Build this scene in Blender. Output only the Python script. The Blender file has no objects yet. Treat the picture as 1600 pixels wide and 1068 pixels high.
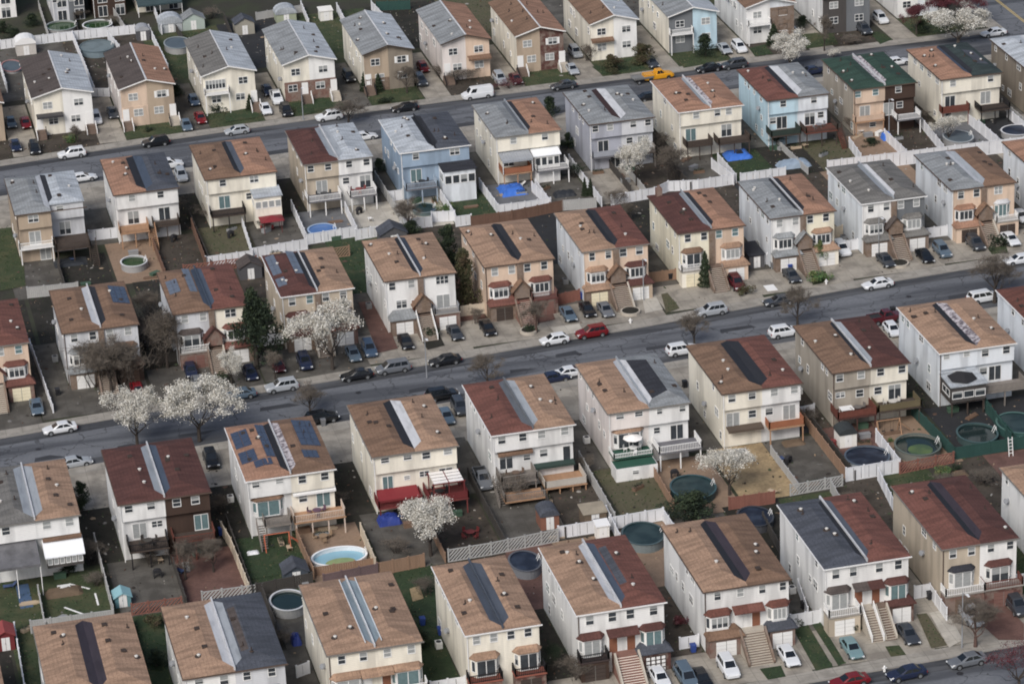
import bpy, math, random
from mathutils import Vector
random.seed(7)
S = bpy.context.scene
COL = S.collection
R = math.radians

# ---------------------------------------------------------------- camera
F_PX, CAM_H = 5086.74, 190.728
FWD = Vector((0.20049431, 0.8929677, -0.40300213))
RGT = Vector((0.97072798, -0.23660084, -0.04131859))
UPV = Vector((0.1322468, 0.3829213, 0.91426586))

def at(px, py, z=0.0):
    """world x, y of the point at height z that the survey of the photograph gives for a pixel"""
    d = FWD + RGT * ((px - 800) / F_PX) - UPV * ((py - 534) / F_PX)
    t = (z - CAM_H) / d.z
    return (d.x * t, d.y * t)

cam = bpy.data.objects.new('camera', bpy.data.cameras.new('camera'))
COL.objects.link(cam)
cam.data.sensor_width = 36
cam.data.lens = 36 * F_PX / 1600
cam.data.clip_start = 5
cam.data.clip_end = 6000
from mathutils import Matrix
m3 = Matrix((RGT, UPV, -FWD)).transposed()
cam.matrix_world = Matrix.Translation((0, 0, CAM_H)) @ m3.to_4x4()
S.camera = cam

# ---------------------------------------------------------------- materials
def lin(c):
    return tuple(((v / 255) / 12.92 if v / 255 <= 0.04045 else (((v / 255) + 0.055) / 1.055) ** 2.4) for v in c)

_mats = {}
def mat(key, rgb, k=1.0, rough=0.85, amp=0.12, scale=(0.5, 0.5, 0.5), fine=0.08, fscale=6.0, lap=0.0,
        blot=0.0, blot_rgb=None, bscale=0.25, joint=0.0, spec=0.3, metal=0.0, bump=0.0, bthr=0.56, cracks=0.0, sat=0.74, course=0.0):
    """procedural surface: base colour with broad mottling, fine grain, optional stains, lap or joint lines"""
    if key in _mats: return _mats[key]
    m = bpy.data.materials.new(key); m.use_nodes = True
    nt = m.node_tree; N = nt.nodes; L = nt.links
    b = N['Principled BSDF']
    b.inputs['Roughness'].default_value = rough
    b.inputs['Specular IOR Level'].default_value = spec
    b.inputs['Metallic'].default_value = metal
    def tone(q):
        q = lin(q); g = .2126 * q[0] + .7152 * q[1] + .0722 * q[2]
        return tuple((g + (v - g) * sat) * k for v in q)
    c = tone(rgb)
    tc = N.new('ShaderNodeTexCoord'); oi = N.new('ShaderNodeObjectInfo')
    off = N.new('ShaderNodeVectorMath'); off.operation = 'SCALE'; off.inputs[0].default_value = (37, 91, 53)
    L.new(oi.outputs['Random'], off.inputs['Scale'])
    add = N.new('ShaderNodeVectorMath'); add.operation = 'ADD'
    L.new(tc.outputs['Object'], add.inputs[0]); L.new(off.outputs[0], add.inputs[1])
    def noise(sc, detail=4):
        mp = N.new('ShaderNodeMapping'); mp.inputs['Scale'].default_value = sc
        L.new(add.outputs[0], mp.inputs['Vector'])
        n = N.new('ShaderNodeTexNoise'); n.inputs['Scale'].default_value = 1.0; n.inputs['Detail'].default_value = detail
        L.new(mp.outputs[0], n.inputs['Vector']); return n.outputs['Fac']
    def math_(op, a, bb, cc=None):
        n = N.new('ShaderNodeMath'); n.operation = op
        for i, v in enumerate((a, bb, cc)):
            if v is None: continue
            if isinstance(v, (int, float)): n.inputs[i].default_value = v
            else: L.new(v, n.inputs[i])
        return n.outputs[0]
    f = math_('MULTIPLY_ADD', noise(scale), amp * 3.2, 1 - amp * 1.6)
    if fine:
        g = math_('MULTIPLY_ADD', noise((fscale,) * 3, 3), fine * 4, 1 - fine * 2.0)
        f = math_('MULTIPLY', f, g)
    sep = None
    if lap:
        sep = N.new('ShaderNodeSeparateXYZ'); L.new(tc.outputs['Object'], sep.inputs[0])
        fr = math_('FRACT', math_('MULTIPLY', sep.outputs[2], 4.2), 0)
        f = math_('MULTIPLY', f, math_('SUBTRACT', 1.0, math_('MULTIPLY', math_('GREATER_THAN', fr, 0.78), lap)))
    if course:
        sx = N.new('ShaderNodeSeparateXYZ'); L.new(tc.outputs['Object'], sx.inputs[0])
        fr = math_('FRACT', math_('MULTIPLY', sx.outputs[0], 2.1), 0)
        f = math_('MULTIPLY', f, math_('SUBTRACT', 1 + course * .3, math_('MULTIPLY', math_('GREATER_THAN', fr, 0.72), course)))
    if joint:
        sep = N.new('ShaderNodeSeparateXYZ'); L.new(tc.outputs['Object'], sep.inputs[0])
        for i, per in ((0, 2.3), (1, 2.3)):
            fr = math_('FRACT', math_('DIVIDE', sep.outputs[i], per), 0)
            f = math_('MULTIPLY', f, math_('SUBTRACT', 1.0, math_('MULTIPLY', math_('LESS_THAN', fr, 0.035), joint)))
    if cracks:
        v = N.new('ShaderNodeTexVoronoi'); v.feature = 'DISTANCE_TO_EDGE'; v.inputs['Scale'].default_value = 0.16
        n2 = N.new('ShaderNodeTexNoise'); n2.inputs['Scale'].default_value = 0.5; n2.inputs['Detail'].default_value = 4
        L.new(add.outputs[0], n2.inputs['Vector'])
        vm = N.new('ShaderNodeVectorMath'); vm.operation = 'SCALE'; vm.inputs['Scale'].default_value = 3.0
        L.new(n2.outputs['Color'], vm.inputs[0])
        va = N.new('ShaderNodeVectorMath'); va.operation = 'ADD'
        L.new(add.outputs[0], va.inputs[0]); L.new(vm.outputs[0], va.inputs[1])
        L.new(va.outputs[0], v.inputs['Vector'])
        f = math_('MULTIPLY', f, math_('SUBTRACT', 1.0, math_('MULTIPLY', math_('LESS_THAN', v.outputs['Distance'], 0.012), cracks)))
    mul = N.new('ShaderNodeVectorMath'); mul.operation = 'SCALE'
    mul.inputs[0].default_value = c
    L.new(f, mul.inputs['Scale'])
    out = mul.outputs[0]
    if blot:
        cr = N.new('ShaderNodeMapRange'); cr.inputs['From Min'].default_value = bthr - 0.06; cr.inputs['From Max'].default_value = bthr + 0.1
        cr.inputs['To Max'].default_value = blot
        L.new(noise((bscale, bscale, bscale) if isinstance(bscale, float) else bscale, 6), cr.inputs['Value'])
        mx = N.new('ShaderNodeMix'); mx.data_type = 'RGBA'
        L.new(cr.outputs[0], mx.inputs['Factor']); L.new(out, mx.inputs['A'])
        bc = tone(blot_rgb) if blot_rgb else tuple(v * 0.45 for v in c)
        mx.inputs['B'].default_value = (*bc, 1)
        out = mx.outputs['Result']
    L.new(out, b.inputs['Base Color'])
    if bump:
        bp = N.new('ShaderNodeBump'); bp.inputs['Strength'].default_value = bump; bp.inputs['Distance'].default_value = 0.05
        L.new(f, bp.inputs['Height']); L.new(bp.outputs[0], b.inputs['Normal'])
    _mats[key] = m
    return m

WALLS = dict(white=(232, 232, 230), cream=(238, 231, 212), peach=(222, 192, 164), beige=(196, 180, 156), taupe=(172, 162, 146),
             skyblue=(146, 172, 198), paleblue=(184, 218, 234), lavender=(176, 180, 194), tan=(182, 160, 134), brown=(74, 55, 45),
             slate=(112, 117, 122), yellow=(234, 227, 200), brick=(142, 98, 82), palegrey=(206, 209, 214), icewhite=(224, 231, 238),
             pinkwhite=(228, 218, 212), redbrick=(112, 66, 56), stone=(140, 112, 88), greytan=(140, 128, 112), char=(80, 76, 74))
ROOFS = dict(tan=(167, 131, 102), brown=(132, 100, 76), orange=(165, 120, 92), maroon=(96, 58, 52), red=(122, 74, 62), grey=(140, 145, 148),
             silver=(178, 186, 194), slate=(78, 83, 94), black=(52, 54, 62), green=(46, 76, 64), olive=(116, 114, 110), char=(88, 78, 74),
             white=(214, 216, 220), darkgreen=(52, 66, 66), purple=(62, 54, 64), awnred=(150, 30, 36), redbrown=(112, 66, 54))
NAMES = dict(tan='tan', brown='brown', orange='orange-brown', maroon='maroon', red='red-brown', grey='grey', silver='silver', slate='slate',
             black='black', green='green', olive='olive grey', char='charcoal', white='white', darkgreen='dark green', redbrown='red-brown')
def wall(c):
    return mat('wall_' + c, WALLS[c], 0.98, 0.75, 0.05, (0.9, 0.9, 0.12), 0.03, 3, lap=0.10 if c not in ('brick', 'redbrick', 'stone') else 0,
               blot=0.5, bscale=(0.55, 0.55, 0.1), bthr=0.53, sat=.76,
               blot_rgb=tuple(int(v * 0.74) for v in WALLS[c])) if c not in ('brick', 'redbrick', 'stone') else \
        mat('wall_' + c, WALLS[c], 0.8, 0.9, 0.1, (2, 2, 2), 0.3, 3.0, blot=0.75, blot_rgb=(150, 128, 112), bscale=1.1, bthr=0.5, sat=.62)
def roof(c):
    return mat('roof_' + c, ROOFS[c], 0.92, 0.92, 0.16, (0.3, 1.6, 1.0), 0.26, 5, blot=0.5, bscale=(0.28, 1.1, 0.3), bthr=0.5, course=.11,
               blot_rgb=tuple(int(v * 0.7) for v in ROOFS[c]), bump=0.3, sat=.76)
def plain(name, rgb, **kw):
    return mat('plain_' + name, rgb, **kw)
TRIM = plain('trim', (228, 228, 226), rough=0.5, amp=0.03, fine=0)
GLASS = plain('glass', (58, 64, 70), rough=0.12, amp=0.5, scale=(0.9, 0.9, 0.9), fine=0, spec=0.5)
BLIND = plain('blind', (150, 154, 154), rough=0.3, amp=0.2, scale=(2, 2, 6), fine=0, spec=0.5)
TEAL = plain('tinted', (92, 122, 126), rough=0.2, amp=0.2, scale=(2, 2, 2), fine=0, spec=0.5)
PANES = dict(d=GLASS, l=BLIND, t=TEAL)
DARKWOOD = plain('dark_wood', (74, 62, 54), amp=0.2, scale=(3, 0.5, 1), fine=0.12)
REDWOOD = plain('red_wood', (112, 58, 44), amp=0.18, scale=(3, 0.5, 1), fine=0.12)
TANWOOD = plain('tan_wood', (172, 128, 88), amp=0.15, scale=(3, 0.5, 1), fine=0.1)
GREYWOOD = plain('grey_wood', (128, 120, 112), amp=0.15, scale=(3, 0.5, 1), fine=0.1)
DARKMETAL = plain('dark_metal', (48, 48, 52), rough=0.5, amp=0.1)
GREYMETAL = plain('grey_metal', (140, 144, 150), rough=0.45, amp=0.1)
BLACKRAIL = plain('black_rail', (36, 34, 36), rough=0.6, amp=0.1)
STEP = plain('step_stone', (176, 166, 150), amp=0.12, fine=0.1)
STEPDARK = plain('step_dark', (116, 96, 82), amp=0.15, fine=0.12)
STEPBRICK = plain('step_brick', (136, 94, 80), amp=0.12, fine=0.15)
BARK = plain('bark', (66, 58, 52), amp=0.2, scale=(3, 3, 1), fine=0.2)
BARKRED = plain('bark_red', (92, 68, 60), amp=0.2, scale=(3, 3, 1), fine=0.2)

# ---------------------------------------------------------------- mesh helpers
class MB:
    def __init__(s): s.v = []; s.f = []; s.m = []
    def poly(s, pts, m=0):
        n = len(s.v); s.v += [tuple(p) for p in pts]; s.f.append(tuple(range(n, n + len(pts)))); s.m.append(m); return s
    def box(s, x0, x1, y0, y1, z0, z1, m=0):
        n = len(s.v)
        s.v += [(x0, y0, z0), (x1, y0, z0), (x1, y1, z0), (x0, y1, z0), (x0, y0, z1), (x1, y0, z1), (x1, y1, z1), (x0, y1, z1)]
        for q in ((0, 3, 2, 1), (4, 5, 6, 7), (0, 1, 5, 4), (1, 2, 6, 5), (2, 3, 7, 6), (3, 0, 4, 7)):
            s.f.append(tuple(n + i for i in q)); s.m.append(m)
        return s
    def ring(s, rings, m=0, cap0=True, cap1=True, close=True):
        n = len(s.v); k = len(rings[0])
        for r in rings: s.v += [tuple(p) for p in r]
        for i in range(len(rings) - 1):
            for j in range(k if close else k - 1):
                a = n + i * k + j; b = n + i * k + (j + 1) % k
                s.f.append((a, b, b + k, a + k)); s.m.append(m)
        if cap0: s.f.append(tuple(n + j for j in reversed(range(k)))); s.m.append(m)
        if cap1: s.f.append(tuple(n + (len(rings) - 1) * k + j for j in range(k))); s.m.append(m)
        return s
    def cyl(s, cx, cy, z0, z1, r0, r1=None, n=12, m=0, ey=1.0, cap0=True, cap1=True):
        r1 = r0 if r1 is None else r1
        return s.ring([[(cx + r * math.cos(2 * math.pi * i / n), cy + ey * r * math.sin(2 * math.pi * i / n), z) for i in range(n)] for r, z in ((r0, z0), (r1, z1))], m, cap0, cap1)
    def tube(s, p, q, r0, r1, n=4, m=0, cap=False):
        p = Vector(p); q = Vector(q); d = (q - p)
        if d.length < 1e-6: return s
        d.normalize(); a = d.orthogonal().normalized(); b = d.cross(a)
        return s.ring([[c + (a * math.cos(2 * math.pi * i / n) + b * math.sin(2 * math.pi * i / n)) * r for i in range(n)] for c, r in ((p, r0), (q, r1))], m, cap, cap)
    def prism(s, pts, y0, y1, m=0):
        """polygon in x, z pushed along y"""
        n = len(s.v); k = len(pts)
        s.v += [(x, y0, z) for x, z in pts] + [(x, y1, z) for x, z in pts]
        s.f.append(tuple(n + j for j in range(k))); s.m.append(m)
        s.f.append(tuple(n + k + j for j in reversed(range(k)))); s.m.append(m)
        for j in range(k):
            a = n + j; b = n + (j + 1) % k
            s.f.append((b, a, a + k, b + k)); s.m.append(m)
        return s
    def mesh(s, name, mats):
        me = bpy.data.meshes.new(name); me.from_pydata(s.v, [], s.f)
        for mm in (mats if isinstance(mats, (list, tuple)) else [mats]): me.materials.append(mm)
        if len(me.materials) > 1: me.polygons.foreach_set('material_index', s.m)
        me.update(); return me
    def build(s, name, mats, parent=None, loc=(0, 0, 0), rz=0.0):
        return link(name, s.mesh(name, mats), parent, loc, rz)

def link(name, data, parent=None, loc=(0, 0, 0), rz=0.0):
    o = bpy.data.objects.new(name, data); COL.objects.link(o)
    o.location = loc
    if rz: o.rotation_euler = (0, 0, rz)
    if parent: o.parent = parent
    return o
_labels = {}
def tag(o, label, cat, group=None):
    n = len(label.replace('-', ' ').split())
    if len(label.split()) > 16 or len(label.split()) < 4: print('LABEL LENGTH', len(label.split()), label)
    if label in _labels: print('LABEL TWICE', label)
    _labels[label] = 1
    o['label'] = label; o['category'] = cat
    if group: o['group'] = group
    return o
def thing(name, label, cat, loc, group=None, rz=0.0):
    return tag(link(name, None, None, loc, rz), label, cat, group)
def struct(name, mb, m):
    o = mb.build(name, m); o['kind'] = 'structure'; return o
_cache = {}
def cached(key, fn):
    if key not in _cache: _cache[key] = fn()
    return _cache[key]

WR = random.Random(3)
# windows, doors: local x = along the wall, y = outward is negative
def win_mesh(w, h, mull, bars):
    p = MB().box(-w / 2, w / 2, -0.02, 0.05, 0, h)
    t = 0.075
    f = MB().box(-w / 2 - t, w / 2 + t, -0.07, 0.06, -t * 1.3, 0).box(-w / 2 - t, w / 2 + t, -0.06, 0.06, h, h + t)
    f.box(-w / 2 - t, -w / 2, -0.06, 0.06, 0, h).box(w / 2, w / 2 + t, -0.06, 0.06, 0, h)
    for i in range(1, mull + 1):
        x = -w / 2 + w * i / (mull + 1); f.box(x - 0.045, x + 0.045, -0.05, 0.04, 0, h)
    if bars: f.box(-w / 2, w / 2, -0.045, 0.04, h * 0.5 - 0.03, h * 0.5 + 0.03)
    return p, f
def window(par, x, y, z, w, h, st='d', mull=None, bars=True, rz=0.0, name='window', frame=TRIM):
    mull = (0 if w < 1.05 else 1 if w < 1.6 else 2) if mull is None else mull
    key = ('w', round(w, 2), round(h, 2), mull, bars)
    if key not in _cache: _cache[key] = win_mesh(w, h, mull, bars)
    p, f = _cache[key]
    pm = cached(key + ('p', st, name), lambda: p.mesh(name, PANES[st]))
    fm = cached(key + ('f', frame.name), lambda: f.mesh('frame', frame))
    o = link(name, pm, par, (x, y, z), rz)
    link('frame', fm, o)
    if st == 'd' and WR.random() < .5:
        q = WR.choice((.3, .45, .6))
        link('blind', cached(('bl', round(w, 2), round(h, 2), q), lambda: MB().box(-w / 2, w / 2, -0.032, -0.021, h * (1 - q), h).mesh('blind', BLIND)), o)
    return o
def slider(par, x, y, z, w=1.7, h=2.05, st='d', rz=0.0):
    return window(par, x, y, z, w, h, st, 1, False, rz, 'sliding_door')
def door(par, x, y, z, col=TRIM, w=0.95, h=2.05):
    dm = cached(('door', col.name), lambda: MB().box(-w / 2, w / 2, -0.03, 0.05, 0, h).box(-w / 2 + .12, w / 2 - .12, -0.045, -0.03, h * .55, h - .15).box(-w / 2 + .12, w / 2 - .12, -0.045, -0.03, .15, h * .45).mesh('door', col))
    fm = cached(('doorf', w, h), lambda: MB().box(-w / 2 - .08, -w / 2, -0.05, 0.05, 0, h + .08).box(w / 2, w / 2 + .08, -0.05, 0.05, 0, h + .08).box(-w / 2, w / 2, -0.05, 0.05, h, h + .08).mesh('frame', TRIM))
    o = link('door', dm, par, (x, y, z)); link('frame', fm, o); return o
def garage_door(par, x, y, w, h, col, grid=False):
    b = MB()
    n = 4
    for i in range(n):
        z0 = h * i / n; b.box(-w / 2, w / 2, -0.03 + 0.006 * (i % 2), 0.05, z0 + 0.02, z0 + h / n - 0.02)
    b.box(-w / 2, w / 2, 0.02, 0.06, 0, h)
    if grid:
        for i in range(4):
            for j in range(4):
                b.box(-w / 2 + w * (i + .15) / 4, -w / 2 + w * (i + .85) / 4, -0.06, -0.02, h * (j + .15) / 4, h * (j + .85) / 4, 1)
    else: b.box(-0.03, 0.03, -0.035, 0.03, 0, h, 1)
    return b.build('garage_door', [col, TRIM if grid else plain('seam', (120, 118, 112))], par, (x, y, 0.02))
def railing(par, path, z, h=0.95, m=TRIM, gap=0.22, solid=False):
    b = MB()
    for (xa, ya), (xb, yb) in zip(path[:-1], path[1:]):
        d = math.hypot(xb - xa, yb - ya); n = max(1, int(d / gap))
        ux, uy = (xb - xa) / d, (yb - ya) / d
        za, zb = (z, z) if not isinstance(z, tuple) else z
        b.tube((xa, ya, za + h), (xb, yb, zb + h), .06, .06, 4, cap=True)
        b.tube((xa, ya, za + .12), (xb, yb, zb + .12), .04, .04, 4, cap=True)
        for i in range(n + 1):
            t = i / n; r = 0.07 if i in (0, n) else 0.03
            b.box(xa + (xb - xa) * t - r, xa + (xb - xa) * t + r, ya + (yb - ya) * t - r, ya + (yb - ya) * t + r, za + (zb - za) * t, za + (zb - za) * t + h + (.08 if i in (0, n) else -.03))
        if solid:
            b.ring([[(xa - uy * o, ya + ux * o, za + .1), (xa - uy * o, ya + ux * o, za + h - .05)] + [(xb - uy * o, yb + ux * o, zb + h - .05), (xb - uy * o, yb + ux * o, zb + .1)] for o in (-.02, .02)])
    return b.build('railing', m, par)
# ---------------------------------------------------------------- houses
STRIPS = dict(black=(50, 52, 60), white=(222, 224, 228), silver=(172, 180, 188), grey=(120, 126, 134), blue=(74, 90, 112), purple=(66, 58, 70),
              slate=(84, 94, 110), maroon=(80, 52, 50), debris=(190, 180, 182), glass=(140, 160, 172), darkblue=(54, 66, 84))
def strip(c):
    if c == 'debris': return mat('strip_debris', (200, 192, 196), 0.8, 0.7, 0.2, (1, 1, 1), 0.2, 4, blot=0.9, blot_rgb=(96, 84, 92), bscale=1.6, bthr=0.5)
    return mat('strip_' + c, STRIPS[c], 0.72, 0.5 if c in ('white', 'silver', 'glass') else 0.8, 0.12, (2, 0.4, 1), 0.06, 5, blot=0.4, bscale=(1.5, 0.35, 1), bthr=0.58)
SL = 0.28
VENT = [plain('vent_dark', (66, 54, 48)), plain('vent_white', (200, 197, 190), rough=0.4, amp=0.02, fine=0)]
def vent_mesh(kind):
    b = MB()
    if kind == 0: b.cyl(0, 0, 0, 0.08, 0.5, 0.42, 10, 0).cyl(0, 0, 0.08, 0.24, 0.16, 0.16, 10, 1).cyl(0, 0, 0.24, 0.34, 0.24, 0.1, 10, 1)
    elif kind == 1: b.cyl(0, 0, 0, 0.55, 0.07, 0.07, 8, 0).cyl(0, 0, 0, 0.08, 0.28, 0.14, 8, 0)
    elif kind == 2: b.box(-.3, .3, -.35, .35, 0, .16, 0).box(-.24, .24, -.29, .29, .16, .2, 0)
    elif kind == 3: b.cyl(0, 0, 0, 0.25, 0.17, 0.17, 10, 1).cyl(0, 0, 0.25, 0.34, 0.26, 0.1, 10, 1)
    return b.mesh('roof_vent', VENT)
PANEL = mat('solar_cell', (78, 92, 122), 0.55, 0.25, 0.12, (1, 1, 1), 0.05, 6, spec=0.6)
PANELGREY = mat('solar_cell_grey', (120, 132, 152), 0.6, 0.3, 0.12, (1, 1, 1), 0.05, 6, spec=0.6)

class House:
    def __init__(h, key, kind, phrase, label, x, y, W, D, walls, roofs, st=('black', 'black', None), sw=0.8, ez=8.3, rise=0.72, sb=0.0, rf=0.6):
        h.key, h.phrase, h.x, h.y, h.W, h.D, h.ez = key, phrase, x, y, W, D, ez
        h.rnd = random.Random(hash_(key)); h.walls = walls; h.U = W / 2; h.sw = sw; h.rise = rise; h.kind = kind; h.sb = sb; h.rf = rf
        h.root = thing('semi_detached_house', label, 'house', (x, y, 0), 'paired houses along the streets')
        h.front = 0.25
        h.low = 0.8 if kind == 'R' else 0.25        # lower floors stand back under the rear overhang
        h.shell(walls, roofs, st)
    def roof_z(h, fx):                               # height above eave by distance from the outer eave
        U, sw, r = h.U, h.sw, h.rise
        pts = [(0, 0), (U * h.rf, r), (U - sw, r * 0.6), (U, r * 0.2)]
        for (a, za), (b, zb) in zip(pts[:-1], pts[1:]):
            if a <= fx <= b: return za + (zb - za) * (fx - a) / (b - a)
        return 0
    def shell(h, walls, roofs, st):
        W, D, U, ez, r, sw = h.W, h.D, h.U, h.ez, h.rise, h.sw
        i = 0.25
        zt = ez - 0.12
        for s in (0, 1):
            x0, x1 = (i, U) if s == 0 else (U, W - i)
            m = wall(walls[s]); sb = h.sb if s else 0
            b = MB()
            if h.kind == 'R':
                b.box(x0, x1, h.low + sb, D - i, -0.3, 5.65).box(x0, x1, i + sb, D - i, 5.65, zt)
            else: b.box(x0, x1, i, D - i, -0.3, zt)
            w = b.build('wall', m, h.root)
        pts = [(0, 0), (U * h.rf, r), (U - sw, r * 0.6), (U, r * 0.2)]
        s_ = r / (0.19 * D) * 1.0
        s_ = max(s_, 0.2)
        for s in (0, 1):
            mx = (lambda x: x) if s == 0 else (lambda x: W - x)
            b = MB()
            def P(k, back=False):
                x, z = pts[k]; y = z / s_
                return (mx(x), D - y if back else y + (h.sb if s else 0), ez + z)
            for k in range(2):
                q = [P(k), P(k + 1), P(k + 1, True), P(k, True)]
                b.poly(q if s == 0 else q[::-1])
            e0 = (mx(U), h.sb if s else 0, ez); e1 = (mx(U), D, ez)
            q = [P(0), e0, P(3), P(2), P(1)]; b.poly(q if s == 0 else q[::-1])
            q = [P(1, True), P(2, True), P(3, True), e1, P(0, True)]; b.poly(q if s == 0 else q[::-1])
            lo = ez - 0.1
            f0 = h.sb if s else 0; c = [(mx(0), f0), (mx(U), f0), (mx(U), D), (mx(0), D)]
            for a in range(4):
                (xa, ya), (xb, yb) = c[a], c[(a + 1) % 4]
                if a == 1: continue
                b.poly([(xa, ya, lo), (xb, yb, lo), (xb, yb, ez), (xa, ya, ez)])
            b.poly([(x, y, lo) for x, y in c][::-1])
            rc = roofs[s].split('/')
            if len(rc) > 1: b.m = [1] * len(b.m); b.m[1] = 0
            o = b.build('roof', [roof(q) for q in rc], h.root)
            if roofs[0] != roofs[1]: o['label'] = ' and '.join(NAMES.get(q, q) for q in rc) + ' shingled half of the roof'
            if s == 0: h.roofL = o
            else: h.roofR = o
        # valley strip between the two halves
        b = MB()
        zs, zv = r * 0.6, r * 0.2
        ys, yv = zs / s_, zv / s_
        d = 0.004
        b.poly([(U - sw, ys, ez + zs + d), (U, yv, ez + zv + d), (U, D - yv, ez + zv + d), (U - sw, D - ys, ez + zs + d)], 0)
        b.poly([(U, yv + h.sb, ez + zv + d), (U + sw, ys + h.sb, ez + zs + d), (U + sw, D - ys, ez + zs + d), (U, D - yv, ez + zv + d)], 1)
        o = b.build('roof_strip', [strip(st[0]), strip(st[1])], h.root); h.strip = o
        if len(st) > 2 and st[2]:
            MB().box(U - 0.09, U + 0.09, 0.2, D - 0.2, ez - 0.05, ez + zv + 0.3).build('parapet', strip(st[2]), h.root)
        if len(st) > 3:                              # loose pale debris lying along the strip
            pass
        # gutter and downspouts
        g = MB().box(-0.1, W + 0.1, -0.11, -0.012, ez - 0.17, ez - 0.02).box(-0.11, -0.012, -0.011, D, ez - 0.17, ez - 0.02)
        g.build('gutter', TRIM if h.rnd.random() < 0.2 else plain(*(('gutter_brown', (92, 74, 62)) if h.rnd.random() < .7 else ('gutter_grey', (120, 116, 110)))), h.root)
        MB().box(0.2, 0.3, 0.12, 0.235, 0, ez - 0.15).build('downspout', plain('gutter_brown', (92, 74, 62)) if h.rnd.random() < .4 else TRIM, h.root)
        for s in (0, 1):
            n = h.rnd.randint(3, 5)
            for k in range(n):
                fx = h.rnd.uniform(0.8, U - sw - 0.5); fy = h.rnd.uniform(2.4, D - 2.5)
                kind = h.rnd.choice((0, 1, 1, 2, 2, 3))
                me = cached(('vent', kind), lambda: vent_mesh(kind))
                link('roof_vent', me, h.roofL if s == 0 else h.roofR, ((fx if s == 0 else W - fx), fy, ez + h.roof_z(fx) - 0.03))
    # helpers in fractions of one unit
    def ux(h, s, f): return h.U * (s + f)
    def tw(h, s, f, w=0.95, hh=1.1, st='d', z=7.85):
        y = h.front + (h.sb if s else 0)
        window(h.root, h.ux(s, f), y, min(z, h.ez - 0.3) - hh, w, hh, st)
    def mw(h, s, f, w=1.0, hh=1.0, st='d', z=4.9):
        window(h.root, h.ux(s, f), h.low + (h.sb if s else 0), z - hh, w, hh, st)
    def sl(h, s, f, st='d', w=1.7, z=2.85): slider(h.root, h.ux(s, f), h.low + (h.sb if s else 0), z, w, 2.05, st)
    def gw(h, s, f, w=1.0, hh=0.8, st='d', z=1.9): window(h.root, h.ux(s, f), h.low, z - hh, w, hh, st)
    def gd(h, s, f, st='d'): slider(h.root, h.ux(s, f), h.low, 0.1, 1.6, 2.0, st)
    def sides(h, n=None):
        zs = (6.85, 6.85, 6.85, 3.6, 3.6, 0.9) if h.ez > 8 else (4.9, 4.9, 1.9)
        n = n or h.rnd.randint(5, 7)
        used = []
        for k in range(n):
            for _ in range(20):
                z = h.rnd.choice(zs); y = h.rnd.uniform(1.6, h.D - 1.5)
                if all(abs(z - a) > 1 or abs(y - b) > 1.8 for a, b in used): break
            else: continue
            used.append((z, y))
            window(h.root, 0.25, y, z, h.rnd.choice((0.75, 0.85, 0.9, 1.5)), h.rnd.choice((0.8, 1.1, 1.1)), h.rnd.choice('ddddlt'), rz=-math.pi / 2)
        for k in range(3):
            z = h.rnd.choice(zs); y = h.rnd.uniform(1.6, h.D - 1.5)
            window(h.root, h.W - 0.25, y, z, 0.8, 1.0, 'd', rz=math.pi / 2)
        if h.rnd.random() < .6:
            y = h.rnd.uniform(3, h.D - 2)
            MB().cyl(0, 0, -0.3, 0.3, 0.35, 0.35, 12).build('satellite_dish', GREYMETAL, h.root, (0.02, y, h.rnd.uniform(3, 5.5))).rotation_euler = (R(70), 0, R(-60))
    def bay(h, s, f0, f1, rc, st='d', slide=False, wc='white', z0=2.75, z1=5.1, d=0.75):
        x0, x1 = h.ux(s, f0), h.ux(s, f1); y = h.low
        c = 0.5
        fp = [(x0, y), (x0 + c, y - d), (x1 - c, y - d), (x1, y)]
        b = MB().ring([[(x, yy, z) for x, yy in fp] for z in (z0, z1)])
        bay = b.build('bay_window', wall(wc), h.root)
        o = 0.22
        rp = [(x0 - o, y), (x0 + c - o * .5, y - d - o), (x1 - c + o * .5, y - d - o), (x1 + o, y)]
        r = MB(); zt = z1 + 0.6
        r.ring([[(x, yy, z1 - .02) for x, yy in rp], [(x, yy, z1 + .08) for x, yy in rp], [(x0 + .35, y, zt), (x0 + .6, y - .12, zt), (x1 - .6, y - .12, zt), (x1 - .35, y, zt)]])
        r.build('bay_roof', roof(rc), bay)
        w = x1 - x0 - 2 * c
        def add(o_): return o_
        ww = window(h.root, (x0 + x1) / 2, y - d, z0 + (0.15 if slide else 0.75), w - 0.2, 2.0 if slide else 1.3, st, 1 if slide else (1 if w < 1.7 else 2), False, 0, 'sliding_door' if slide else 'window')
        ww.parent = bay
        a = math.atan2(d, c)
        for sgn, xm in ((-1, x0 + c / 2), (1, x1 - c / 2)):
            k = window(h.root, xm, y - d / 2, z0 + 0.75, 0.5, 1.3, st, 0, False, sgn * a); k.parent = bay
        return bay
    def garage(h, s, f0, f1, top='roof', rc='brown', wc='stone', dc='white', proj=1.6, rail=TRIM, open_=False, grid=False, fl=(150, 144, 136)):
        x0, x1 = h.ux(s, f0), h.ux(s, f1); y = h.low - proj
        zt = 2.5
        g = MB().box(x0, x1, y, h.low - 0.003, -0.2, zt).build('garage', wall(wc), h.root)
        dcol = dict(white=TRIM, dark=plain('garage_dark', (70, 58, 52)), brown=plain('garage_brown', (110, 84, 66)), cream=plain('garage_cream', (228, 216, 178)), brick=plain('garage_brick', (126, 86, 76)))[dc]
        garage_door(g, (x0 + x1) / 2, y - 0.02, min(2.5, (x1 - x0) - 0.7), 2.05, dcol, grid)
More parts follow.
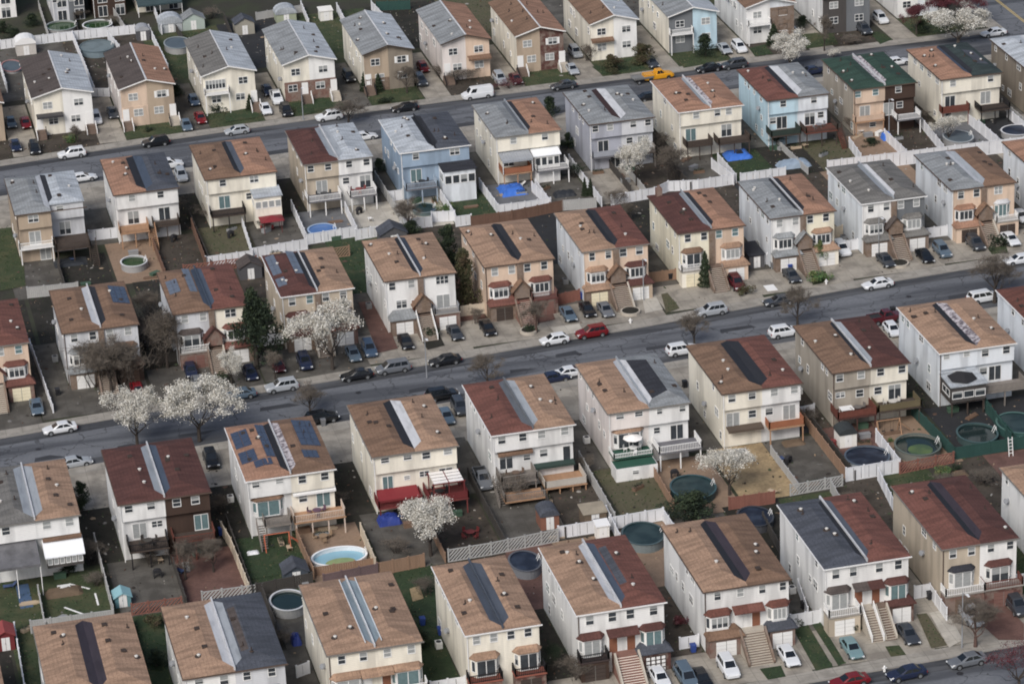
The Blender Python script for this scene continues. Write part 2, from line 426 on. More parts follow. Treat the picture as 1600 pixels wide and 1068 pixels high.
        if top == 'roof':
            o = 0.3
            r = MB()
            r.ring([[(x0 - o, h.low - .004, zt - .02), (x0 - o, y - o, zt - .02), (x1 + o, y - o, zt - .02), (x1 + o, h.low - .004, zt - .02)],
                    [(x0 - o, h.low - .004, zt + .1), (x0 - o, y - o, zt + .1), (x1 + o, y - o, zt + .1), (x1 + o, h.low - .004, zt + .1)],
                    [(x0 + .5, h.low - .004, zt + .95), (x0 + .7, h.low - .2, zt + .95), (x1 - .7, h.low - .2, zt + .95), (x1 - .5, h.low - .004, zt + .95)]])
            r.build('garage_roof', roof(rc), g)
        else:
            bb = MB().box(x0 - .1, x1 + .1, y - .15, h.low - .004, zt, zt + .18).build('balcony', plain('balc%d%d%d' % fl, fl), h.root)
            railing(bb, [(x0, h.low - .1), (x0, y - .05), (x1, y - .05), (x1, h.low - .1)], zt + .18, .95, rail)
        return g
    def portico(h, rc='brown', wc='stone', w=3.3, proj=1.5):
        U = h.U; y1 = h.low; y0 = y1 - proj
        ze, zp = 4.1, 5.9
        b = MB(); o = .12
        for sg in (-1, 1):
            xe = U + sg * w / 2
            q = [(xe, y0, ze), (U, y0, zp), (U, y1, zp), (xe, y1, ze)]
            q2 = [(x, y, z - o) for x, y, z in q]
            b.ring([q2, q] if sg < 0 else [q, q2])
        p = b.build('portico', roof(rc), h.root)
        MB().prism([(U - w / 2 + .5, 3.0), (U + w / 2 - .5, 3.0), (U + w / 2 - .5, 4.45), (U, zp - .2), (U - w / 2 + .5, 4.45)], y0 + .35, y0 + .55).build('gable', wall(wc), p)
        MB().box(U - .42, U + .42, y1 - .3, y1 - .003, 0.1, h.ez - .13).build('chimney_breast', wall('stone'), h.root)
        for sg in (-1, 1): door(h.root, U + sg * 1.0, y1 - .02, 2.62, TRIM if sg > 0 else plain('door_brown', (112, 66, 48)))
    def stoop(h, w=2.4, m=STEP, rail=None, land=1.3, cx=None, split=None, nose=None):
        cx = h.U if cx is None else cx; y0 = h.low - land
        n = 14; rise = 2.6 / n; run = 0.29
        nose = nose or (STEP if m is not STEP else STEPDARK)
        b = MB().box(cx - w / 2, cx + w / 2, y0, h.low - .006, -.1, 2.6)
        for i in range(n - 1):
            b.box(cx - w / 2, cx + w / 2, y0 - run * (i + 1), y0 - run * i, -.1, 2.6 - rise * (i + 1))
            if nose: b.box(cx - w / 2, cx + w / 2, y0 - run * (i + 1) - .02, y0 - run * (i + 1) + .15, 2.6 - rise * (i + 1), 2.6 - rise * (i + 1) + .03, 1)
        o = b.build('stoop', [m, nose or m], h.root)
        yb = y0 - run * (n - 1)
        for sx in (-1, 1):
            x = cx + sx * (w / 2 - .06)
            if rail: railing(o, [(x, y0), (x, yb)], (2.6, .15), .9, rail)
            else: MB().ring([[(x - .12, y0, 1.9), (x + .12, y0, 1.9), (x + .12, y0, 3.1), (x - .12, y0, 3.1)], [(x - .12, yb, -.1), (x + .12, yb, -.1), (x + .12, yb, .55), (x - .12, yb, .55)]]).build('cheek_wall', STEP if h.rnd.random() < .5 else wall('stone'), o)
    def deck(h, s, f0, f1, d=2.6, fl=DARKWOOD, rail=TRIM, posts=2, z=2.7, stair=None, solid=False, rh=.95):
        x0, x1 = h.ux(s, f0), h.ux(s, f1); y0 = h.low - d
        b = MB().box(x0, x1, y0, h.low - .004 + (h.sb if s else 0), z - .22, z)
        o = b.build('deck', fl, h.root)
        railing(o, [(x0 + .05, h.low - .05), (x0 + .05, y0 + .06), (x1 - .05, y0 + .06), (x1 - .05, h.low - .05)], z, rh, rail, solid=solid)
        for i in range(posts):
            x = x0 + .2 + (x1 - x0 - .4) * i / max(1, posts - 1)
            MB().box(x - .08, x + .08, y0 + .12, y0 + .28, 0, z - .22).build('post', rail if not solid else fl, o)
        if stair:
            b = MB(); n = 12
            sx = x1 if stair > 0 else x0 - 0.95
            for i in range(n):
                yy = y0 + 1.0 - i * .27
                b.box(sx, sx + .95, yy - .29, yy, z - .22 * (i + 1) - .05, z - .22 * (i + 1))
            b.ring([[(sx + e, y0 + 1, z - .5), (sx + e + .05, y0 + 1, z - .5), (sx + e + .05, y0 + 1, z - .1), (sx + e, y0 + 1, z - .1)] for e in (0,)] + [[(sx, y0 + 1 - n * .27, -.1), (sx + .05, y0 + 1 - n * .27, -.1), (sx + .05, y0 + 1 - n * .27, .2), (sx, y0 + 1 - n * .27, .2)]])
            st = b.build('deck_stairs', fl, o)
            e = sx + .9 if stair > 0 else sx + .05
            railing(st, [(e, y0 + 1), (e, y0 + 1 - n * .27)], (z - .1, .1), .9, rail)
        return o
    def awning(h, s, f0, f1, d=2.4, z=5.3, m=None, drop=.6, posts=0, ribs=False, pz=2.7):
        x0, x1 = h.ux(s, f0), h.ux(s, f1); y0 = h.low - d
        b = MB().ring([[(x0, h.low - .004, z), (x0, y0, z - drop), (x1, y0, z - drop), (x1, h.low - .004, z)], [(x0, h.low - .004, z + .08), (x0, y0, z - drop + .08), (x1, y0, z - drop + .08), (x1, h.low - .004, z + .08)]])
        b.box(x0, x1, y0 - .03, y0 + .01, z - drop - .25, z - drop + .05)
        if ribs:
            n = int((x1 - x0) / .45)
            for i in range(n + 1):
                x = x0 + (x1 - x0) * i / n
                b.ring([[(x - .05, h.low - .01, z + .08), (x - .05, y0, z - drop + .08), (x + .05, y0, z - drop + .08), (x + .05, h.low - .01, z + .08)], [(x - .03, h.low - .01, z + .15), (x - .03, y0, z - drop + .15), (x + .03, y0, z - drop + .15), (x + .03, h.low - .01, z + .15)]])
        o = b.build('awning', m, h.root)
        for i in range(posts):
            x = x0 + .1 + (x1 - x0 - .2) * i / max(1, posts - 1)
            MB().box(x - .05, x + .05, y0 + .05, y0 + .15, pz, z - drop).build('post', TRIM, o)
        return o
    def porch(h, s, f0, f1, d=3.0, wc='white', rm=None, z0=0.0, z1=4.9, wz=3.0, drop=.35, nwin=4, wst='d', wh=1.2):
        """enclosed porch with a row of windows"""
        x0, x1 = h.ux(s, f0), h.ux(s, f1); y0 = h.low - d
        yb = h.low - .004; zf = z1 - drop * (1 - .25 / d) - .02
        o = MB().ring([[(x0, y0, z0), (x1, y0, z0), (x1, yb, z0), (x0, yb, z0)], [(x0, y0, zf), (x1, y0, zf), (x1, yb, z1 - .02), (x0, yb, z1 - .02)]]).build('enclosed_porch', wall(wc), h.root)
        e = .25
        MB().ring([[(x0 - e, h.low - .005, z1), (x0 - e, y0 - e, z1 - drop), (x1 + e, y0 - e, z1 - drop), (x1 + e, h.low - .005, z1)], [(x0 - e, h.low - .005, z1 + .15), (x0 - e, y0 - e, z1 - drop + .15), (x1 + e, y0 - e, z1 - drop + .15), (x1 + e, h.low - .005, z1 + .15)]]).build('porch_roof', rm, o)
        w = (x1 - x0) / nwin
        for i in range(nwin):
            k = window(h.root, x0 + w * (i + .5), y0, wz, w - .28, wh, wst, 0, False); k.parent = o
        k = window(h.root, x0, y0 + d / 2, wz, d * .6, wh, wst, 1, False, -math.pi / 2); k.parent = o
        return o

def hash_(s):
    v = 5381
    for ch in s: v = (v * 33 + ord(ch)) % 1000003
    return v
HS = {}
def H(key, kind, phrase, label, x, y, W, D, walls, roofs, st=('black', 'black', None), **k):
    h = House(key, kind, phrase, label, x, y, W, D, walls, roofs, st, **k)
    HS[key] = h
    h.sides()
    return h
AW = dict(red=plain('awning_red', (136, 30, 40), rough=0.6, amp=0.08), white=plain('awning_white', (232, 236, 240), rough=0.5, amp=0.04),
          grey=plain('awning_grey', (118, 122, 128), rough=0.5, amp=0.15), dark=plain('awning_dark', (60, 60, 64), rough=0.5, amp=0.15),
          brown=roof('brown'), ribbed=plain('awning_ribbed', (150, 156, 164), rough=0.4, amp=0.1), smoke=plain('awning_smoke', (104, 104, 108), rough=0.5, amp=0.3, blot=.5, bscale=.8))
GREENTURF = plain('green_carpet', (28, 84, 66), amp=0.1)
GREYDECK = plain('grey_decking', (104, 104, 110), amp=0.12)

# ---- row B: rear sides seen across the upper yards (x, y, W from the survey)
DB = 16.85
def rear_std(h, s, tw=(.25, .75), tst='dd', sl=.62, sst='d', mw=.25, mst='d', gd=None, twf=0.95, th=1.0):
    for f, c in zip(tw, tst): h.tw(s, f, twf, th, c)
    if sl is not None: h.sl(s, sl, sst)
    if mw is not None: h.mw(s, mw, 1.0, 1.0, mst)
    if gd is not None: h.gd(s, gd)

h = H('B1', 'R', 'tan and pale grey house', 'tan and pale grey house with grey hipped roof and white balcony', 29.0, 476.8, 11.1, DB, ('tan', 'palegrey'), ('grey', 'silver'), ('white', 'black'), sb=2.6)
h.tw(0, .5, 1.5, 1.1, 'd'); h.sl(0, .5, 'l'); h.gd(0, .75, 'l'); h.tw(1, .3, 1.0, .8, 'd'); h.sl(1, .4)
h.deck(0, .02, .98, 1.5, TRIM, TRIM, 2, 2.75); h.deck(1, .02, .98, 3.2, DARKWOOD, DARKWOOD, 3, 2.6, stair=1)
h = H('B2', 'R', 'white house above the green pool', 'white house with orange-brown and slate roof above a green pool', 44.8, 480.2, 10.4, DB, ('white', 'white'), ('orange', 'slate'), ('black', 'blue'), sw=1.3)
rear_std(h, 0, (.55,), 'l', .55, 'd', None); rear_std(h, 1, (.42,), 'd', .5, 'd', None)
h.deck(0, .05, .95, 3.4, TANWOOD, TANWOOD, 3, 2.7, stair=1); h.deck(1, .1, .9, 2.2, DARKWOOD, DARKWOOD, 3, 2.7)
h = H('B3', 'R', 'cream house with grey-roofed porch', 'cream house with brown roof and small grey-roofed rear porch', 59.6, 481.9, 11.6, DB, ('cream', 'cream'), ('brown', 'orange'), ('black', 'slate'))
rear_std(h, 0, (.48,), 'd', .5, 't', None); h.tw(1, .35, 1.3, 1.0, 'd'); h.mw(1, .2)
h.deck(0, .05, 1.0, 3.0, DARKWOOD, BLACKRAIL, 3, 2.7)
h.porch(1, .25, .98, 3.6, 'cream', roof('silver'), 0.1, 5.6, 3.5, .35, 4, 'l', 1.0)
h = H('B4', 'R', 'beige and white house with white decks', 'beige and white house with maroon and grey roof, white decks', 75.7, 483.3, 11.4, DB, ('beige', 'white'), ('maroon', 'silver'), ('silver', 'silver', 'white'), sw=1.1)
rear_std(h, 0, (.2, .7), 'dd', .5, 'l', None); rear_std(h, 1, (.3, .8), 'dd', .75, 'd', .2)
h.deck(0, .0, .97, 3.2, GREYDECK, TRIM, 3, 2.7); h.deck(1, .2, .98, 3.2, GREYDECK, TRIM, 3, 2.7)
h = H('B5', 'R', 'sky blue house', 'sky blue house with pale and slate roof halves and sunroom', 91.4, 483.1, 11.7, DB, ('skyblue', 'skyblue'), ('silver', 'slate'), ('black', 'black', 'black'))
rear_std(h, 0, (.45,), 'd', .45, 't', None); h.tw(1, .55, 1.5, 1.0, 'd')
h.deck(0, .05, .95, 3.0, GREYDECK, plain('blue_rail', (150, 170, 190)), 3, 2.7)
h.porch(1, .1, .98, 4.0, 'icewhite', roof('black'), 0.1, 5.6, 3.3, .2, 4, 'd', 1.3)
h = H('B6', 'R', 'cream house with corrugated awning', 'cream house with grey and orange-brown roof and corrugated awning', 107.6, 484.8, 11.1, DB, ('cream', 'cream'), ('grey', 'orange'), ('grey', 'black', 'silver'))
rear_std(h, 0, (.55,), 'l', .4, 'd', None); rear_std(h, 1, (.5,), 'd', None, 'd', None)
h.deck(0, .1, .98, 3.0, TANWOOD, plain('orange_wood', (158, 92, 52)), 3, 2.6, solid=True); h.awning(0, .08, 1.0, 3.3, 5.4, AW['ribbed'], .5, 2, True)
h.porch(1, .1, .85, 2.2, 'white', AW['white'], 0.1, 5.2, 3.1, .5, 4, 'd', 1.3); h.deck(1, .1, 1.1, 3.4, GREYDECK, TRIM, 3, 2.55)
h = H('B7', 'R', 'lavender grey house', 'lavender grey house with grey roof split by a white strip', 123.5, 485.5, 11.2, DB, ('lavender', 'palegrey'), ('grey', 'grey'), ('maroon', 'white'), sw=1.2)
rear_std(h, 0, (.2, .65), 'dl', .45, 'd', None); rear_std(h, 1, (.35, .8), 'dd', .65, 'd', .25); h.gd(0, .8, 'd')
h.deck(0, .05, .95, 1.6, GREYDECK, plain('lav_panel', (150, 156, 168)), 2, 2.7, solid=True); h.deck(1, .05, .95, 2.2, DARKWOOD, GREYWOOD, 2, 2.7)
h = H('B8', 'R', 'cream house with two dark decks', 'cream house with orange-tan roof and two dark rear decks', 138.9, 486.0, 11.2, DB, ('cream', 'cream'), ('orange', 'orange'), ('silver', 'debris', 'white'))
rear_std(h, 0, (.55,), 'l', .4, 't', None); rear_std(h, 1, (.2, .55), 'dl', .5, 'd', None)
h.deck(0, .15, .95, 2.4, DARKWOOD, DARKWOOD, 3, 2.7, solid=True); h.deck(1, .1, 1.08, 3.0, DARKWOOD, DARKWOOD, 3, 2.7)
h = H('B9', 'R', 'pale blue and white house', 'pale blue and white house with red-brown and grey roof halves', 154.3, 486.4, 10.9, DB, ('paleblue', 'icewhite'), ('red', 'grey'), ('black', 'white'), sw=1.2)
rear_std(h, 0, (.52,), 'd', .5, 'd', .22); rear_std(h, 1, (.5,), 'd', .4, 'd', .75)
h.deck(0, .0, .95, 3.0, DARKWOOD, plain('green_rail', (46, 60, 54)), 3, 2.7, solid=True); h.deck(1, .08, 1.1, 3.4, REDWOOD, DARKWOOD, 3, 2.7, stair=1)
h = H('B10', 'R', 'green-roofed house', 'tan and dark brown house under a green roof', 169.4, 486.5, 11.2, DB, ('peach', 'brown'), ('green', 'green'), ('debris', 'debris', 'white'))
rear_std(h, 0, (.15, .7), 'tt', .4, 'l', None); rear_std(h, 1, (.42,), 'd', .15, 'l', .5); h.gw(0, .65)
h.deck(0, .02, .95, 1.4, TANWOOD, plain('peach_panel', (200, 168, 140)), 2, 2.7, solid=True); h.deck(1, .25, 1.02, 2.8, GREYDECK, TRIM, 2, 2.7)
h = H('B11', 'R', 'cream house with red-brown balcony', 'cream house with orange and dark green roof, red-brown balcony', 184.7, 486.2, 11.0, DB, ('cream', 'cream'), ('orange', 'darkgreen'), ('blue', 'black'))
rear_std(h, 0, (.4,), 'l', .35, 'd', None); rear_std(h, 1, (.62,), 'd', .5, 'l', None); h.gw(0, .3)
h.deck(0, .0, .9, 1.5, REDWOOD, REDWOOD, 2, 2.7, solid=True); h.deck(1, .15, 1.1, 3.0, DARKWOOD, BLACKRAIL, 3, 2.6)
h = H('B12', 'R', 'tan house with white roof', 'tan sided house with white roof cut by the right edge', 200.0, 486.4, 11.2, DB, ('greytan', 'tan'), ('silver', 'white'), ('white', 'white'))
rear_std(h, 0); rear_std(h, 1)

# ---- row C: fronts facing the camera across the middle street
DC = 16.66
def bayfront(h, s, f0=.12, f1=.72, rc='brown', st='d', tw=(.3, .78), tst='dd', gf=(.08, .85), groof=True, gwall='stone', dc='white', tww=.9, bal=TRIM, slide=False, wc='white', bay=True, th=1.15, proj=1.6, grid=False, fl=(150, 144, 136)):
    if s == 1 and f0 == .12: f0, f1 = .28, .88
    if s == 1 and tw == (.3, .78): tw = (.22, .7)
    if s == 1 and gf == (.08, .85): gf = (.28, .98)
    for f, c in zip(tw, tst): h.tw(s, f, tww, th, c)
    if bay: h.bay(s, f0, f1, rc, st, slide, wc)
    h.garage(s, gf[0], gf[1], 'roof' if groof else 'bal', rc, gwall, dc, proj, bal, grid=grid, fl=fl)
h = H('C1', 'F', 'peach house with yellow garage door', 'peach house with red-brown roof and yellow garage door', 15.3, 426.6, 10.7, DC, ('peach', 'peach'), ('red', 'red'), ('black', 'black'))
bayfront(h, 0, rc='red'); bayfront(h, 1, rc='red', tst='lt', gwall='brick', dc='cream', gf=(.3, .98)); h.portico('red', 'peach'); h.stoop()
h = H('C2', 'F', 'white house behind bare thicket', 'grey-white house behind a bare thicket, roof split by white strip', 30.8, 428.0, 11.0, DC, ('palegrey', 'palegrey'), ('brown', 'brown'), ('white', 'black', 'white'), sw=1.0)
bayfront(h, 0, rc='grey', tst='dd'); bayfront(h, 1, rc='brown', tst='ll', gwall='brown', dc='brown'); h.portico('brown', 'tan'); h.stoop(m=STEPDARK)
h = H('C3', 'F', 'white house with brick gable', 'white house with brick gabled entry and solar panels on brown roof', 46.9, 429.6, 11.05, DC, ('palegrey', 'cream'), ('brown', 'red'), ('blue', 'blue', 'blue'))
bayfront(h, 0, rc='char', tst='ll', groof=False, gwall='brick', dc='brick', slide=True); bayfront(h, 1, rc='red', tst='dd', tww=1.5, tw=(.5,)); h.portico('maroon', 'brick'); h.stoop(m=STEPDARK)
h = H('C4', 'F', 'beige house behind white blossom', 'beige house behind white blossom with maroon and tan roof halves', 62.8, 430.8, 10.8, DC, ('beige', 'beige'), ('maroon', 'tan'), ('black', 'black', 'white'))
bayfront(h, 0, rc='maroon', tst='dt', slide=True); bayfront(h, 1, rc='red', tst='dd', gwall='brick'); h.portico('black', 'palegrey'); h.stoop(m=STEPDARK)
h = H('C5', 'F', 'white house with two tan roofs', 'white house with two tan roof halves and stone entry pillar', 78.2, 431.5, 10.85, DC, ('white', 'white'), ('tan', 'tan'), ('black', 'darkblue', 'white'))
h.tw(0, .22, .9, 1.15, 'd'); h.tw(0, .75, .9, 1.15, 'l'); h.mw(0, .45, 1.5, 1.2, 'd', 4.9)
h.garage(0, .1, .8, 'roof', 'grey', 'stone', 'white'); h.tw(1, .6, 1.8, 1.15, 'd'); h.sl(1, .6, 'l', 1.9)
h.garage(1, .3, .98, 'bal', 'brown', 'brick', 'white', rail=GREYMETAL); h.portico('brown', 'stone'); h.stoop(m=STEPDARK, rail=TRIM)
h = H('C6', 'F', 'peach house with dark garages', 'peach house with tan roof, black strip and dark garages', 93.3, 431.9, 10.7, DC, ('peach', 'peach'), ('tan', 'tan'), ('black', 'black'))
bayfront(h, 0, rc='red', tst='ll', dc='dark'); bayfront(h, 1, rc='red', tst='dd', gwall='redbrick', dc='brick', groof=False, bal=plain('brick_rail', (122, 84, 76)), fl=(110, 60, 54)); h.portico('brown', 'stone'); h.stoop(m=STEPBRICK)
h = H('C7', 'F', 'peach house with half-red roof', 'peach house with tan and red roof halves and white side', 108.4, 432.8, 10.4, DC, ('peach', 'peach'), ('tan', 'red'), ('black', 'black'))
bayfront(h, 0, rc='tan', tww=.8, gf=(.02, .8), dc='cream'); bayfront(h, 1, rc='maroon', tww=1.0, gwall='tan'); h.portico('brown', 'stone'); h.stoop(m=STEPDARK, w=2.8)
h = H('C8', 'F', 'yellow house with brick chimney', 'pale yellow and peach house with a chimney on the maroon roof', 123.8, 435.0, 10.6, DC, ('yellow', 'peach'), ('maroon', 'orange'), ('silver', 'black', 'silver'))
bayfront(h, 0, rc='brown', slide=True, gf=(.02, .75), groof=False, gwall='cream', dc='cream'); bayfront(h, 1, rc='tan', st='l', tst='tt', gwall='peach'); h.stoop(m=STEPDARK)
MB().box(-.45, .45, -.45, .45, -1, 1.2).box(-.2, .2, -.2, .2, 1.2, 1.6).build('chimney', wall('brick'), h.root, (1.5, DC - 1.2, 8.6))
MB().box(h.U - .42, h.U + .42, -.05, .247, 0.1, 8.18).build('chimney_breast', wall('stone'), h.root)
h = H('C9', 'F', 'white and yellow house', 'white and yellow house with grey and orange roof halves', 138.6, 436.1, 10.5, DC, ('white', 'yellow'), ('grey', 'orange'), ('black', 'black', 'white'))
bayfront(h, 0, rc='grey', tst='ll'); bayfront(h, 1, rc='tan', gwall='cream'); h.portico('grey', 'stone'); h.stoop(m=STEPDARK)
h = H('C10', 'F', 'white and slate grey house', 'white and slate grey house with olive grey roof and white strip', 153.5, 437.2, 10.5, DC, ('white', 'slate'), ('olive', 'olive'), ('silver', 'white', 'silver'))
bayfront(h, 0, rc='olive'); bayfront(h, 1, rc='olive', st='l', tst='ll', gwall='stone'); h.portico('char', 'stone'); h.stoop(m=STEPDARK)
h = H('C11', 'F', 'peach house with grey and brown roof', 'peach house with grey and brown roof halves near right edge', 168.3, 437.9, 10.6, DC, ('peach', 'peach'), ('grey', 'brown'), ('white', 'silver'))
bayfront(h, 0, rc='orange', dc='dark', gwall='peach'); h.tw(1, .45, 1.2, 1.15, 'l'); h.bay(1, .35, .8, 'white', 't', True, d=.3); h.garage(1, .3, .98, 'bal', 'brown', 'peach', 'dark'); h.portico('brown', 'stone'); h.stoop(m=STEPDARK)
h = H('C12', 'F', 'house with orange roof at right edge', 'house with orange roof and white side cut by right edge', 183.3, 438.6, 10.7, DC, ('white', 'cream'), ('orange', 'orange'), ('black', 'black'))
bayfront(h, 0, rc='orange'); bayfront(h, 1, rc='orange'); h.portico('brown', 'stone'); h.stoop()
for k_ in ('C7', 'C9', 'C10', 'C11', 'C12'):           # bright white siding on the gable side of these houses
    q = HS[k_]
    MB().box(.235, .249, .252, q.D - .26, -.3, 8.17).build('side_wall', wall('icewhite'), q.root)

# ---- row D: rear sides along the lower yards
DD = 16.94
h = H('D1', 'R', 'white house with white porch roof', 'white house with tan roof and white-roofed porch at left edge', 15.1, 369.9, 11.4, DD, ('white', 'white'), ('olive', 'tan'), ('silver', 'silver', 'white'), sw=1.2)
rear_std(h, 0, (.35,), 'd', .5, 'd', None); rear_std(h, 1, (.25, .75), 'll', None, 'd', None)
h.awning(0, -.1, .98, 5.2, 5.4, AW['smoke'], 1.0, 3, False, 0); h.porch(1, .15, .95, 2.6, 'char', AW['white'], 2.3, 5.0, 2.85, 1.25, 6, 'l', .7)
h.awning(1, .12, .98, .7, 5.7, AW['brown'], .4)
h = H('D2', 'R', 'white and dark brown house', 'white and dark brown house under a maroon roof', 31.4, 371.0, 11.9, DD, ('white', 'brown'), ('maroon', 'maroon'), ('silver', 'blue', 'white'), sw=1.0)
h.tw(0, .22, .95, .9, 'd'); h.tw(0, .7, .95, .9, 'd'); h.sl(0, .42, 'l'); h.mw(0, .8, 1.3, .8, 'd', 4.9); rear_std(h, 1, (.25, .65), 'dd', .75, 't', None)
h.deck(0, .12, .97, 3.2, DARKWOOD, BLACKRAIL, 3, 2.6); h.deck(1, .08, .98, 3.0, DARKWOOD, REDWOOD, 3, 2.7)
h = H('D3', 'R', 'house with blue solar roof', 'white and cream house with blue solar panels on orange-brown roof', 48.0, 372.5, 11.7, DD, ('white', 'cream'), ('orange', 'brown'), ('black', 'debris', 'white'), sw=1.0)
h.tw(0, .22, .9, .7, 'd'); h.tw(0, .75, .9, .6, 'l'); h.bay(0, .12, .8, 'brown', 't', True, d=.5); rear_std(h, 1, (.25, .75), 'dd', .7, 't', .25)
h.awning(1, .02, .98, .5, 5.5, TRIM, .25); h.deck(1, -.05, 1.1, 3.0, TANWOOD, plain('pale_rail', (202, 182, 164)), 4, 2.5); h.deck(0, .3, .9, 2.6, GREYWOOD, GREYWOOD, 2, 2.4, stair=-1)
h = H('D4', 'R', 'cream house with red awning', 'cream house with tan roof, red awning and red pergola deck', 64.8, 374.2, 11.5, DD, ('cream', 'cream'), ('brown', 'tan'), ('black', 'white'), sw=1.2)
h.tw(0, .3, 1.0, .65, 'd'); h.tw(0, .82, 1.0, .65, 'd'); h.sl(0, .35, 't', 1.3); h.mw(0, .8, .7, .5, 'l', 4.6); h.tw(1, .25, 1.0, .9, 'd'); h.tw(1, .75, 1.0, .7, 'l'); h.mw(1, .2, 1.2, .7, 'd', 4.9); h.sl(1, .7)
h.deck(0, .02, 1.05, 3.0, plain('red_deck', (124, 52, 48)), plain('red_rail', (116, 38, 40)), 3, 1.9); h.awning(0, .05, 1.0, 2.3, 3.1, AW['red'], .5, 0)
h.deck(1, .15, 1.05, 4.2, plain('red_deck', (124, 52, 48)), plain('red_rail', (116, 38, 40)), 3, 2.3, solid=True)
h = H('D5', 'R', 'white house with red and tan roof', 'white house with red-brown and tan roof halves and silver strip', 81.0, 375.6, 11.35, DD, ('white', 'white'), ('red', 'tan'), ('grey', 'silver', 'grey'), sw=1.1)
rear_std(h, 0, (.25, .75), 'dd', .35, 'd', None); h.mw(0, .85, .9, .8, 'd', 4.5); rear_std(h, 1, (.2, .75), 'll', None, 'd', .25); door(h.root, h.ux(1, .8), h.low - .02, 2.85, GLASS)
h.awning(0, .15, .98, .5, 5.3, AW['brown'], .2); h.awning(1, .0, .95, 1.0, 2.9, plain('dark_green_awning', (44, 66, 60)), .15)
h.deck(0, .1, .95, 3.2, GREYWOOD, GREYWOOD, 3, 2.3, stair=-1); MB().box(h.ux(0, .05), h.ux(0, 1.0), h.low - 6.2, h.low - 3.3, .9, 1.1).build('lower_deck', TANWOOD, h.root); railing(h.root, [(h.ux(0, .06), h.low - 3.4), (h.ux(0, .06), h.low - 6.1), (h.ux(0, .99), h.low - 6.1)], 1.1, .95, GREYWOOD); h.deck(1, .1, 1.1, 4.0, TANWOOD, plain('pale_rail2', (186, 178, 166)), 4, 1.1, solid=True)
h = H('D6', 'R', 'white house with green carpeted deck', 'white house with green carpeted balcony and half-black roof', 97.2, 377.2, 11.45, DD, ('pinkwhite', 'white'), ('tan', 'black/grey'), ('white', 'white', 'silver'), sw=0.9, rf=0.4)
h.tw(0, .3, 1.0, .6, 'd'); h.tw(0, .75, 1.0, .6, 'd'); h.bay(0, .15, .85, 'tan', 'd', True, d=.5); h.tw(1, .25, .7, .7, 'd'); h.tw(1, .8, .8, .8, 'd'); h.mw(1, .2, .8, .8); h.sl(1, .68)
h.deck(0, .03, .98, 2.6, GREENTURF, TRIM, 0, 2.5, rh=.6); h.deck(1, .08, 1.12, 3.4, GREYDECK, TRIM, 3, 2.7)
MB().box(h.ux(0, -.02), h.ux(0, .98), h.low - 4.6, h.low - 2.0, 0, 1.9).build('annex', wall('white'), h.root)
MB().box(h.ux(0, .0), h.ux(0, .96), h.low - 4.5, h.low - 2.05, 1.9, 1.96).build('annex_roof', GREENTURF, h.root)
window(h.root, h.ux(0, .45), h.low - 4.6, .9, .8, .5, 'd')
h = H('D7', 'R', 'cream and white house with orange deck', 'cream and white house with orange wooden deck and black strip', 113.3, 378.3, 11.3, DD, ('cream', 'white'), ('brown', 'red'), ('black', 'black'), sw=1.3)
rear_std(h, 0, (.25, .75), 'dd', .3, 'l', .78); rear_std(h, 1, (.3, .8), 'll', .7, 'l', .2)
h.awning(0, .12, 1.0, 1.2, 2.95, plain('awning_olive', (88, 74, 62)), .2); h.deck(1, .1, .98, 1.8, TANWOOD, plain('orange_wood', (158, 92, 52)), 2, 2.6, solid=True)
h = H('D8', 'R', 'taupe and white house', 'taupe and white house with brown roof and planked decks', 129.3, 379.9, 11.1, DD, ('taupe', 'cream'), ('brown', 'maroon'), ('black', 'silver', 'white'))
rear_std(h, 0, (.2, .75), 'dl', None, 'd', .75); h.mw(0, .25, 1.2, .7); rear_std(h, 1, (.25, .8), 'dd', .65, 'd', .22)
h.deck(0, .0, 1.0, 3.2, plain('red_wood_floor', (84, 50, 44)), REDWOOD, 3, 2.5, solid=True); h.deck(1, .05, 1.15, 3.0, DARKWOOD, plain('moss_wood', (104, 92, 62)), 3, 2.6, solid=True)
h = H('D9', 'R', 'pale blue house with black gazebo', 'pale blue-white house with tan roof and black gazebo porch', 145.1, 381.3, 11.2, DD, ('icewhite', 'icewhite'), ('tan', 'tan'), ('black', 'debris'), sw=1.1)
h.tw(0, .2, .8, .6, 'l'); h.tw(0, .72, .8, .6, 'l'); h.sl(0, .55); rear_std(h, 1, (.2, .75), 'dd', .5, 'd', .2)
h.porch(0, .1, .98, 4.2, 'char', roof('silver'), 2.3, 4.8, 2.9, .2, 3, 'd', .9)
h.deck(0, .1, .98, 4.0, DARKWOOD, DARKWOOD, 3, 2.25); h.deck(1, .0, 1.15, 3.0, GREYWOOD, GREYWOOD, 3, 2.5, solid=True)
b = MB(); cx, cy, r0 = h.ux(0, .5), h.low - 2.2, 2.1
b.ring([[(cx + r0 * math.cos(a * math.pi / 3 + .5), cy + r0 * math.sin(a * math.pi / 3 + .5), 5.0) for a in range(6)], [(cx + .15 * math.cos(a * math.pi / 3 + .5), cy + .15 * math.sin(a * math.pi / 3 + .5), 5.8) for a in range(6)]])
b.build('gazebo_roof', plain('gazebo_black', (40, 40, 44), amp=.1), h.root)
h = H('D10', 'R', 'white house with red roof', 'white house with red-brown roof cut by the right edge', 160.4, 382.6, 11.2, DD, ('icewhite', 'white'), ('redbrown', 'redbrown'), ('black', 'black'))
rear_std(h, 0); rear_std(h, 1)

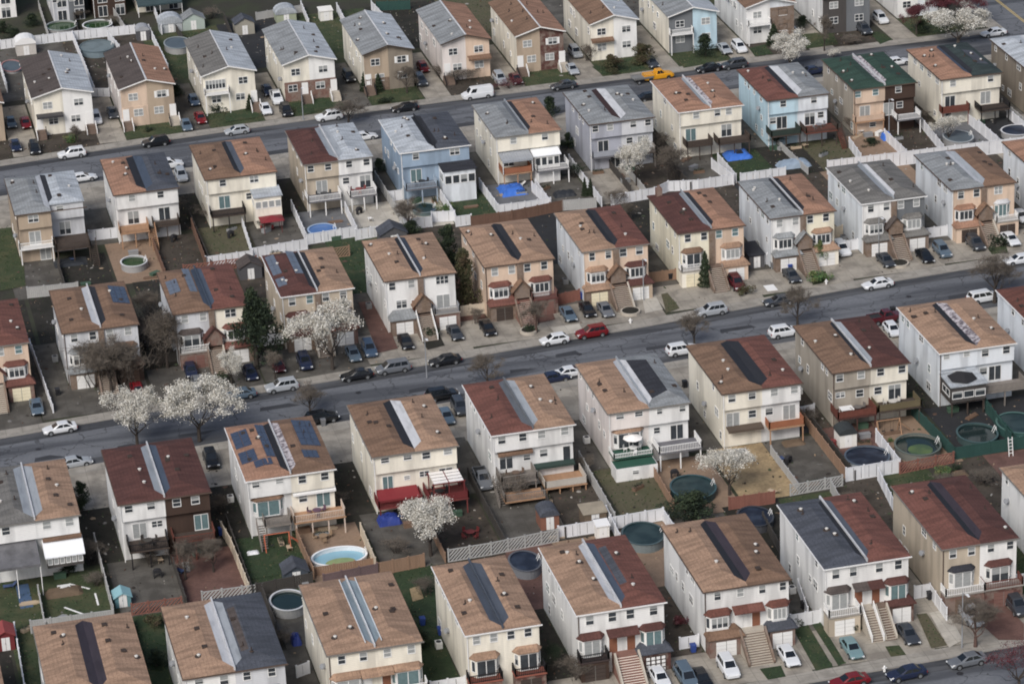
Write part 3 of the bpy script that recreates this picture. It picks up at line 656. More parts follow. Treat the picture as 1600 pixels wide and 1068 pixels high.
# ---- row E: fronts facing the camera along the bottom street
DE = 18.1
def entry(h, rc0, rc1, w0='cream', d0='brown', z=5.15, dep=1.3):
    U = h.U
    for s, rc in ((0, rc0), (1, rc1)):
        a, b_ = (U - 1.9, U) if s == 0 else (U, U + 1.9)
        MB().ring([[(a, h.low - .004, z + .4), (a, h.low - dep, z - .05), (b_, h.low - dep, z - .05), (b_, h.low - .004, z + .4)], [(a, h.low - .004, z + .55), (a, h.low - dep, z + .05), (b_, h.low - dep, z + .05), (b_, h.low - .004, z + .55)]]).build('entry_roof', roof(rc), h.root)
    for s, f in ((0, .8), (1, .2)):
        door(h.root, h.ux(s, f), h.low - .02, 2.62, plain('door_oak', (140, 84, 54)) if (s == 1 or w0 == 'x') else TRIM, 1.0)
h = H('E0', 'F', 'house in the bottom left corner', 'house with tan roof just showing in the bottom left corner', 1.6, 322.8, 11.4, DE, ('white', 'white'), ('tan', 'tan'), ('black', 'black'))
bayfront(h, 0, rc='tan'); bayfront(h, 1, rc='tan')
h = H('E1', 'F', 'house with tan roof and purple strip', 'house with tan roof and dark purple strip at bottom left', 17.6, 324.2, 11.6, DE, ('white', 'cream'), ('tan', 'tan'), ('purple', 'purple'), sw=1.0)
bayfront(h, 0, rc='tan'); bayfront(h, 1, rc='tan'); entry(h, 'tan', 'tan'); h.stoop()
h = H('E2', 'F', 'house with tan and black roof', 'white and grey house with tan and black-slate roof halves', 32.8, 324.3, 12.0, DE, ('white', 'palegrey'), ('tan', 'slate'), ('white', 'silver', 'white'), sw=1.1)
bayfront(h, 0, rc='tan', tst='dd'); bayfront(h, 1, rc='slate', tst='dd', tww=.8, th=1.0); entry(h, 'tan', 'slate'); h.stoop()
h = H('E3', 'F', 'house with glass roof strip', 'cream house with tan roof and a silver glazed roof strip', 49.5, 324.6, 11.3, DE, ('cream', 'cream'), ('tan', 'tan'), ('glass', 'glass', 'white'), sw=1.0)
for s in (0, 1):
    for f in ((.3, .75) if s == 0 else (.25, .75)): h.tw(s, f, .8, 1.0, 'dl'[s])
h.bay(0, .05, .72, 'tan', 'l', True); h.bay(1, .3, .95, 'tan', 't', True); h.garage(0, .02, .72, 'bal', 'tan', 'brick', 'white'); h.garage(1, .3, 1.0, 'bal', 'tan', 'brick', 'white'); entry(h, 'tan', 'tan'); h.stoop()
for k in range(3):
    MB().box(-.05, .05, .9, DE - 1.2, 0, .12).build('skylight_frame', plain('alu', (206, 212, 216), rough=.4), h.root, (h.U - .95 + .95 * k, 0, 8.3 + (.42, .47, .42)[k]))
h = H('E4', 'F', 'house with wide slate roof strip', 'narrow cream house with tan roof and wide slate strip', 65.7, 324.3, 9.1, DE, ('cream', 'cream'), ('tan', 'tan'), ('slate', 'slate', 'slate'), sw=1.15)
h.tw(0, .3, .8, 1.0, 'l'); h.tw(0, .75, .8, 1.0, 'l'); h.tw(1, .2, .8, 1.0, 'd'); h.tw(1, .65, .8, 1.0, 'd'); h.bay(0, .12, .85, 'tan', 'd', True, 'cream'); h.bay(1, .25, .95, 'tan', 'd', True, 'cream')
h.garage(0, .0, .85, 'bal', 'tan', 'brick', 'brick', rail=BLACKRAIL, fl=(150, 80, 60)); h.garage(1, .2, 1.0, 'bal', 'tan', 'redbrick', 'dark', rail=BLACKRAIL, fl=(150, 80, 60))
h = H('E5', 'F', 'white house with striped brick steps', 'white house with tan and red-brown roof and striped brick steps', 79.2, 325.0, 10.9, DE, ('white', 'white'), ('tan', 'red'), ('white', 'blue', 'white'), sw=1.0)
for s, f in ((0, .3), (0, .8), (1, .2), (1, .72)): h.tw(s, f, .9, 1.15, 'd')
h.bay(0, .02, .58, 'maroon', 'l', True); h.bay(1, .4, .95, 'maroon', 't', True)
h.garage(0, .0, .62, 'bal', 'maroon', 'brown', 'dark', rail=BLACKRAIL, fl=(70, 56, 54)); h.garage(1, .32, 1.0, 'roof', 'slate', 'redbrick', 'dark', grid=True); entry(h, 'maroon', 'maroon', 'x')
h.stoop(3.0, STEPBRICK, None, 1.2, h.U + .2, nose=plain('nosing', (222, 206, 190)))
h = H('E6', 'F', 'white house with broad beige steps', 'white house with tan roof, black strip and broad beige steps', 94.9, 325.9, 10.85, DE, ('white', 'white'), ('tan', 'brown'), ('black', 'purple'), sw=1.0)
for s, f in ((0, .33), (0, .85), (1, .35), (1, .82)): h.tw(s, f, .75, 1.0, 'dldd'[s * 2 + (f > .5)])
h.bay(0, .04, .62, 'redbrown', 'd'); h.bay(1, .45, .95, 'redbrown', 'l', wc='white'); h.garage(0, .05, .8, 'roof', 'brown', 'brick', 'white'); h.garage(1, .42, 1.0, 'roof', 'slate', 'brick', 'white'); entry(h, 'redbrown', 'red'); h.stoop(3.2, STEP, None, 1.2, h.U + .25, nose=STEPDARK)
h = H('E7', 'F', 'white house with black and red roof', 'white house with black and red roof halves, white balcony', 110.2, 326.9, 10.93, DE, ('white', 'white'), ('slate', 'red'), ('black', 'slate', 'white'))
for s, f in ((0, .28), (0, .68), (1, .28), (1, .72)): h.tw(s, f, .85, 1.15, 'd')
h.bay(0, .04, .6, 'char', 'l', True); h.bay(1, .4, .95, 'maroon', 't', True)
h.garage(0, .0, .72, 'bal', 'char', 'beige', 'white', 2.0); h.garage(1, .45, 1.0, 'roof', 'maroon', 'redbrick', 'white', 1.3); entry(h, 'char', 'maroon', 'x')
h.stoop(1.6, STEP, TRIM, 1.2, h.U - .35, nose=STEPDARK); h.stoop(1.5, STEPDARK, None, 1.2, h.U + 1.35, nose=STEP)
h = H('E8', 'F', 'taupe and white brick-based house', 'taupe and white house with red-brown roof and brick base', 125.2, 327.3, 9.9, DE, ('beige', 'white'), ('red', 'maroon'), ('black', 'purple'), sw=.9)
for s, f in ((0, .3), (0, .78), (1, .28), (1, .78)): h.tw(s, f, .8, 1.0, 'd')
h.bay(0, .2, .85, 'black', 'l', True, d=.5); h.bay(1, .15, .82, 'maroon', 'd', True, d=.6)
h.garage(0, .0, 1.0, 'bal', 'brown', 'brick', 'brown', 1.7); h.garage(1, .02, 1.0, 'bal', 'brown', 'redbrick', 'brick', 1.6, rail=REDWOOD)
h = H('E9', 'F', 'white house with tan roof', 'white house with tan roof cut by the lower right edge', 139.9, 327.9, 11.0, DE, ('white', 'white'), ('tan', 'tan'), ('black', 'black'))
bayfront(h, 0, rc='tan'); bayfront(h, 1, rc='tan'); h.stoop()

# solar panels
def panels(h, s, rects, m, rows, name='solar_panel', lift=.1):
    for (a, b, c, d) in rects:                       # fractions across the half, metres from the eave
        x0, x1 = h.U * a, h.U * b
        z0, z1 = h.roof_z(x0), h.roof_z(x1)
        mx = (lambda x: x) if s == 0 else (lambda x: h.W - x)
        bb = MB(); nx, ny = rows
        for i in range(nx):
            for j in range(ny):
                xa, xb = x0 + (x1 - x0) * (i + .03) / nx, x0 + (x1 - x0) * (i + .97) / nx
                ya, yb = c + (d - c) * (j + .03) / ny, c + (d - c) * (j + .97) / ny
                za, zb = h.roof_z(xa) + lift, h.roof_z(xb) + lift
                q = [(mx(xa), ya, h.ez + za), (mx(xb), ya, h.ez + zb), (mx(xb), yb, h.ez + zb), (mx(xa), yb, h.ez + za)]
                if s: q = q[::-1]
                bb.ring([[(x, y, z - lift * .9) for x, y, z in q], q])
        bb.build(name, m, h.roofL if s == 0 else h.roofR)
panels(HS['D3'], 0, [(.05, .42, 9.5, 14.5), (.05, .42, 4.8, 8.2), (.62, .82, 5, 15), (.3, .7, 2.7, 4.6)], PANEL, (2, 4))
panels(HS['D3'], 1, [(.1, .55, 7.0, 15), (.25, .6, 3.2, 5.4)], PANEL, (3, 4))
panels(HS['C2'], 1, [(.05, .5, 7.5, 14)], PANEL, (3, 4))
panels(HS['C3'], 0, [(.62, .82, 6, 15), (.1, .4, 7, 12)], PANELGREY, (2, 4))
panels(HS['C4'], 0, [(.05, .3, 8, 15.5), (.62, .85, 6.5, 15.5)], PANELGREY, (2, 4))
panels(HS['C4'], 0, [(.05, .3, 3.5, 6.5)], PANELGREY, (2, 2))

panels(HS['E2'], 1, [(.63, .79, 3.2, 14.5)], roof('char'), (1, 1), 'roof_patch', .02)
panels(HS['E5'], 1, [(.62, .8, 4.6, 15)], roof('slate'), (1, 1), 'roof_patch', .02)
panels(HS['B11'], 1, [(.15, .55, 4, 12)], roof('slate'), (1, 1), 'roof_patch', .02)
# ---- row A: gabled houses facing the camera across the top street
class Gable(House):
    def shell(h, walls, roofs, st):
        W, D, U, ez = h.W, h.D, h.U, h.ez; zr = ez + 1.35; i = .35; yf = .7
        for s in (0, 1):
            xs = [(i, -.3), (U, -.3), (U, zr - .17), (i, ez - .1 + .05)] if s == 0 else [(U, -.3), (W - i, -.3), (W - i, ez - .05), (U, zr - .17)]
            MB().prism(xs, yf, D - .4).build('wall', wall(walls[s]), h.root)
            q = [(0, ez), (U, zr), (U, zr - .14), (0, ez - .14)] if s == 0 else [(U, zr), (W, ez), (W, ez - .14), (U, zr - .14)]
            o = MB().prism(q, 0, D).build('roof', roof(roofs[s]), h.root)
            if roofs[0] != roofs[1]: o['label'] = NAMES.get(roofs[s], roofs[s]) + ' half of the gabled roof'
            if s == 0: h.roofL = o
            else: h.roofR = o
            for k in range(h.rnd.randint(3, 5)):
                fx = h.rnd.uniform(.8, U - .7); fy = h.rnd.uniform(2, D - 2); kind = h.rnd.choice((0, 1, 1, 2, 3))
                link('roof_vent', cached(('vent', kind), lambda: vent_mesh(kind)), o, (fx if s == 0 else W - fx, fy, ez + 1.35 * fx / U - .03))
        MB().prism([(U - .16, zr + .005 - .03), (U, zr + .07), (U + .16, zr - .03), (U, zr - .01)], .02, D - .02).build('ridge_cap', strip(st[0]), h.root)
        MB().prism([(-.02, ez - .02), (U, zr - .02), (W + .02, ez - .02), (W + .02, ez - .22), (U, zr - .22), (-.02, ez - .22)], -.06, -.004).build('barge_board', TRIM if st[1] == 'w' else DARKWOOD, h.root)
        h.front = yf; h.low = yf
def GA(key, phrase, label, x, y, W, walls, roofs, st=('white', 'w'), D=21.0):
    h = Gable(key, 'A', phrase, label, x - .75, y - 3.6, W, D, walls, roofs, st, ez=7.2)
    HS[key] = h; h.sides(5)
    return h
def gstep(h, s, f):
    x = h.ux(s, f); b = MB()
    for i in range(6): b.box(x - .9, x + .9, h.front - 1.0 - .28 * (i + 1), h.front - 1.0 - .28 * i, -.1, 1.1 - .18 * (i + 1))
    b.box(x - .9, x + .9, h.front - 1.0, h.front - .003, -.1, 1.1)
    o = b.build('stoop', STEPDARK if h.rnd.random() < .6 else STEP, h.root)
    for sg in (-1, 1): railing(o, [(x + sg * .85, h.front - 1.0), (x + sg * .85, h.front - 2.6)], (1.1, .1), .8, TRIM if h.rnd.random() < .5 else BLACKRAIL)
def gtop(h, s, f, w=1.4, st='d', sh=False):
    window(h.root, h.ux(s, f), h.front, 4.8, w, 1.15, st)
    if sh:
        for sg in (-1, 1): MB().box(-.2, .2, -.05, 0, 0, 1.2).build('shutter', TRIM, h.root, (h.ux(s, f) + sg * (w / 2 + .32), h.front - .01, 4.77))
def gbot(h, s, f, w=1.5, st='d'): window(h.root, h.ux(s, f), h.front, 1.9, w, 1.15, st)
def brickbase(h, s, c, z=3.6):
    a, b_ = (.3, h.U - .01) if s == 0 else (h.U + .01, h.W - .3)
    MB().box(a, b_, h.front - .06, h.front - .003, -.3, z).build('brick_base', wall(c), h.root)
    h.bb = .07
def balc(h, s, col=TRIM, d=1.3):
    a, b_ = (.35, h.U - .2) if s == 0 else (h.U + .2, h.W - .35)
    o = MB().box(a, b_, h.front - d, h.front - .065, 3.65, 3.85).build('balcony', TRIM, h.root)
    railing(o, [(a + .05, h.front - .08), (a + .05, h.front - d + .06), (b_ - .05, h.front - d + .06), (b_ - .05, h.front - .08)], 3.85, .95, col)
    for x in (a + .1, b_ - .1): MB().box(x - .08, x + .08, h.front - d + .02, h.front - d + .18, 0, 3.65).build('post', col, o)
def gfront(h, s, tst='d', bst='d', sh=False, bal=False, brick=None, dr=None, tf=.5, bf=.5):
    if brick: brickbase(h, s, brick)
    off = .065 if brick else 0
    gtop(h, s, tf, 1.5, tst, sh); h.front -= off; gbot(h, s, bf if dr is None else (.36 if dr > .5 else .64), 1.5, bst)
    if dr is not None: door(h.root, h.ux(s, dr), h.front - .02, 1.15, TRIM); gstep(h, s, dr)
    h.front += off
    if bal: balc(h, s)
h = GA('A0', 'house at the left edge', 'tan gabled house half hidden at the left edge', 23.5, 537.6, 10, ('tan', 'tan'), ('brown', 'brown')); gfront(h, 0); gfront(h, 1)
h = GA('A1', 'house with charcoal and silver roof', 'cream and white gabled house with charcoal and silver roof', 38.2, 537.8, 10.7, ('cream', 'white'), ('char', 'silver')); gfront(h, 0, 'l', 'd', dr=.2); gfront(h, 1, 'd', 'd', dr=.8); h.awning(0, .1, .95, 1.4, 3.9, AW['dark'], .15)
h = GA('A2', 'peach brick house with brown roofs', 'peach brick gabled house with dark and orange-brown roof halves', 53.1, 537.0, 9.9, ('peach', 'tan'), ('char', 'orange')); gfront(h, 0, 'l', 'l', dr=.2, brick='peach'); gfront(h, 1, 'd', 'l', True, dr=.85)
h = GA('A3', 'cream house with ribbed grey roof', 'cream gabled house with grey roof and enclosed upper porch', 67.8, 539.0, 9.8, ('cream', 'cream'), ('olive', 'silver')); gfront(h, 1, 'd', 'd', dr=.85); gfront(h, 0, 'l', 'd', bal=True); window(h.root, h.ux(0, .5), h.front - .1, 4.4, 3.4, 1.6, 'd', 5, False)
h = GA('A4', 'white gabled house with brick base', 'cream and white gabled house with red brick base', 82.2, 540.0, 9.8, ('cream', 'white'), ('grey', 'silver')); gfront(h, 0, 'd', 'd', brick='brick', dr=.8); gfront(h, 1, 'd', 'd', brick='brick', dr=.85)
h = GA('A5', 'tan brick house with grey gable', 'tan brick gabled house with streaked grey roof', 96.6, 540.3, 9.5, ('tan', 'greytan'), ('grey', 'silver'), ('white', 'd')); gfront(h, 0, 'd', 'd', dr=.2); gfront(h, 1, 'd', 'd', True); brickbase(h, 0, 'stone', 2.4)
h = GA('A6', 'house with grey and orange gable', 'pinkish cream gabled house with grey and orange roof halves', 110.9, 541.0, 9.3, ('pinkwhite', 'peach'), ('grey', 'orange'), ('white', 'd')); gfront(h, 0, 'd', 'd', dr=.25); gfront(h, 1, 'd', 'l'); h.awning(1, .05, .95, 1.2, 4.2, AW['brown'], .3)
h = GA('A7', 'red brick and tan gabled house', 'red brick and tan gabled house with brown roof', 124.4, 540.6, 9.3, ('tan', 'redbrick'), ('brown', 'orange')); gfront(h, 0, 'l', 'l', dr=.2); gfront(h, 1, 'd', 'l', True, dr=.85)
h = GA('A8', 'house with brown and silver gable', 'cream and white gabled house with brown and silver roof halves', 138.6, 542.4, 9.2, ('cream', 'white'), ('brown', 'silver')); gfront(h, 0, 'd', 'l'); gfront(h, 1, 'd', 'd'); h.awning(0, .05, .95, 1.0, 4.2, AW['brown'], .3)
h = GA('A9', 'grey and pale blue gabled house', 'grey and pale blue gabled house with grey roof', 152.9, 541.6, 9.7, ('slate', 'paleblue'), ('grey', 'silver')); gfront(h, 0, 'd', 'l', bal=True); gfront(h, 1, 'l', 'l')
h = GA('A10', 'white gabled house with balcony', 'white gabled house with brown roof and white front balcony', 167.5, 541.6, 9.7, ('white', 'icewhite'), ('brown', 'orange')); gfront(h, 0, 'l', 'd', bal=True); gfront(h, 1, 'l', 'l'); brickbase(h, 1, 'stone', 6.4)
h = GA('A11', 'dark gabled house at top edge', 'dark gabled house with white side cut by the top edge', 182.2, 542.0, 9.7, ('char', 'slate'), ('char', 'grey')); gfront(h, 0, 'l', 'd'); gfront(h, 1, 'l', 'd')
q = h; MB().box(.33, .348, .75, q.D - .45, -.3, 7.0).build('side_wall', wall('white'), q.root)
h = GA('A12', 'white house below the red tree', 'white house with dark front windows beside the red tree', 198.0, 546.0, 8.6, ('white', 'icewhite'), ('grey', 'grey')); gfront(h, 0, 'd', 'd'); gfront(h, 1, 'd', 'd')

for k_, c_ in (('A2', 'pinkwhite'), ('A5', 'cream'), ('A7', 'cream'), ('A9', 'cream')):
    q = HS[k_]; MB().box(.33, .348, .75, q.D - .45, -.3, 7.0).build('side_wall', wall(c_), q.root)
q = HS['B10']; MB().box(.235, .249, .82, q.D - .26, -.3, 8.17).build('side_wall', wall('taupe'), q.root)
# ---- houses behind the top fence: only their lower rear walls show
for key, ph, lb, x, W, wl, rf in (('Z1', 'white house in the top left corner', 'white house cut by the top left corner of the picture', 30.5, 11, ('white', 'white'), 'grey'),
                                  ('Z2', 'grey house with white sliding door', 'small grey house with white door at the top edge', 47.5, 6.5, ('palegrey', 'slate'), 'silver'),
                                  ('Z3', 'dark brown house at the top', 'dark brown house at the top edge, white door', 55.2, 6.6, ('brown', 'brown'), 'char'),
                                  ('Z4', 'cream house over the dark porch', 'cream house over a dark porch roof at the top edge', 63.5, 9.0, ('cream', 'cream'), 'grey')):
    h = House(key, 'R', ph, lb, x, 597.0 + (6 if key == 'Z1' else 0), W, 14, wl, (rf, rf)); HS[key] = h
    for s in (0, 1): rear_std(h, s, gd=.6)
    h.sides(4)
    if key == 'Z4': h.awning(0, .0, 1.9, 3.2, 2.9, plain('dark_teal_roof', (52, 74, 80)), .6, 3, False, 0)
# ---------------------------------------------------------------- ground, streets
NS = [0]
def sheet(name, pts, z, m, kind='structure'):
    if name in ('lawn', 'yard_earth', 'driveway', 'patio'): NS[0] += 1; z += .0025 * (NS[0] % 17) + (.05 if z > .0135 else 0)
    b = MB().poly([(x, y, z) for x, y in pts]); o = b.build(name, m); o['kind'] = kind; return o
EARTH = mat('earth', (74, 72, 60), 0.6, 0.95, 0.2, (0.12, 0.12, 0.12), 0.2, 2.5, blot=0.75, blot_rgb=(74, 84, 52), bscale=0.18, bthr=0.48)
ASPHALT = mat('asphalt', (110, 114, 121), 0.86, 0.9, 0.2, (0.05, 0.5, 1), 0.12, 2.2, blot=0.75, blot_rgb=(66, 70, 78), bscale=(0.045, 0.34, 1), bthr=0.52, cracks=0.5)
CONC = mat('concrete', (178, 169, 153), 0.74, 0.9, 0.14, (0.25, 0.25, 0.25), 0.1, 2.5, joint=0.25, blot=0.55, blot_rgb=(120, 112, 102), bscale=0.35, bthr=0.5)
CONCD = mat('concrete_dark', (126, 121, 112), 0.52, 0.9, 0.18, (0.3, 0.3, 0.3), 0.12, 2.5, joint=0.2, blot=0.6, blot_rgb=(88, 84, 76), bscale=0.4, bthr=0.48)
CONCL = mat('concrete_light', (200, 193, 178), 0.8, 0.9, 0.1, (0.3, 0.3, 0.3), 0.08, 2.5, joint=0.25, blot=0.4, blot_rgb=(150, 142, 130), bscale=0.4, bthr=0.52)
WALK = mat('pavement', (180, 173, 160), 0.7, 0.9, 0.1, (0.3, 0.3, 0.3), 0.08, 2.5, joint=0.3, blot=0.45, blot_rgb=(128, 122, 112), bscale=0.5, bthr=0.52)
KERB = mat('kerbstone', (188, 182, 172), 0.6, 0.9, 0.12, (0.5, 0.5, 0.5), 0.08, 2.5)
GRASS = mat('grass', (74, 90, 50), 0.6, 0.95, 0.22, (0.35, 0.35, 0.35), 0.28, 3.2, blot=0.6, blot_rgb=(106, 100, 62), bscale=0.35, bthr=0.54, bump=0.5)
GRASSG = mat('grass_green', (58, 82, 46), 0.6, 0.95, 0.2, (0.35, 0.35, 0.35), 0.25, 3.2, blot=0.55, blot_rgb=(98, 98, 60), bscale=0.4, bthr=0.57, bump=0.5)
GRASSD = mat('grass_dry', (112, 106, 76), 0.6, 0.95, 0.2, (0.35, 0.35, 0.35), 0.25, 3.2, blot=0.6, blot_rgb=(84, 92, 52), bscale=0.35, bthr=0.54, bump=0.5)
DIRT = mat('dirt', (104, 93, 80), 0.48, 0.95, 0.22, (0.35, 0.35, 0.35), 0.22, 2.5, blot=0.65, blot_rgb=(74, 66, 54), bscale=0.4, bthr=0.5, bump=0.4)
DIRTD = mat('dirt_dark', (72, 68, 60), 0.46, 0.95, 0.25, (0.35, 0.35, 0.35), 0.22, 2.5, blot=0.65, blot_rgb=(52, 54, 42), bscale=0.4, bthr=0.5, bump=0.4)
TANP = mat('tan_paving', (182, 148, 116), 0.6, 0.9, 0.12, (0.5, 0.5, 0.5), 0.12, 3, joint=0.12, blot=0.4, blot_rgb=(140, 116, 92), bscale=0.5)
REDP = mat('red_paving', (136, 96, 84), 0.66, 0.9, 0.14, (0.5, 0.5, 0.5), 0.18, 3.5, blot=0.55, blot_rgb=(100, 68, 60), bscale=0.5, bthr=0.5)
STRAW = mat('straw', (196, 166, 112), 0.62, 0.95, 0.2, (0.4, 0.4, 0.4), 0.22, 3, blot=0.5, blot_rgb=(140, 116, 84), bscale=0.5)
GREYP = mat('grey_paving', (140, 143, 148), 0.55, 0.9, 0.14, (0.4, 0.4, 0.4), 0.1, 3, joint=0.15, blot=0.5, blot_rgb=(110, 112, 116), bscale=0.5)
DARKP = mat('dark_paving', (70, 72, 76), 0.45, 0.9, 0.18, (0.4, 0.4, 0.4), 0.14, 3, blot=0.5, blot_rgb=(62, 62, 66), bscale=0.5)
GM = dict(g=GRASS, G=GRASSG, y=GRASSD, d=DIRT, D=DIRTD, c=CONC, C=CONCD, l=CONCL, t=TANP, r=REDP, s=STRAW, p=GREYP, k=DARKP)
GNAME = dict(g='lawn', G='lawn', y='lawn', d='yard_earth', D='yard_earth', c='driveway', C='driveway', l='driveway', t='patio', r='patio', s='yard_earth', p='patio', k='patio')

sheet('road_base', [(-1500, -300), (2000, -300), (2000, 2600), (-1500, 2600)], -0.14, EARTH).name = 'terrain'
AVX0, AVX1 = 213.7, 234.0
S1U = [(-120, 506), (20, 521.6), (40, 523.6), (54, 525.1), (70, 526.1), (97, 527.6), (130, 528.2), (165, 529.0), (AVX0, 529.4)]
S1L = [(-120, 491), (20, 507.2), (42, 509.0), (90, 512.8), (110, 514.0), (165, 516.6), (AVX0, 518.0)]
S2U = [(-120, 400), (20, 413.9), (56, 417.1), (80, 418.8), (112, 421.5), (136, 424.0), (150, 425.6), (176, 427.3), (AVX0, 429.0)]
S2L = [(-120, 386), (20, 400.4), (47, 402.5), (66, 403.7), (115, 408.3), (164, 411.5), (AVX0, 414.0)]
S3U = [(-120, 299), (60, 313.4), (105, 315.7), (131, 316.5), (AVX0, 319.0)]
S3L = [(-120, 284), (60, 299.4), (105, 301.7), (131, 302.5), (AVX0, 305.0)]
def block(top, bottom):
    """raised ground of one block with its kerb faces"""
    pts = bottom + top[::-1]
    b = MB().poly([(x, y, 0) for x, y in pts])
    n = len(pts)
    for i in range(n):
        a, c = pts[i], pts[(i + 1) % n]
        b.poly([(*a, -.2), (*c, -.2), (*c, 0), (*a, 0)])
    o = b.build('ground', EARTH); o['kind'] = 'structure'
block([(-120, 800), (AVX0, 800)], S1U); block(S1L, S2U); block(S2L, S3U); block(S3L, [(-120, 200), (AVX0, 200)])
block([(AVX1, 800), (700, 800)], [(AVX1, 100), (700, 100)])
def road(u, l):
    o = sheet('road', l + u[::-1], -0.12, ASPHALT)
road(S1U, S1L); road(S2U, S2L); road(S3U, S3L)
sheet('road', [(AVX0, 100), (AVX1, 100), (AVX1, 800), (AVX0, 800)], -0.116, ASPHALT)
for dx in (0, .35):
    sheet('road_marking', [(218.4 + dx, 100), (218.6 + dx, 100), (218.6 + dx, 800), (218.4 + dx, 800)], -0.108, plain('yellow_line', (206, 176, 84), k=.8))
def strip_along(line, d0, d1, z, m, name, z0=None):
    a = [(x, y + d0) for x, y in line]; b_ = [(x, y + d1) for x, y in line]
    if z0 is None: return sheet(name, a + b_[::-1] if d1 > d0 else b_ + a[::-1], z, m)
    lo, hi = (a, b_) if d1 > d0 else (b_, a)
    b = MB()
    for i in range(len(line) - 1):
        b.ring([[(lo[j][0], lo[j][1], z0), (lo[j][0], lo[j][1], z), (hi[j][0], hi[j][1], z), (hi[j][0], hi[j][1], z0)] for j in (i, i + 1)], 0, i == 0, i == len(line) - 2)
    o = b.build(name, m); o['kind'] = 'structure'; return o
for line, sg in ((S1U, 1), (S1L, -1), (S2U, 1), (S2L, -1), (S3U, 1), (S3L, -1)):
    strip_along(line, -0.02 * sg, 0.2 * sg, 0.062, KERB, 'kerb', -.16)
    strip_along(line, 0.2 * sg, 2.3 * sg, 0.058, WALK, 'pavement')
b = MB()
for (x0, x1, y0, y1) in ((AVX0 - .02, AVX0 - .2, 529.4, 800), (AVX0 - .02, AVX0 - .2, 429, 518), (AVX0 - .02, AVX0 - .2, 319, 414)):
    b.box(x1, x0, y0, y1, -.16, .03)
o = b.build('kerb', KERB); o['kind'] = 'structure'
sheet('pavement', [(AVX0 - 2.6, 531.8), (AVX0 - .2, 531.8), (AVX0 - .2, 800), (AVX0 - 2.6, 800)], .024, WALK)
sheet('pavement', [(AVX0 - 2.6, 431), (AVX0 - .2, 431), (AVX0 - .2, 515.4), (AVX0 - 2.6, 515.4)], .024, WALK)
def interp(line, x):
    for (a, ya), (b_, yb) in zip(line[:-1], line[1:]):
        if a <= x <= b_: return ya + (yb - ya) * (x - a) / (b_ - a)
    return line[-1][1]
YARDS = []
def patch(code, x0, x1, y0, y1, z=.008):
    if x1 - x0 < .05 or y1 - y0 < .05: return
    YARDS.append((code, x0, x1, y0, y1))
    sheet(GNAME[code], [(x0, y0), (x1, y0), (x1, y1), (x0, y1)], z, GM[code])
PYARDS = []
def ppatch(code, pts, z=.016):
    w = [at(x, y) for x, y in pts]
    PYARDS.append((code, w))
    a = sum(w[i][0] * w[(i + 1) % len(w)][1] - w[(i + 1) % len(w)][0] * w[i][1] for i in range(len(w)))
    sheet(GNAME[code], w if a > 0 else w[::-1], z, GM[code])
for line, sg in ((S1U, -1), (S2U, -1), (S2L, 1), (S1L, 1), (S3U, -1)):
    strip_along(line, .05 * sg, 2.4 * sg, -.1165, mat('asphalt_worn', (78, 81, 87), .62, .9, .25, (.08, .6, 1), .14, 2.2, blot=.8, blot_rgb=(112, 115, 121), bscale=(.09, .7, 1), bthr=.5), 'road')
# fence lines at the back of the yards
FBC = [(0, 461.5), (30, 462.3), (53, 463.6), (64, 465.0), (73, 467.9), (81.5, 470.6), (97, 470.3), (105, 472.2), (113, 471.8), (120, 469.5), (130, 470.8), (144, 472.3), (160, 472.8), (194, 472.2), (220, 472.2)]
FDE = [(-5, 355.6), (18, 356.0), (30.6, 356.2), (47, 356.7), (61.7, 357.4), (76.6, 358.5), (90.6, 360.2), (108.8, 361.1), (117.5, 362.3), (125, 363.4), (133.5, 364.9), (151.5, 366.3), (180, 368)]
# yards: (rear yard left half, rear yard right half, strip on the left of the house)
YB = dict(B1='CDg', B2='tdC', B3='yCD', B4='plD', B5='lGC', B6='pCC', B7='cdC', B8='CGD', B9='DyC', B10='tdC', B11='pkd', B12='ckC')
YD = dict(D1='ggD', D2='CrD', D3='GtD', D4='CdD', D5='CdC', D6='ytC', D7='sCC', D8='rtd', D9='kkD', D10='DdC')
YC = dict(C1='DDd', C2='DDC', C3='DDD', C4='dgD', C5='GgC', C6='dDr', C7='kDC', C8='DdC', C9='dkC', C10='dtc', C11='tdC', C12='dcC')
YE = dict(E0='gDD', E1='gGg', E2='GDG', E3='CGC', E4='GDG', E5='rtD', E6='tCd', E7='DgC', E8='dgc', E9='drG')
for yd, fl, row in ((YB, FBC, 'B'), (YD, FDE, 'D')):
    for k, c in yd.items():
        q = HS[k]; mid = q.x + q.U
        yf = interp(fl, mid)
        patch(c[0], q.x - 2.1, mid - .03, yf, q.y + .6); patch(c[1], mid + .03, q.x + q.W + 2.1, yf, q.y + .6)
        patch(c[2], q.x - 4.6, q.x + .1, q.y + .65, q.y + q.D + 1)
        top = interp(S1L if row == 'B' else S2L, mid) - 2.32
        patch('c', q.x - 4.6, q.x + q.W, q.y + q.D - .3, top, .012)
for yd, fl, row in ((YC, FBC, 'C'), (YE, FDE, 'E')):
    for k, c in yd.items():
        q = HS[k]; mid = q.x + q.U
        yb = interp(fl, mid)
        patch(c[0], q.x - 2.1, mid - .03, q.y + q.D - .3, yb); patch(c[1], mid + .03, q.x + q.W + 2.1, q.y + q.D - .3, yb)
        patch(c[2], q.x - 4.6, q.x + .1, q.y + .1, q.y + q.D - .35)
        bot = interp(S2U if row == 'C' else S3U, mid) + 2.6
        patch('c' if k not in ('C3', 'C4', 'C1', 'C2') else 'C', q.x - 4.6, q.x + q.W, bot - .3, q.y + .3, .012)
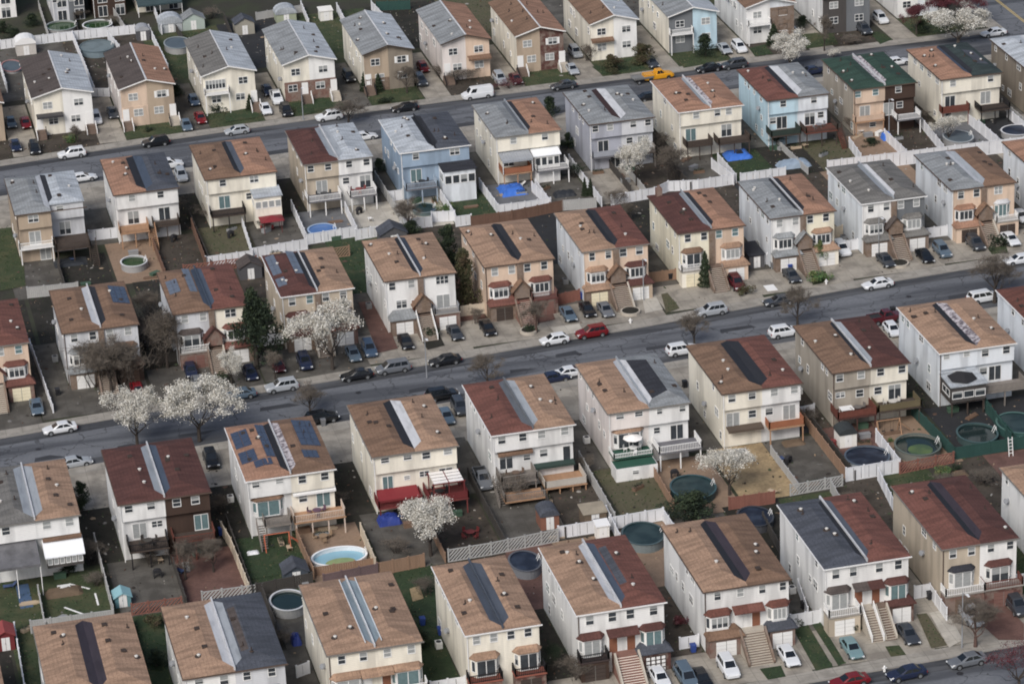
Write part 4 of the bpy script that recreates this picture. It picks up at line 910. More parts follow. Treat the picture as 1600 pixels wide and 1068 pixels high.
for k in ['A%d' % i for i in range(0, 13)]:
    q = HS[k]
    patch('c' if k not in ('A3', 'A5') else 'C', q.x - 4.6, q.x, interp(S1U, q.x) + 2.32, q.y + 18, .008)
    patch('g' if k in ('A2', 'A4', 'A5', 'A7', 'A8', 'A9', 'A12', 'A3') else 'd', q.x + .05, q.x + q.W, interp(S1U, q.x + 4) + 2.32, q.y + 1, .008)
    patch('CdgkgDyC'[hash_(k) % 8], q.x - 4.6, q.x + q.W, q.y + 20.6, 585, .006)
# lawns and paving seen between things
ppatch('r', [(560, 473), (590, 470), (622, 545), (590, 552)])
ppatch('g', [(201, 205), (240, 195), (265, 196), (275, 209), (205, 217)]); ppatch('G', [(352, 178), (390, 168), (410, 183), (352, 192)])
ppatch('G', [(455, 163), (505, 153), (530, 165), (470, 182)]); ppatch('g', [(585, 150), (645, 140), (656, 155), (590, 163)])
ppatch('G', [(925, 105), (985, 90), (1012, 108), (940, 117)]); ppatch('g', [(1060, 90), (1105, 85), (1125, 97), (1068, 107)])
ppatch('G', [(1170, 76), (1195, 70), (1208, 85), (1180, 89)]); ppatch('g', [(1245, 55), (1300, 50), (1310, 70), (1260, 77)])
ppatch('G', [(1372, 50), (1395, 62), (1375, 70), (1360, 52)])
ppatch('G', [(1240, 985), (1262, 975), (1302, 1042), (1275, 1048)]); ppatch('G', [(1268, 974), (1282, 972), (1321, 1036), (1310, 1040)])
ppatch('g', [(1383, 1010), (1405, 1008), (1416, 1023), (1392, 1026)]); ppatch('y', [(1432, 960), (1448, 958), (1480, 1008), (1455, 1013)])
ppatch('G', [(1187, 1045), (1220, 1040), (1228, 1057), (1200, 1062)])
ppatch('y', [(1045, 470), (1052, 468), (1062, 482), (1040, 490)], .018)
ppatch('y', [(1033, 460), (1043, 458), (1062, 482), (1040, 486)], .014); ppatch('l', [(1003, 462), (1023, 460), (1036, 484), (1008, 490)], .018)
ppatch('l', [(860, 512), (905, 506), (912, 518), (870, 526)], .02)
ppatch('r', [(830, 485), (860, 480), (868, 500), (838, 506)], .018)
ppatch('r', [(1500, 945), (1560, 935), (1600, 975), (1600, 1000), (1560, 1000)], .018)
ppatch('l', [(1452, 958), (1478, 952), (1505, 1000), (1483, 1012)], .018)
ppatch('g', [(1268, 428), (1290, 424), (1295, 440), (1270, 446)], .018)
ppatch('g', [(1540, 384), (1570, 378), (1575, 395), (1550, 398)], .018)
ppatch('D', [(655, 525), (685, 520), (695, 540), (668, 547)], .018)
ppatch('D', [(325, 588), (360, 583), (370, 602), (335, 608)], .018)
ppatch('g', [(0, 405), (36, 400), (40, 447), (0, 455)], .018)
ppatch('G', [(385, 885), (455, 878), (462, 895), (390, 905)], .02)
ppatch('s', [(640, 920), (655, 915), (662, 935), (645, 940)], .02)
for i in range(16):                                  # dark sealed joints and patches on the middle street
    x = 25 + i * 11 + random.uniform(-4, 4); y = interp(S2L, x) + random.uniform(3, 11)
    sheet('road_patch', [(x, y), (x + random.uniform(2, 6), y + .2), (x + random.uniform(2, 6), y + random.uniform(1, 2)), (x + .2, y + 1.2)], -.114, plain('tar', (74, 77, 84), k=.62, amp=.15, fine=.1))
# ---------------------------------------------------------------- vehicles
PAINT = dict(white=(226, 229, 232), silver=(170, 175, 180), grey=(108, 112, 118), black=(26, 28, 32), navy=(34, 42, 66), blue=(70, 88, 110), teal=(120, 148, 152),
             red=(116, 24, 30), maroon=(86, 34, 40), yellow=(226, 160, 38), darkgrey=(62, 66, 72), steel=(92, 108, 122), green=(50, 66, 62))
PN = dict(darkgrey='dark grey', steel='blue-grey', teal='teal', yellow='yellow')
def paint(c): return mat('paint_' + c, PAINT[c], 0.85, 0.22, 0.03, (1, 1, 1), 0, spec=0.6, sat=1)
CGLASS = plain('car_glass', (26, 32, 38), rough=0.06, amp=0.2, fine=0, spec=0.7)
TYRE = plain('tyre', (30, 30, 32), rough=0.9)
RIM = plain('rim', (150, 154, 158), rough=0.35, metal=.6, fine=0)
LAMPF = plain('headlight', (214, 220, 224), rough=0.15, fine=0, amp=.03)
LAMPR = plain('taillight', (150, 22, 24), rough=0.25, fine=0, amp=.05)
BED = plain('truck_bed', (44, 46, 48))
# type: length, width, hood z, belt z, roof z, cabin (rear base, rear top, front top, front base), tail z
CT = dict(sedan=(4.75, 1.82, .90, .95, 1.44, -1.95, -1.15, .25, 1.1, 1.0), SUV=(4.75, 1.9, 1.08, 1.12, 1.74, -2.25, -1.95, .35, 1.15, 1.1),
          hatchback=(4.3, 1.8, .95, 1.0, 1.5, -2.05, -1.45, .35, 1.15, 1.0), minivan=(5.05, 1.95, 1.02, 1.08, 1.76, -2.4, -2.1, .75, 1.6, 1.06),
          van=(5.6, 2.0, 1.2, 1.3, 2.15, -2.76, -2.7, 1.25, 1.9, 1.25), pickup=(5.6, 1.95, 1.12, 1.16, 1.85, -.75, -.5, .6, 1.35, 1.1))
def car_meshes(t):
    L, W, zh, zb, zr, rb, rt, ft, fb, ztail = CT[t]; a = L / 2; w = W / 2
    st = [(-a, w * .78, .48, ztail - .18), (-a + .1, w * .92, .32, ztail - .02), (-a + .55, w * .99, .26, ztail), (rb + .3, w, .24, zb), (fb - .3, w, .24, zb), (fb + .2, w * .99, .24, zh),
          (a - .45, w * .95, .26, zh - .1), (a - .12, w * .84, .34, zh - .22), (a, w * .66, .44, zh - .36)]
    st = sorted(st)
    rings = []
    for x, hw, z0, z1 in st:
        m = z0 + (z1 - z0) * .55
        rings.append([(x, -hw * .9, z0), (x, -hw, z0 + .16), (x, -hw * 1.0, m), (x, -hw * .97, z1 - .1), (x, -hw * .86, z1), (x, hw * .86, z1), (x, hw * .97, z1 - .1), (x, hw, m), (x, hw, z0 + .16), (x, hw * .9, z0)])
    b = MB().ring(rings, 0)
    wb, wt = w * .87, w * .70
    zc = (zb + zr) / 2
    r1 = [(rb, -wb * .93, zb - .04), (rb + .25, -wb, zb - .04), (fb - .3, -wb, zb - .04), (fb, -wb * .88, zb - .04), (fb, wb * .88, zb - .04), (fb - .3, wb, zb - .04), (rb + .25, wb, zb - .04), (rb, wb * .93, zb - .04)]
    r2 = [(rt, -wt * .95, zr - .06), (rt + .2, -wt, zr - .06), (ft - .2, -wt, zr - .06), (ft, -wt * .92, zr - .06), (ft, wt * .92, zr - .06), (ft - .2, wt, zr - .06), (rt + .2, wt, zr - .06), (rt, wt * .95, zr - .06)]
    r3 = [(x * 0.92 + (rt + ft) / 2 * .08, y * .86, zr) for x, y, z in r2]
    b.ring([r1, r2, r3], 0)
    if t == 'pickup':
        b.box(-a + .12, rb - .1, -w * .8, w * .8, zb - .05, zb + .012, 1)
        for sg in (-1, 1): b.box(-a + .05, rb, sg * w * .86 - .06, sg * w * .86 + .06, zb - .2, zb + .12, 0)
        b.box(-a + .03, -a + .12, -w * .85, w * .85, zb - .2, zb + .12, 0)
    # dark arches
    for sx in (-1, 1):
        for sy in (-1, 1):
            b.ring([[(sx * L * .295 + .42 * math.cos(k * math.pi / 6), sy * w * o, .36 + .42 * math.sin(k * math.pi / 6)) for k in range(7)] for o in ((.9, 1.006) if sy > 0 else (1.006, .9))], 1)
    body = b
    def lerp(p, q, t_): return tuple(p[i] + (q[i] - p[i]) * t_ for i in range(3))
    def pane(p0, p1, q1, q0, u0, u1, v0, v1, o):
        c = [lerp(lerp(p0, p1, u), lerp(q0, q1, u), v) for u, v in ((u0, v0), (u1, v0), (u1, v1), (u0, v1))]
        n = (Vector(c[1]) - Vector(c[0])).cross(Vector(c[3]) - Vector(c[0])).normalized() * o
        return MB().ring([[tuple(Vector(p) - n * .5) for p in c], [tuple(Vector(p) + n) for p in c]])
    wind = pane(r1[3], r1[4], r2[4], r2[3], .06, .94, .1, .94, .014)
    rear = pane(r1[7], r1[0], r2[0], r2[7], .08, .92, .25, .92, .014)
    sides = []
    for sg in (0, 1):
        p0, p1, q1, q0 = (r1[1], r1[2], r2[2], r2[1]) if sg == 0 else (r1[5], r1[6], r2[6], r2[5])
        if t == 'van':
            u = (.74, .97) if sg == 0 else (.03, .26)
            sides.append([pane(p0, p1, q1, q0, u[0], u[1], .12, .88, .014)])
        else:
            n = 3 if t in ('SUV', 'minivan') else 2
            sides.append([pane(p0, p1, q1, q0, (k + .04) / n, (k + .93) / n, .12, .9, .014) for k in range(n)])
    lamps = {}
    hl = MB().box(a - .2, a - .03, -w * .86, -w * .5, zh - .42, zh - .24); 
    tl = MB().box(-a + .0, -a + .14, -w * .9, -w * .6, ztail - .42, ztail - .16)
    return dict(body=body, wind=wind, rear=rear, sides=sides, hl=hl, tl=tl)
WHEEL = None
def wheel_mesh():
    b = MB(); n = 14
    b.ring([[(r * math.cos(2 * math.pi * i / n), y, r * math.sin(2 * math.pi * i / n)) for i in range(n)] for r, y in ((.3, -.11), (.34, -.08), (.34, .08), (.3, .11))])
    return b.mesh('wheel', TYRE)
def rim_mesh():
    b = MB(); n = 12
    b.ring([[(r * math.cos(2 * math.pi * i / n), y, r * math.sin(2 * math.pi * i / n)) for i in range(n)] for r, y in ((.23, -.1), (.23, -.13), (.1, -.125), (.08, -.14))])
    return b.mesh('rim', RIM)
_cm = {}
CARS = []
def car(t, c, px, py, d, label, z=0.0, far=False, jit=0.0):
    """d: heading in degrees, 0 = right along the street, 90 = away from the camera"""
    if t not in _cm: _cm[t] = car_meshes(t)
    M_ = _cm[t]
    x, y = at(px, py, .75 + z)
    name = dict(sedan='sedan_car', SUV='suv_car', hatchback='hatchback_car', minivan='minivan', van='cargo_van', pickup='pickup_truck')[t]
    d = d + random.uniform(-1.2, 1.2)
    o = thing(name, label, 'van' if t in ('van', 'minivan') else 'pickup' if t == 'pickup' else 'car', (x, y, z), 'cars parked along the streets and driveways', R(d))
    me = cached(('car', t, c), lambda: M_['body'].mesh('body', [paint(c), BED])); link('body', me, o)
    link('windscreen', cached(('cw', t), lambda: M_['wind'].mesh('windscreen', CGLASS)), o)
    link('rear_window', cached(('cr', t), lambda: M_['rear'].mesh('rear_window', CGLASS)), o)
    for s in (0, 1):
        for i, p in enumerate(M_['sides'][s]):
            link('side_window', cached(('cs', t, s, i), lambda: p.mesh('side_window', CGLASS)), o)
    L, W = CT[t][:2]
    for sx in (-1, 1):
        for sy in (-1, 1):
            wl = link('wheel', cached('wheel', wheel_mesh), o, (sx * L * .295, sy * (W / 2 - .10), .34))
            r = link('rim', cached('rim', rim_mesh), wl)
            if sy > 0: r.rotation_euler = (0, 0, math.pi)
    for sy in (-1, 1):
        k = link('headlight', cached(('hl', t), lambda: M_['hl'].mesh('headlight', LAMPF)), o, (0, 0 if sy < 0 else CT[t][1] * .68, 0))
        k = link('taillight', cached(('tl', t), lambda: M_['tl'].mesh('taillight', LAMPR)), o, (0, 0 if sy < 0 else CT[t][1] * .75, 0))
    CARS.append(o)
    return o
def at_kerb(t, c, px, py, hk, extra='', d=180, where='at the kerb before'):
    car(t, c, px, py, d + 4.5, f"{PN.get(c, c)} {t}{' ' + extra if extra else ''} {where} the {HS[hk].phrase}", -.118)
def in_drive(t, c, px, py, hk, extra='', d=-90, where='in the driveway of'):
    car(t, c, px, py, d, f"{PN.get(c, c)} {t}{' ' + extra if extra else ''} {where} the {HS[hk].phrase}", .02)
for a in (
    ('SUV', 'white', 112, 239, 'A1'), ('SUV', 'black', 243, 221, 'A2'), ('hatchback', 'silver', 370, 203, 'A3'), ('SUV', 'white', 514, 181, 'A4'), ('sedan', 'black', 632, 167, 'A5'),
    ('van', 'white', 746, 147, 'A6'), ('sedan', 'darkgrey', 880, 132, 'A7'), ('sedan', 'black', 1107, 105, 'A9'), ('SUV', 'darkgrey', 1147, 100, 'A10')):
    at_kerb(*a)
for a in (('sedan', 'white', 129, 276, 'B1', '', 0, 'at the far kerb behind'), ('sedan', 'white', 568, 212, 'B4', '', 0, 'at the far kerb behind'), ('sedan', 'black', 1016, 150, 'B7', '', 0, 'at the far kerb behind'),
          ('sedan', 'navy', 1272, 109, 'B9', '', 0, 'at the far kerb behind'), ('sedan', 'white', 1402, 95, 'B10', '', 0, 'at the far kerb behind'), ('SUV', 'white', 264, 256, 'B2', '', 0, 'at the far kerb behind')):
    at_kerb(*a)
in_drive('SUV', 'silver', 283, 273, 'B3', '', -90, 'in the passage left of')
for a in (('sedan', 'red', 40, 191, 'A1'), ('sedan', 'steel', 17, 190, 'A0', 'farther back'), ('sedan', 'navy', 24, 226, 'A0', 'nearest the street'), ('SUV', 'black', 54, 231, 'A1', 'nearest the street'),
          ('SUV', 'white', 150, 184, 'A1', 'right', -90, 'beside the white wall of'), ('sedan', 'darkgrey', 176, 175, 'A2'), ('sedan', 'steel', 291, 194, 'A3', 'nearest the street'), ('hatchback', 'blue', 303, 156, 'A3', 'farthest back'),
          ('sedan', 'red', 313, 183, 'A3'), ('sedan', 'white', 415, 169, 'A4'), ('pickup', 'white', 432, 152, 'A4', 'farther back'), ('SUV', 'black', 447, 172, 'A4', 'nearest the street'), ('sedan', 'navy', 418, 140, 'A4', 'farthest back', -90),
          ('SUV', 'black', 545, 119, 'A5'), ('hatchback', 'red', 661, 104, 'A6', 'farther back'), ('SUV', 'darkgrey', 657, 125, 'A6', 'farther out'), ('SUV', 'silver', 781, 122, 'A7'), ('sedan', 'maroon', 806, 122, 'A7', 'before the left half', -90, 'by'),
          ('SUV', 'silver', 899, 81, 'A8', 'farther back'), ('sedan', 'silver', 894, 107, 'A8', 'nearest the street'), ('sedan', 'darkgrey', 1018, 96, 'A9'), ('sedan', 'silver', 1132, 75, 'A10'), ('SUV', 'white', 1155, 73, 'A10'),
          ('SUV', 'darkgrey', 1350, 45, 'A12'), ('SUV', 'white', 1376, 28, 'A12', 'farther back'), ('sedan', 'white', 1238, 48, 'A11')):
    in_drive(*a)
at_kerb('sedan', 'white', 1552, 50, 'A12', 'past the blossom tree', 180, 'right of')
for a in (('sedan', 'white', 93, 667, 'C1'), ('sedan', 'steel', 374, 614, 'C3'), ('SUV', 'silver', 440, 602, 'C4'), ('sedan', 'black', 557, 584, 'C4', 'behind another'), ('minivan', 'grey', 614, 573, 'C5', ), ('sedan', 'black', 695, 561, 'C5'),
          ('hatchback', 'white', 866, 529, 'C6'), ('SUV', 'red', 924, 518, 'C7'), ('SUV', 'silver', 1111, 484, 'C8'), ('sedan', 'darkgrey', 1217, 468, 'C9'), ('sedan', 'white', 1371, 442, 'C10'), ('sedan', 'white', 1592, 404, 'C12')):
    at_kerb(*a)
for a in (('sedan', 'silver', 117, 720, 'D1'), ('SUV', 'black', 503, 651, 'D3'), ('SUV', 'black', 691, 615, 'D4'), ('sedan', 'navy', 866, 588, 'D5'), ('sedan', 'white', 893, 579, 'D5', 'rightmost'), ('SUV', 'white', 1066, 545, 'D6'),
          ('SUV', 'white', 1226, 517, 'D7'), ('pickup', 'maroon', 1384, 495, 'D8'), ('minivan', 'white', 1537, 463, 'D9')):
    at_kerb(*a[:5], a[5] if len(a) > 5 else '', 0, 'at the far kerb behind')
in_drive('SUV', 'black', 330, 716, 'D2', '', -90, 'in the passage right of'); in_drive('sedan', 'steel', 697, 648, 'D4', '', -90, 'in the passage right of')
car('pickup', 'grey', 754, 747, -90, 'grey pickup standing beside the left wall of the ' + HS['D5'].phrase, .02)
car('hatchback', 'white', 1394, 513, -90, 'white hatchback in the passage between taupe house and pale blue house', .02)
car('SUV', 'darkgrey', 718, 634, -90, 'dark grey SUV in the passage left of the ' + HS['D5'].phrase, .02)
for a in (('sedan', 'steel', 57, 634, 'C1'), ('sedan', 'red', 215, 608, 'C2'), ('sedan', 'grey', 310, 597, 'C3'), ('hatchback', 'navy', 298, 577, 'C3', 'farther back'), ('hatchback', 'navy', 391, 581, 'C3', 'right of the blossom', -90, 'by'),
          ('sedan', 'maroon', 434, 568, 'C4'), ('SUV', 'navy', 476, 564, 'C4'), ('sedan', 'steel', 552, 551, 'C5', 'left'), ('SUV', 'blue', 577, 544, 'C5'), ('sedan', 'black', 634, 532, 'C5'), ('sedan', 'darkgrey', 711, 518, 'C5'),
          ('sedan', 'black', 762, 511, 'C6'), ('sedan', 'steel', 888, 489, 'C7'), ('sedan', 'black', 918, 482, 'C7'), ('sedan', 'grey', 946, 482, 'C7'), ('SUV', 'maroon', 1151, 441, 'C8'), ('sedan', 'darkgrey', 1237, 429, 'C9'),
          ('SUV', 'white', 1315, 388, 'C9'), ('sedan', 'darkgrey', 1384, 405, 'C10'), ('sedan', 'black', 1445, 398, 'C10'), ('SUV', 'steel', 1472, 390, 'C10'), ('SUV', 'darkgrey', 1524, 379, 'C11'), ('sedan', 'white', 1579, 372, 'C11'), ('sedan', 'white', 1595, 336, 'C12', 'farther back')):
    in_drive(*a)
for a in (('sedan', 'white', 1031, 1056, 'E5'), ('minivan', 'steel', 1072, 1054, 'E6'), ('sedan', 'black', 1097, 1058, 'E6'), ('SUV', 'white', 1138, 1040, 'E6'), ('sedan', 'white', 1232, 1022, 'E6'), ('sedan', 'teal', 1331, 1010, 'E7'),
          ('sedan', 'darkgrey', 1419, 988, 'E7'), ('pickup', 'silver', 1516, 958, 'E8'), ('SUV', 'darkgrey', 1589, 944, 'E9')):
    in_drive(*a)
for a in (('sedan', 'red', 1327, 1061, 'E7'), ('sedan', 'navy', 1416, 1049, 'E7', ), ('sedan', 'grey', 1511, 1029, 'E8')):
    at_kerb(*a)
# yellow tow truck with its grey flatbed
x, y = at(1015, 118, 1.0)
tt = thing('tow_truck', 'yellow tow truck with a grey flatbed at the upper kerb', 'truck', (x, y, -.118), None, R(4))
M_ = car_meshes('pickup')
M_['body'].build('body', [paint('yellow'), BED], tt, (1.6, 0, .25)); M_['wind'].build('windscreen', CGLASS, tt, (1.6, 0, .25))
for s in (0, 1):
    for p in M_['sides'][s]: p.build('side_window', CGLASS, tt, (1.6, 0, .25))
MB().box(-3.2, .4, -1.1, 1.1, .95, 1.15).box(-3.2, .4, -1.14, -1.05, 1.15, 1.3).box(-3.2, .4, 1.05, 1.14, 1.15, 1.3).build('flatbed', plain('flatbed', (120, 120, 118), rough=.5), tt)
MB().box(-1.0, .6, -1.0, 1.0, 1.16, 1.5).build('tool_box', paint('yellow'), tt)
for sx in (3.2, -.1, -2.3):
    for sy in (-1, 1):
        wl = link('wheel', cached('wheel', wheel_mesh), tt, (sx, sy * .95, .36)); link('rim', cached('rim', rim_mesh), wl)
# ---------------------------------------------------------------- trees and plants
LEAFM = dict(
    blossom=[mat('petal_white', (232, 229, 218), .95, .8, .06, fine=0), mat('petal_pale', (196, 190, 174), .9, .8, .08, fine=0), mat('petal_grey', (132, 124, 106), .7, .8, .1, fine=0)],
    dark=[mat('leaf_dark', (46, 64, 42), .7, .8, .15, fine=0), mat('leaf_deep', (34, 50, 36), .7, .8, .15, fine=0), mat('leaf_mid', (66, 84, 50), .7, .8, .15, fine=0)],
    olive=[mat('leaf_olive', (98, 98, 56), .65, .8, .15, fine=0), mat('leaf_olive2', (78, 82, 50), .65, .8, .15, fine=0), mat('leaf_brown', (104, 86, 58), .6, .8, .15, fine=0)],
    bright=[mat('leaf_bright', (84, 128, 56), .7, .8, .15, fine=0), mat('leaf_green', (58, 98, 48), .7, .8, .15, fine=0), mat('leaf_yellow', (128, 138, 62), .7, .8, .15, fine=0)],
    red=[mat('leaf_red', (112, 44, 54), .8, .8, .15, fine=0), mat('leaf_wine', (84, 36, 46), .8, .8, .15, fine=0), mat('leaf_pink', (148, 84, 92), .8, .8, .15, fine=0)],
    brown=[mat('twig_brown', (134, 122, 108), .6, .9, .15, fine=0), mat('twig_dark', (96, 86, 76), .6, .9, .15, fine=0), mat('twig_red', (112, 78, 66), .6, .9, .15, fine=0)])
def leaf(b, rnd, c, s, m):
    n = Vector((rnd.gauss(0, 1), rnd.gauss(0, 1), rnd.gauss(0, 1) + .4)).normalized(); u = n.orthogonal().normalized(); v = n.cross(u)
    a = rnd.uniform(0, 6.28); p = u * math.cos(a) + v * math.sin(a); q = n.cross(p)
    e = s * rnd.uniform(.6, 1.3); w = e * rnd.uniform(.5, .9)
    b.poly([c - p * e, c - q * w * .8 + p * e * .1, c + p * e, c + q * w], m)
def grow(b, rnd, p, d, L, r, depth, tips, spread=.55, up=.12, mids=None, nmin=2, nmax=3):
    seg = 2 if depth > 1 else 1
    for _ in range(seg):
        d = (d + Vector((rnd.gauss(0, .12), rnd.gauss(0, .12), rnd.gauss(0, .08) + up * .4))).normalized()
        q = p + d * (L / seg)
        b.tube(p, q, r, r * .75, 5 if r > .06 else 3); p = q; r *= .78
    if mids is not None: mids.append(p.copy())
    if depth == 0: tips.append(p); return
    for k in range(rnd.randint(nmin, nmax)):
        nd = (d + Vector((rnd.gauss(0, spread), rnd.gauss(0, spread), rnd.gauss(0, spread * .6) + up))).normalized()
        grow(b, rnd, p, nd, L * rnd.uniform(.62, .88), r * rnd.uniform(.6, .8), depth - 1, tips, spread, up, mids, nmin, nmax)
def tree_variant(kind, seed):
    """trunk and crown meshes of a tree about 1 unit high above its base, crown radius about .5"""
    rnd = random.Random(seed); b = MB(); tips = []; mids = []
    c = MB()
    if kind in ('blossom', 'red', 'thinred'):
        b.tube((0, 0, -.05), (0, 0, 1.5), .19, .15, 7)
        for k in range(6):
            a = k * 1.05 + rnd.uniform(-.3, .3)
            grow(b, rnd, Vector((0, 0, 1.3 + .12 * k)), Vector((math.cos(a) * .75, math.sin(a) * .75, .95)).normalized(), 1.6, .09, 4, tips, .5, .2, mids, 2, 3)
        pts = tips + mids
        for p in pts:
            for k in range(28 if kind != 'thinred' else 5):
                o = Vector((rnd.gauss(0, .2), rnd.gauss(0, .2), rnd.gauss(0, .2)))
                if p.z + o.z < 1.6: continue
                leaf(c, rnd, p + o, .07, rnd.choice((0, 0, 0, 1, 1, 2)))
        h = 6.2
    elif kind == 'bare':
        b.tube((0, 0, -.05), (0, 0, 1.6), .24, .18, 7)
        for k in range(7):
            a = k * 2.1 + rnd.uniform(-.3, .3); l = (.75, .7, .55, .45, .35, .2, .05)[k]
            if k: b.tube((0, 0, 1.3 + .3 * k), (0, 0, 1.6 + .3 * k), .15 - .016 * k, .13 - .016 * k, 6)
            grow(b, rnd, Vector((0, 0, 1.5 + .3 * k)), Vector((math.cos(a) * l, math.sin(a) * l, .8)).normalized(), 1.35, .105, 4, tips, .48, .12, mids)
        for p in tips + mids:
            for k in range(4):
                q = p + Vector((rnd.gauss(0, .4), rnd.gauss(0, .4), rnd.gauss(.3, .25))); c.tube(p, q, .015, .007, 3)
    elif kind == 'cone':
        b.tube((0, 0, -.05), (0, 0, 5), .14, .03, 6)
        for k in range(5200):
            z = 5.4 * (1 - rnd.random() ** .62); t = z / 5.4; rr = (1 - t) ** .8 * 1.05 + .06
            rr *= .85 + .22 * math.sin(z * 7 + rnd.random()); a = rnd.uniform(0, 6.283); q = rr * rnd.uniform(.6, 1.04) ** .5
            leaf(c, rnd, Vector((q * math.cos(a), q * math.sin(a), .15 + z)), .1, 0 if rnd.random() < .5 else (1 if q < rr * .8 else 2))
    elif kind == 'dense':
        b.tube((0, 0, -.05), (0, 0, 2.2), .2, .1, 6)
        cl = [(Vector((rnd.gauss(0, .75), rnd.gauss(0, .75), rnd.uniform(.9, 4.9))), rnd.uniform(.55, .95)) for _ in range(34)]
        cl = [(Vector((p.x * (1.6 - p.z * .29), p.y * (1.6 - p.z * .29), p.z)), r * (1.2 - p.z * .13)) for p, r in cl]
        for p, r in cl:
            m0 = rnd.choice((0, 0, 1, 2))
            for k in range(170):
                d = Vector((rnd.gauss(0, 1), rnd.gauss(0, 1), rnd.gauss(0, 1))).normalized() * r * rnd.uniform(.55, 1.05)
                if p.z + d.z > .1: leaf(c, rnd, p + d, .1, m0 if rnd.random() < .7 else rnd.choice((0, 1, 2)))
    elif kind == 'shrub':
        for k in range(6):
            a = rnd.uniform(0, 6.28); b.tube((0, 0, -.02), (.4 * math.cos(a), .4 * math.sin(a), .7), .03, .01, 3)
        cl = [(Vector((rnd.gauss(0, .38), rnd.gauss(0, .38), rnd.uniform(.25, .8))), rnd.uniform(.25, .42)) for _ in range(12)]
        for p, r in cl:
            m0 = rnd.choice((0, 0, 1, 2))
            for k in range(85):
                d = Vector((rnd.gauss(0, 1), rnd.gauss(0, 1), rnd.gauss(0, 1))).normalized() * r * rnd.uniform(.6, 1.05)
                if p.z + d.z > .02: leaf(c, rnd, p + d, .07, m0 if rnd.random() < .7 else rnd.choice((0, 1, 2)))
    elif kind == 'thicket':
        for k in range(14):
            a = rnd.uniform(0, 6.28); l = rnd.uniform(.1, .6)
            grow(b, rnd, Vector((rnd.gauss(0, .35), rnd.gauss(0, .35), 0)), Vector((l * math.cos(a), l * math.sin(a), .9)).normalized(), 1.3, .045, 3, tips, .4, .16, mids)
        for p in tips + mids:
            for k in range(3):
                q = p + Vector((rnd.gauss(0, .35), rnd.gauss(0, .35), rnd.gauss(.2, .25))); c.tube(p, q, .014, .007, 3)
    return b, c
NM = dict(blossom='blossom_tree', red='red_leaf_tree', thinred='red_leaf_tree', bare='bare_tree', cone='conifer', dense='evergreen_tree', shrub='shrub', thicket='bare_bush')
CATN = dict(shrub='shrub', thicket='shrub')
GRP = dict(blossom='white blossom trees', bare='leafless trees', cone='clipped conifers', shrub='low shrubs', dense='evergreen trees', thicket='leafless thickets')
NAT = dict(blossom=(7.0, 7.2), red=(7.0, 7.2), thinred=(7.0, 7.2), bare=(6.0, 8.0), cone=(2.1, 5.5), dense=(3.6, 5.6), shrub=(1.6, 1.1), thicket=(4.0, 4.6))
def plant(kind, px, py, w, hgt, label, pal=None, rz=None, z=0, v=None, bark=None):
    """px, py = foot of the plant; w, hgt in metres"""
    v = hash_(label) % 3 if v is None else v
    pal = pal or ('brown' if kind in ('bare', 'thicket') else {'blossom': 'blossom', 'red': 'red', 'thinred': 'red'}.get(kind, 'dark'))
    key = ('plant', kind, v)
    if key not in _cache: _cache[key] = tree_variant(kind, v * 17 + 3)
    b, c = _cache[key]
    x, y = at(px, py, z)
    o = thing(NM[kind], label, CATN.get(kind, 'tree'), (x, y, z), GRP.get(kind), R(rz if rz is not None else hash_(label) % 360))
    nw, nh = NAT[kind]; sx, sz = w / nw, hgt / nh
    bk = bark or BARK
    t = link('trunk' if kind not in ('shrub', 'thicket') else 'stem', cached(key + ('t', bk.name), lambda: b.mesh('trunk', bk)), o)
    k = link('crown' if kind != 'bare' and kind != 'thicket' else 'twigs', cached(key + ('c', pal), lambda: c.mesh('crown', LEAFM[pal])), o)
    for q in (t, k): q.scale = (sx, sx, sz)
    return o
# white blossom trees
plant('blossom', 215, 697, 9.2, 8.6, 'white blossom tree over the street left of a larger one', v=0)
plant('blossom', 312, 688, 11.2, 9.4, 'wide white blossom tree overhanging the street above a maroon roof', v=1)
plant('blossom', 362, 600, 5.0, 5.3, 'small white blossom tree between parked cars before the brick gable', v=2)
plant('blossom', 520, 577, 11.2, 10.0, 'large round white blossom tree in front of the beige house', v=1, rz=70)
plant('blossom', 673, 868, 9.6, 8.6, 'white blossom tree in the yard below the red pergola deck', v=2, rz=40)
plant('blossom', 1140, 773, 7.8, 7.2, 'sparse white blossom tree on straw beside the cream and white house', v=0, rz=10)
plant('blossom', 995, 290, 7.6, 8.0, 'narrow white blossom tree against the lavender grey house', v=0, rz=100)
plant('blossom', 1234, 105, 10.0, 6.4, 'white blossom tree by the kerb under the white balcony house', v=2, rz=190)
plant('blossom', 1497, 74, 12.5, 7.0, 'broad white blossom tree at the corner beneath the red tree', v=1, rz=20)
plant('blossom', 1482, 224, 5.4, 5.2, 'little pale blossom tree between a fence and a pool', v=0, rz=30)
plant('blossom', 1303, 92, 2.6, 1.8, 'tiny pale blossom tree above the green roof', v=2)
# red trees
plant('red', 1432, 55, 5.6, 6.4, 'dark red tree beside the white house at the top', v=0)
plant('red', 1487, 36, 11.0, 7.0, 'wide dark red tree behind the broad blossom tree', v=1)
plant('thinred', 1592, 1078, 8.0, 6.4, 'pinkish red tree in the bottom right corner', v=2)
plant('thinred', 795, 138, 6.5, 1.6, 'low reddish bush in front of the red brick house', v=2)
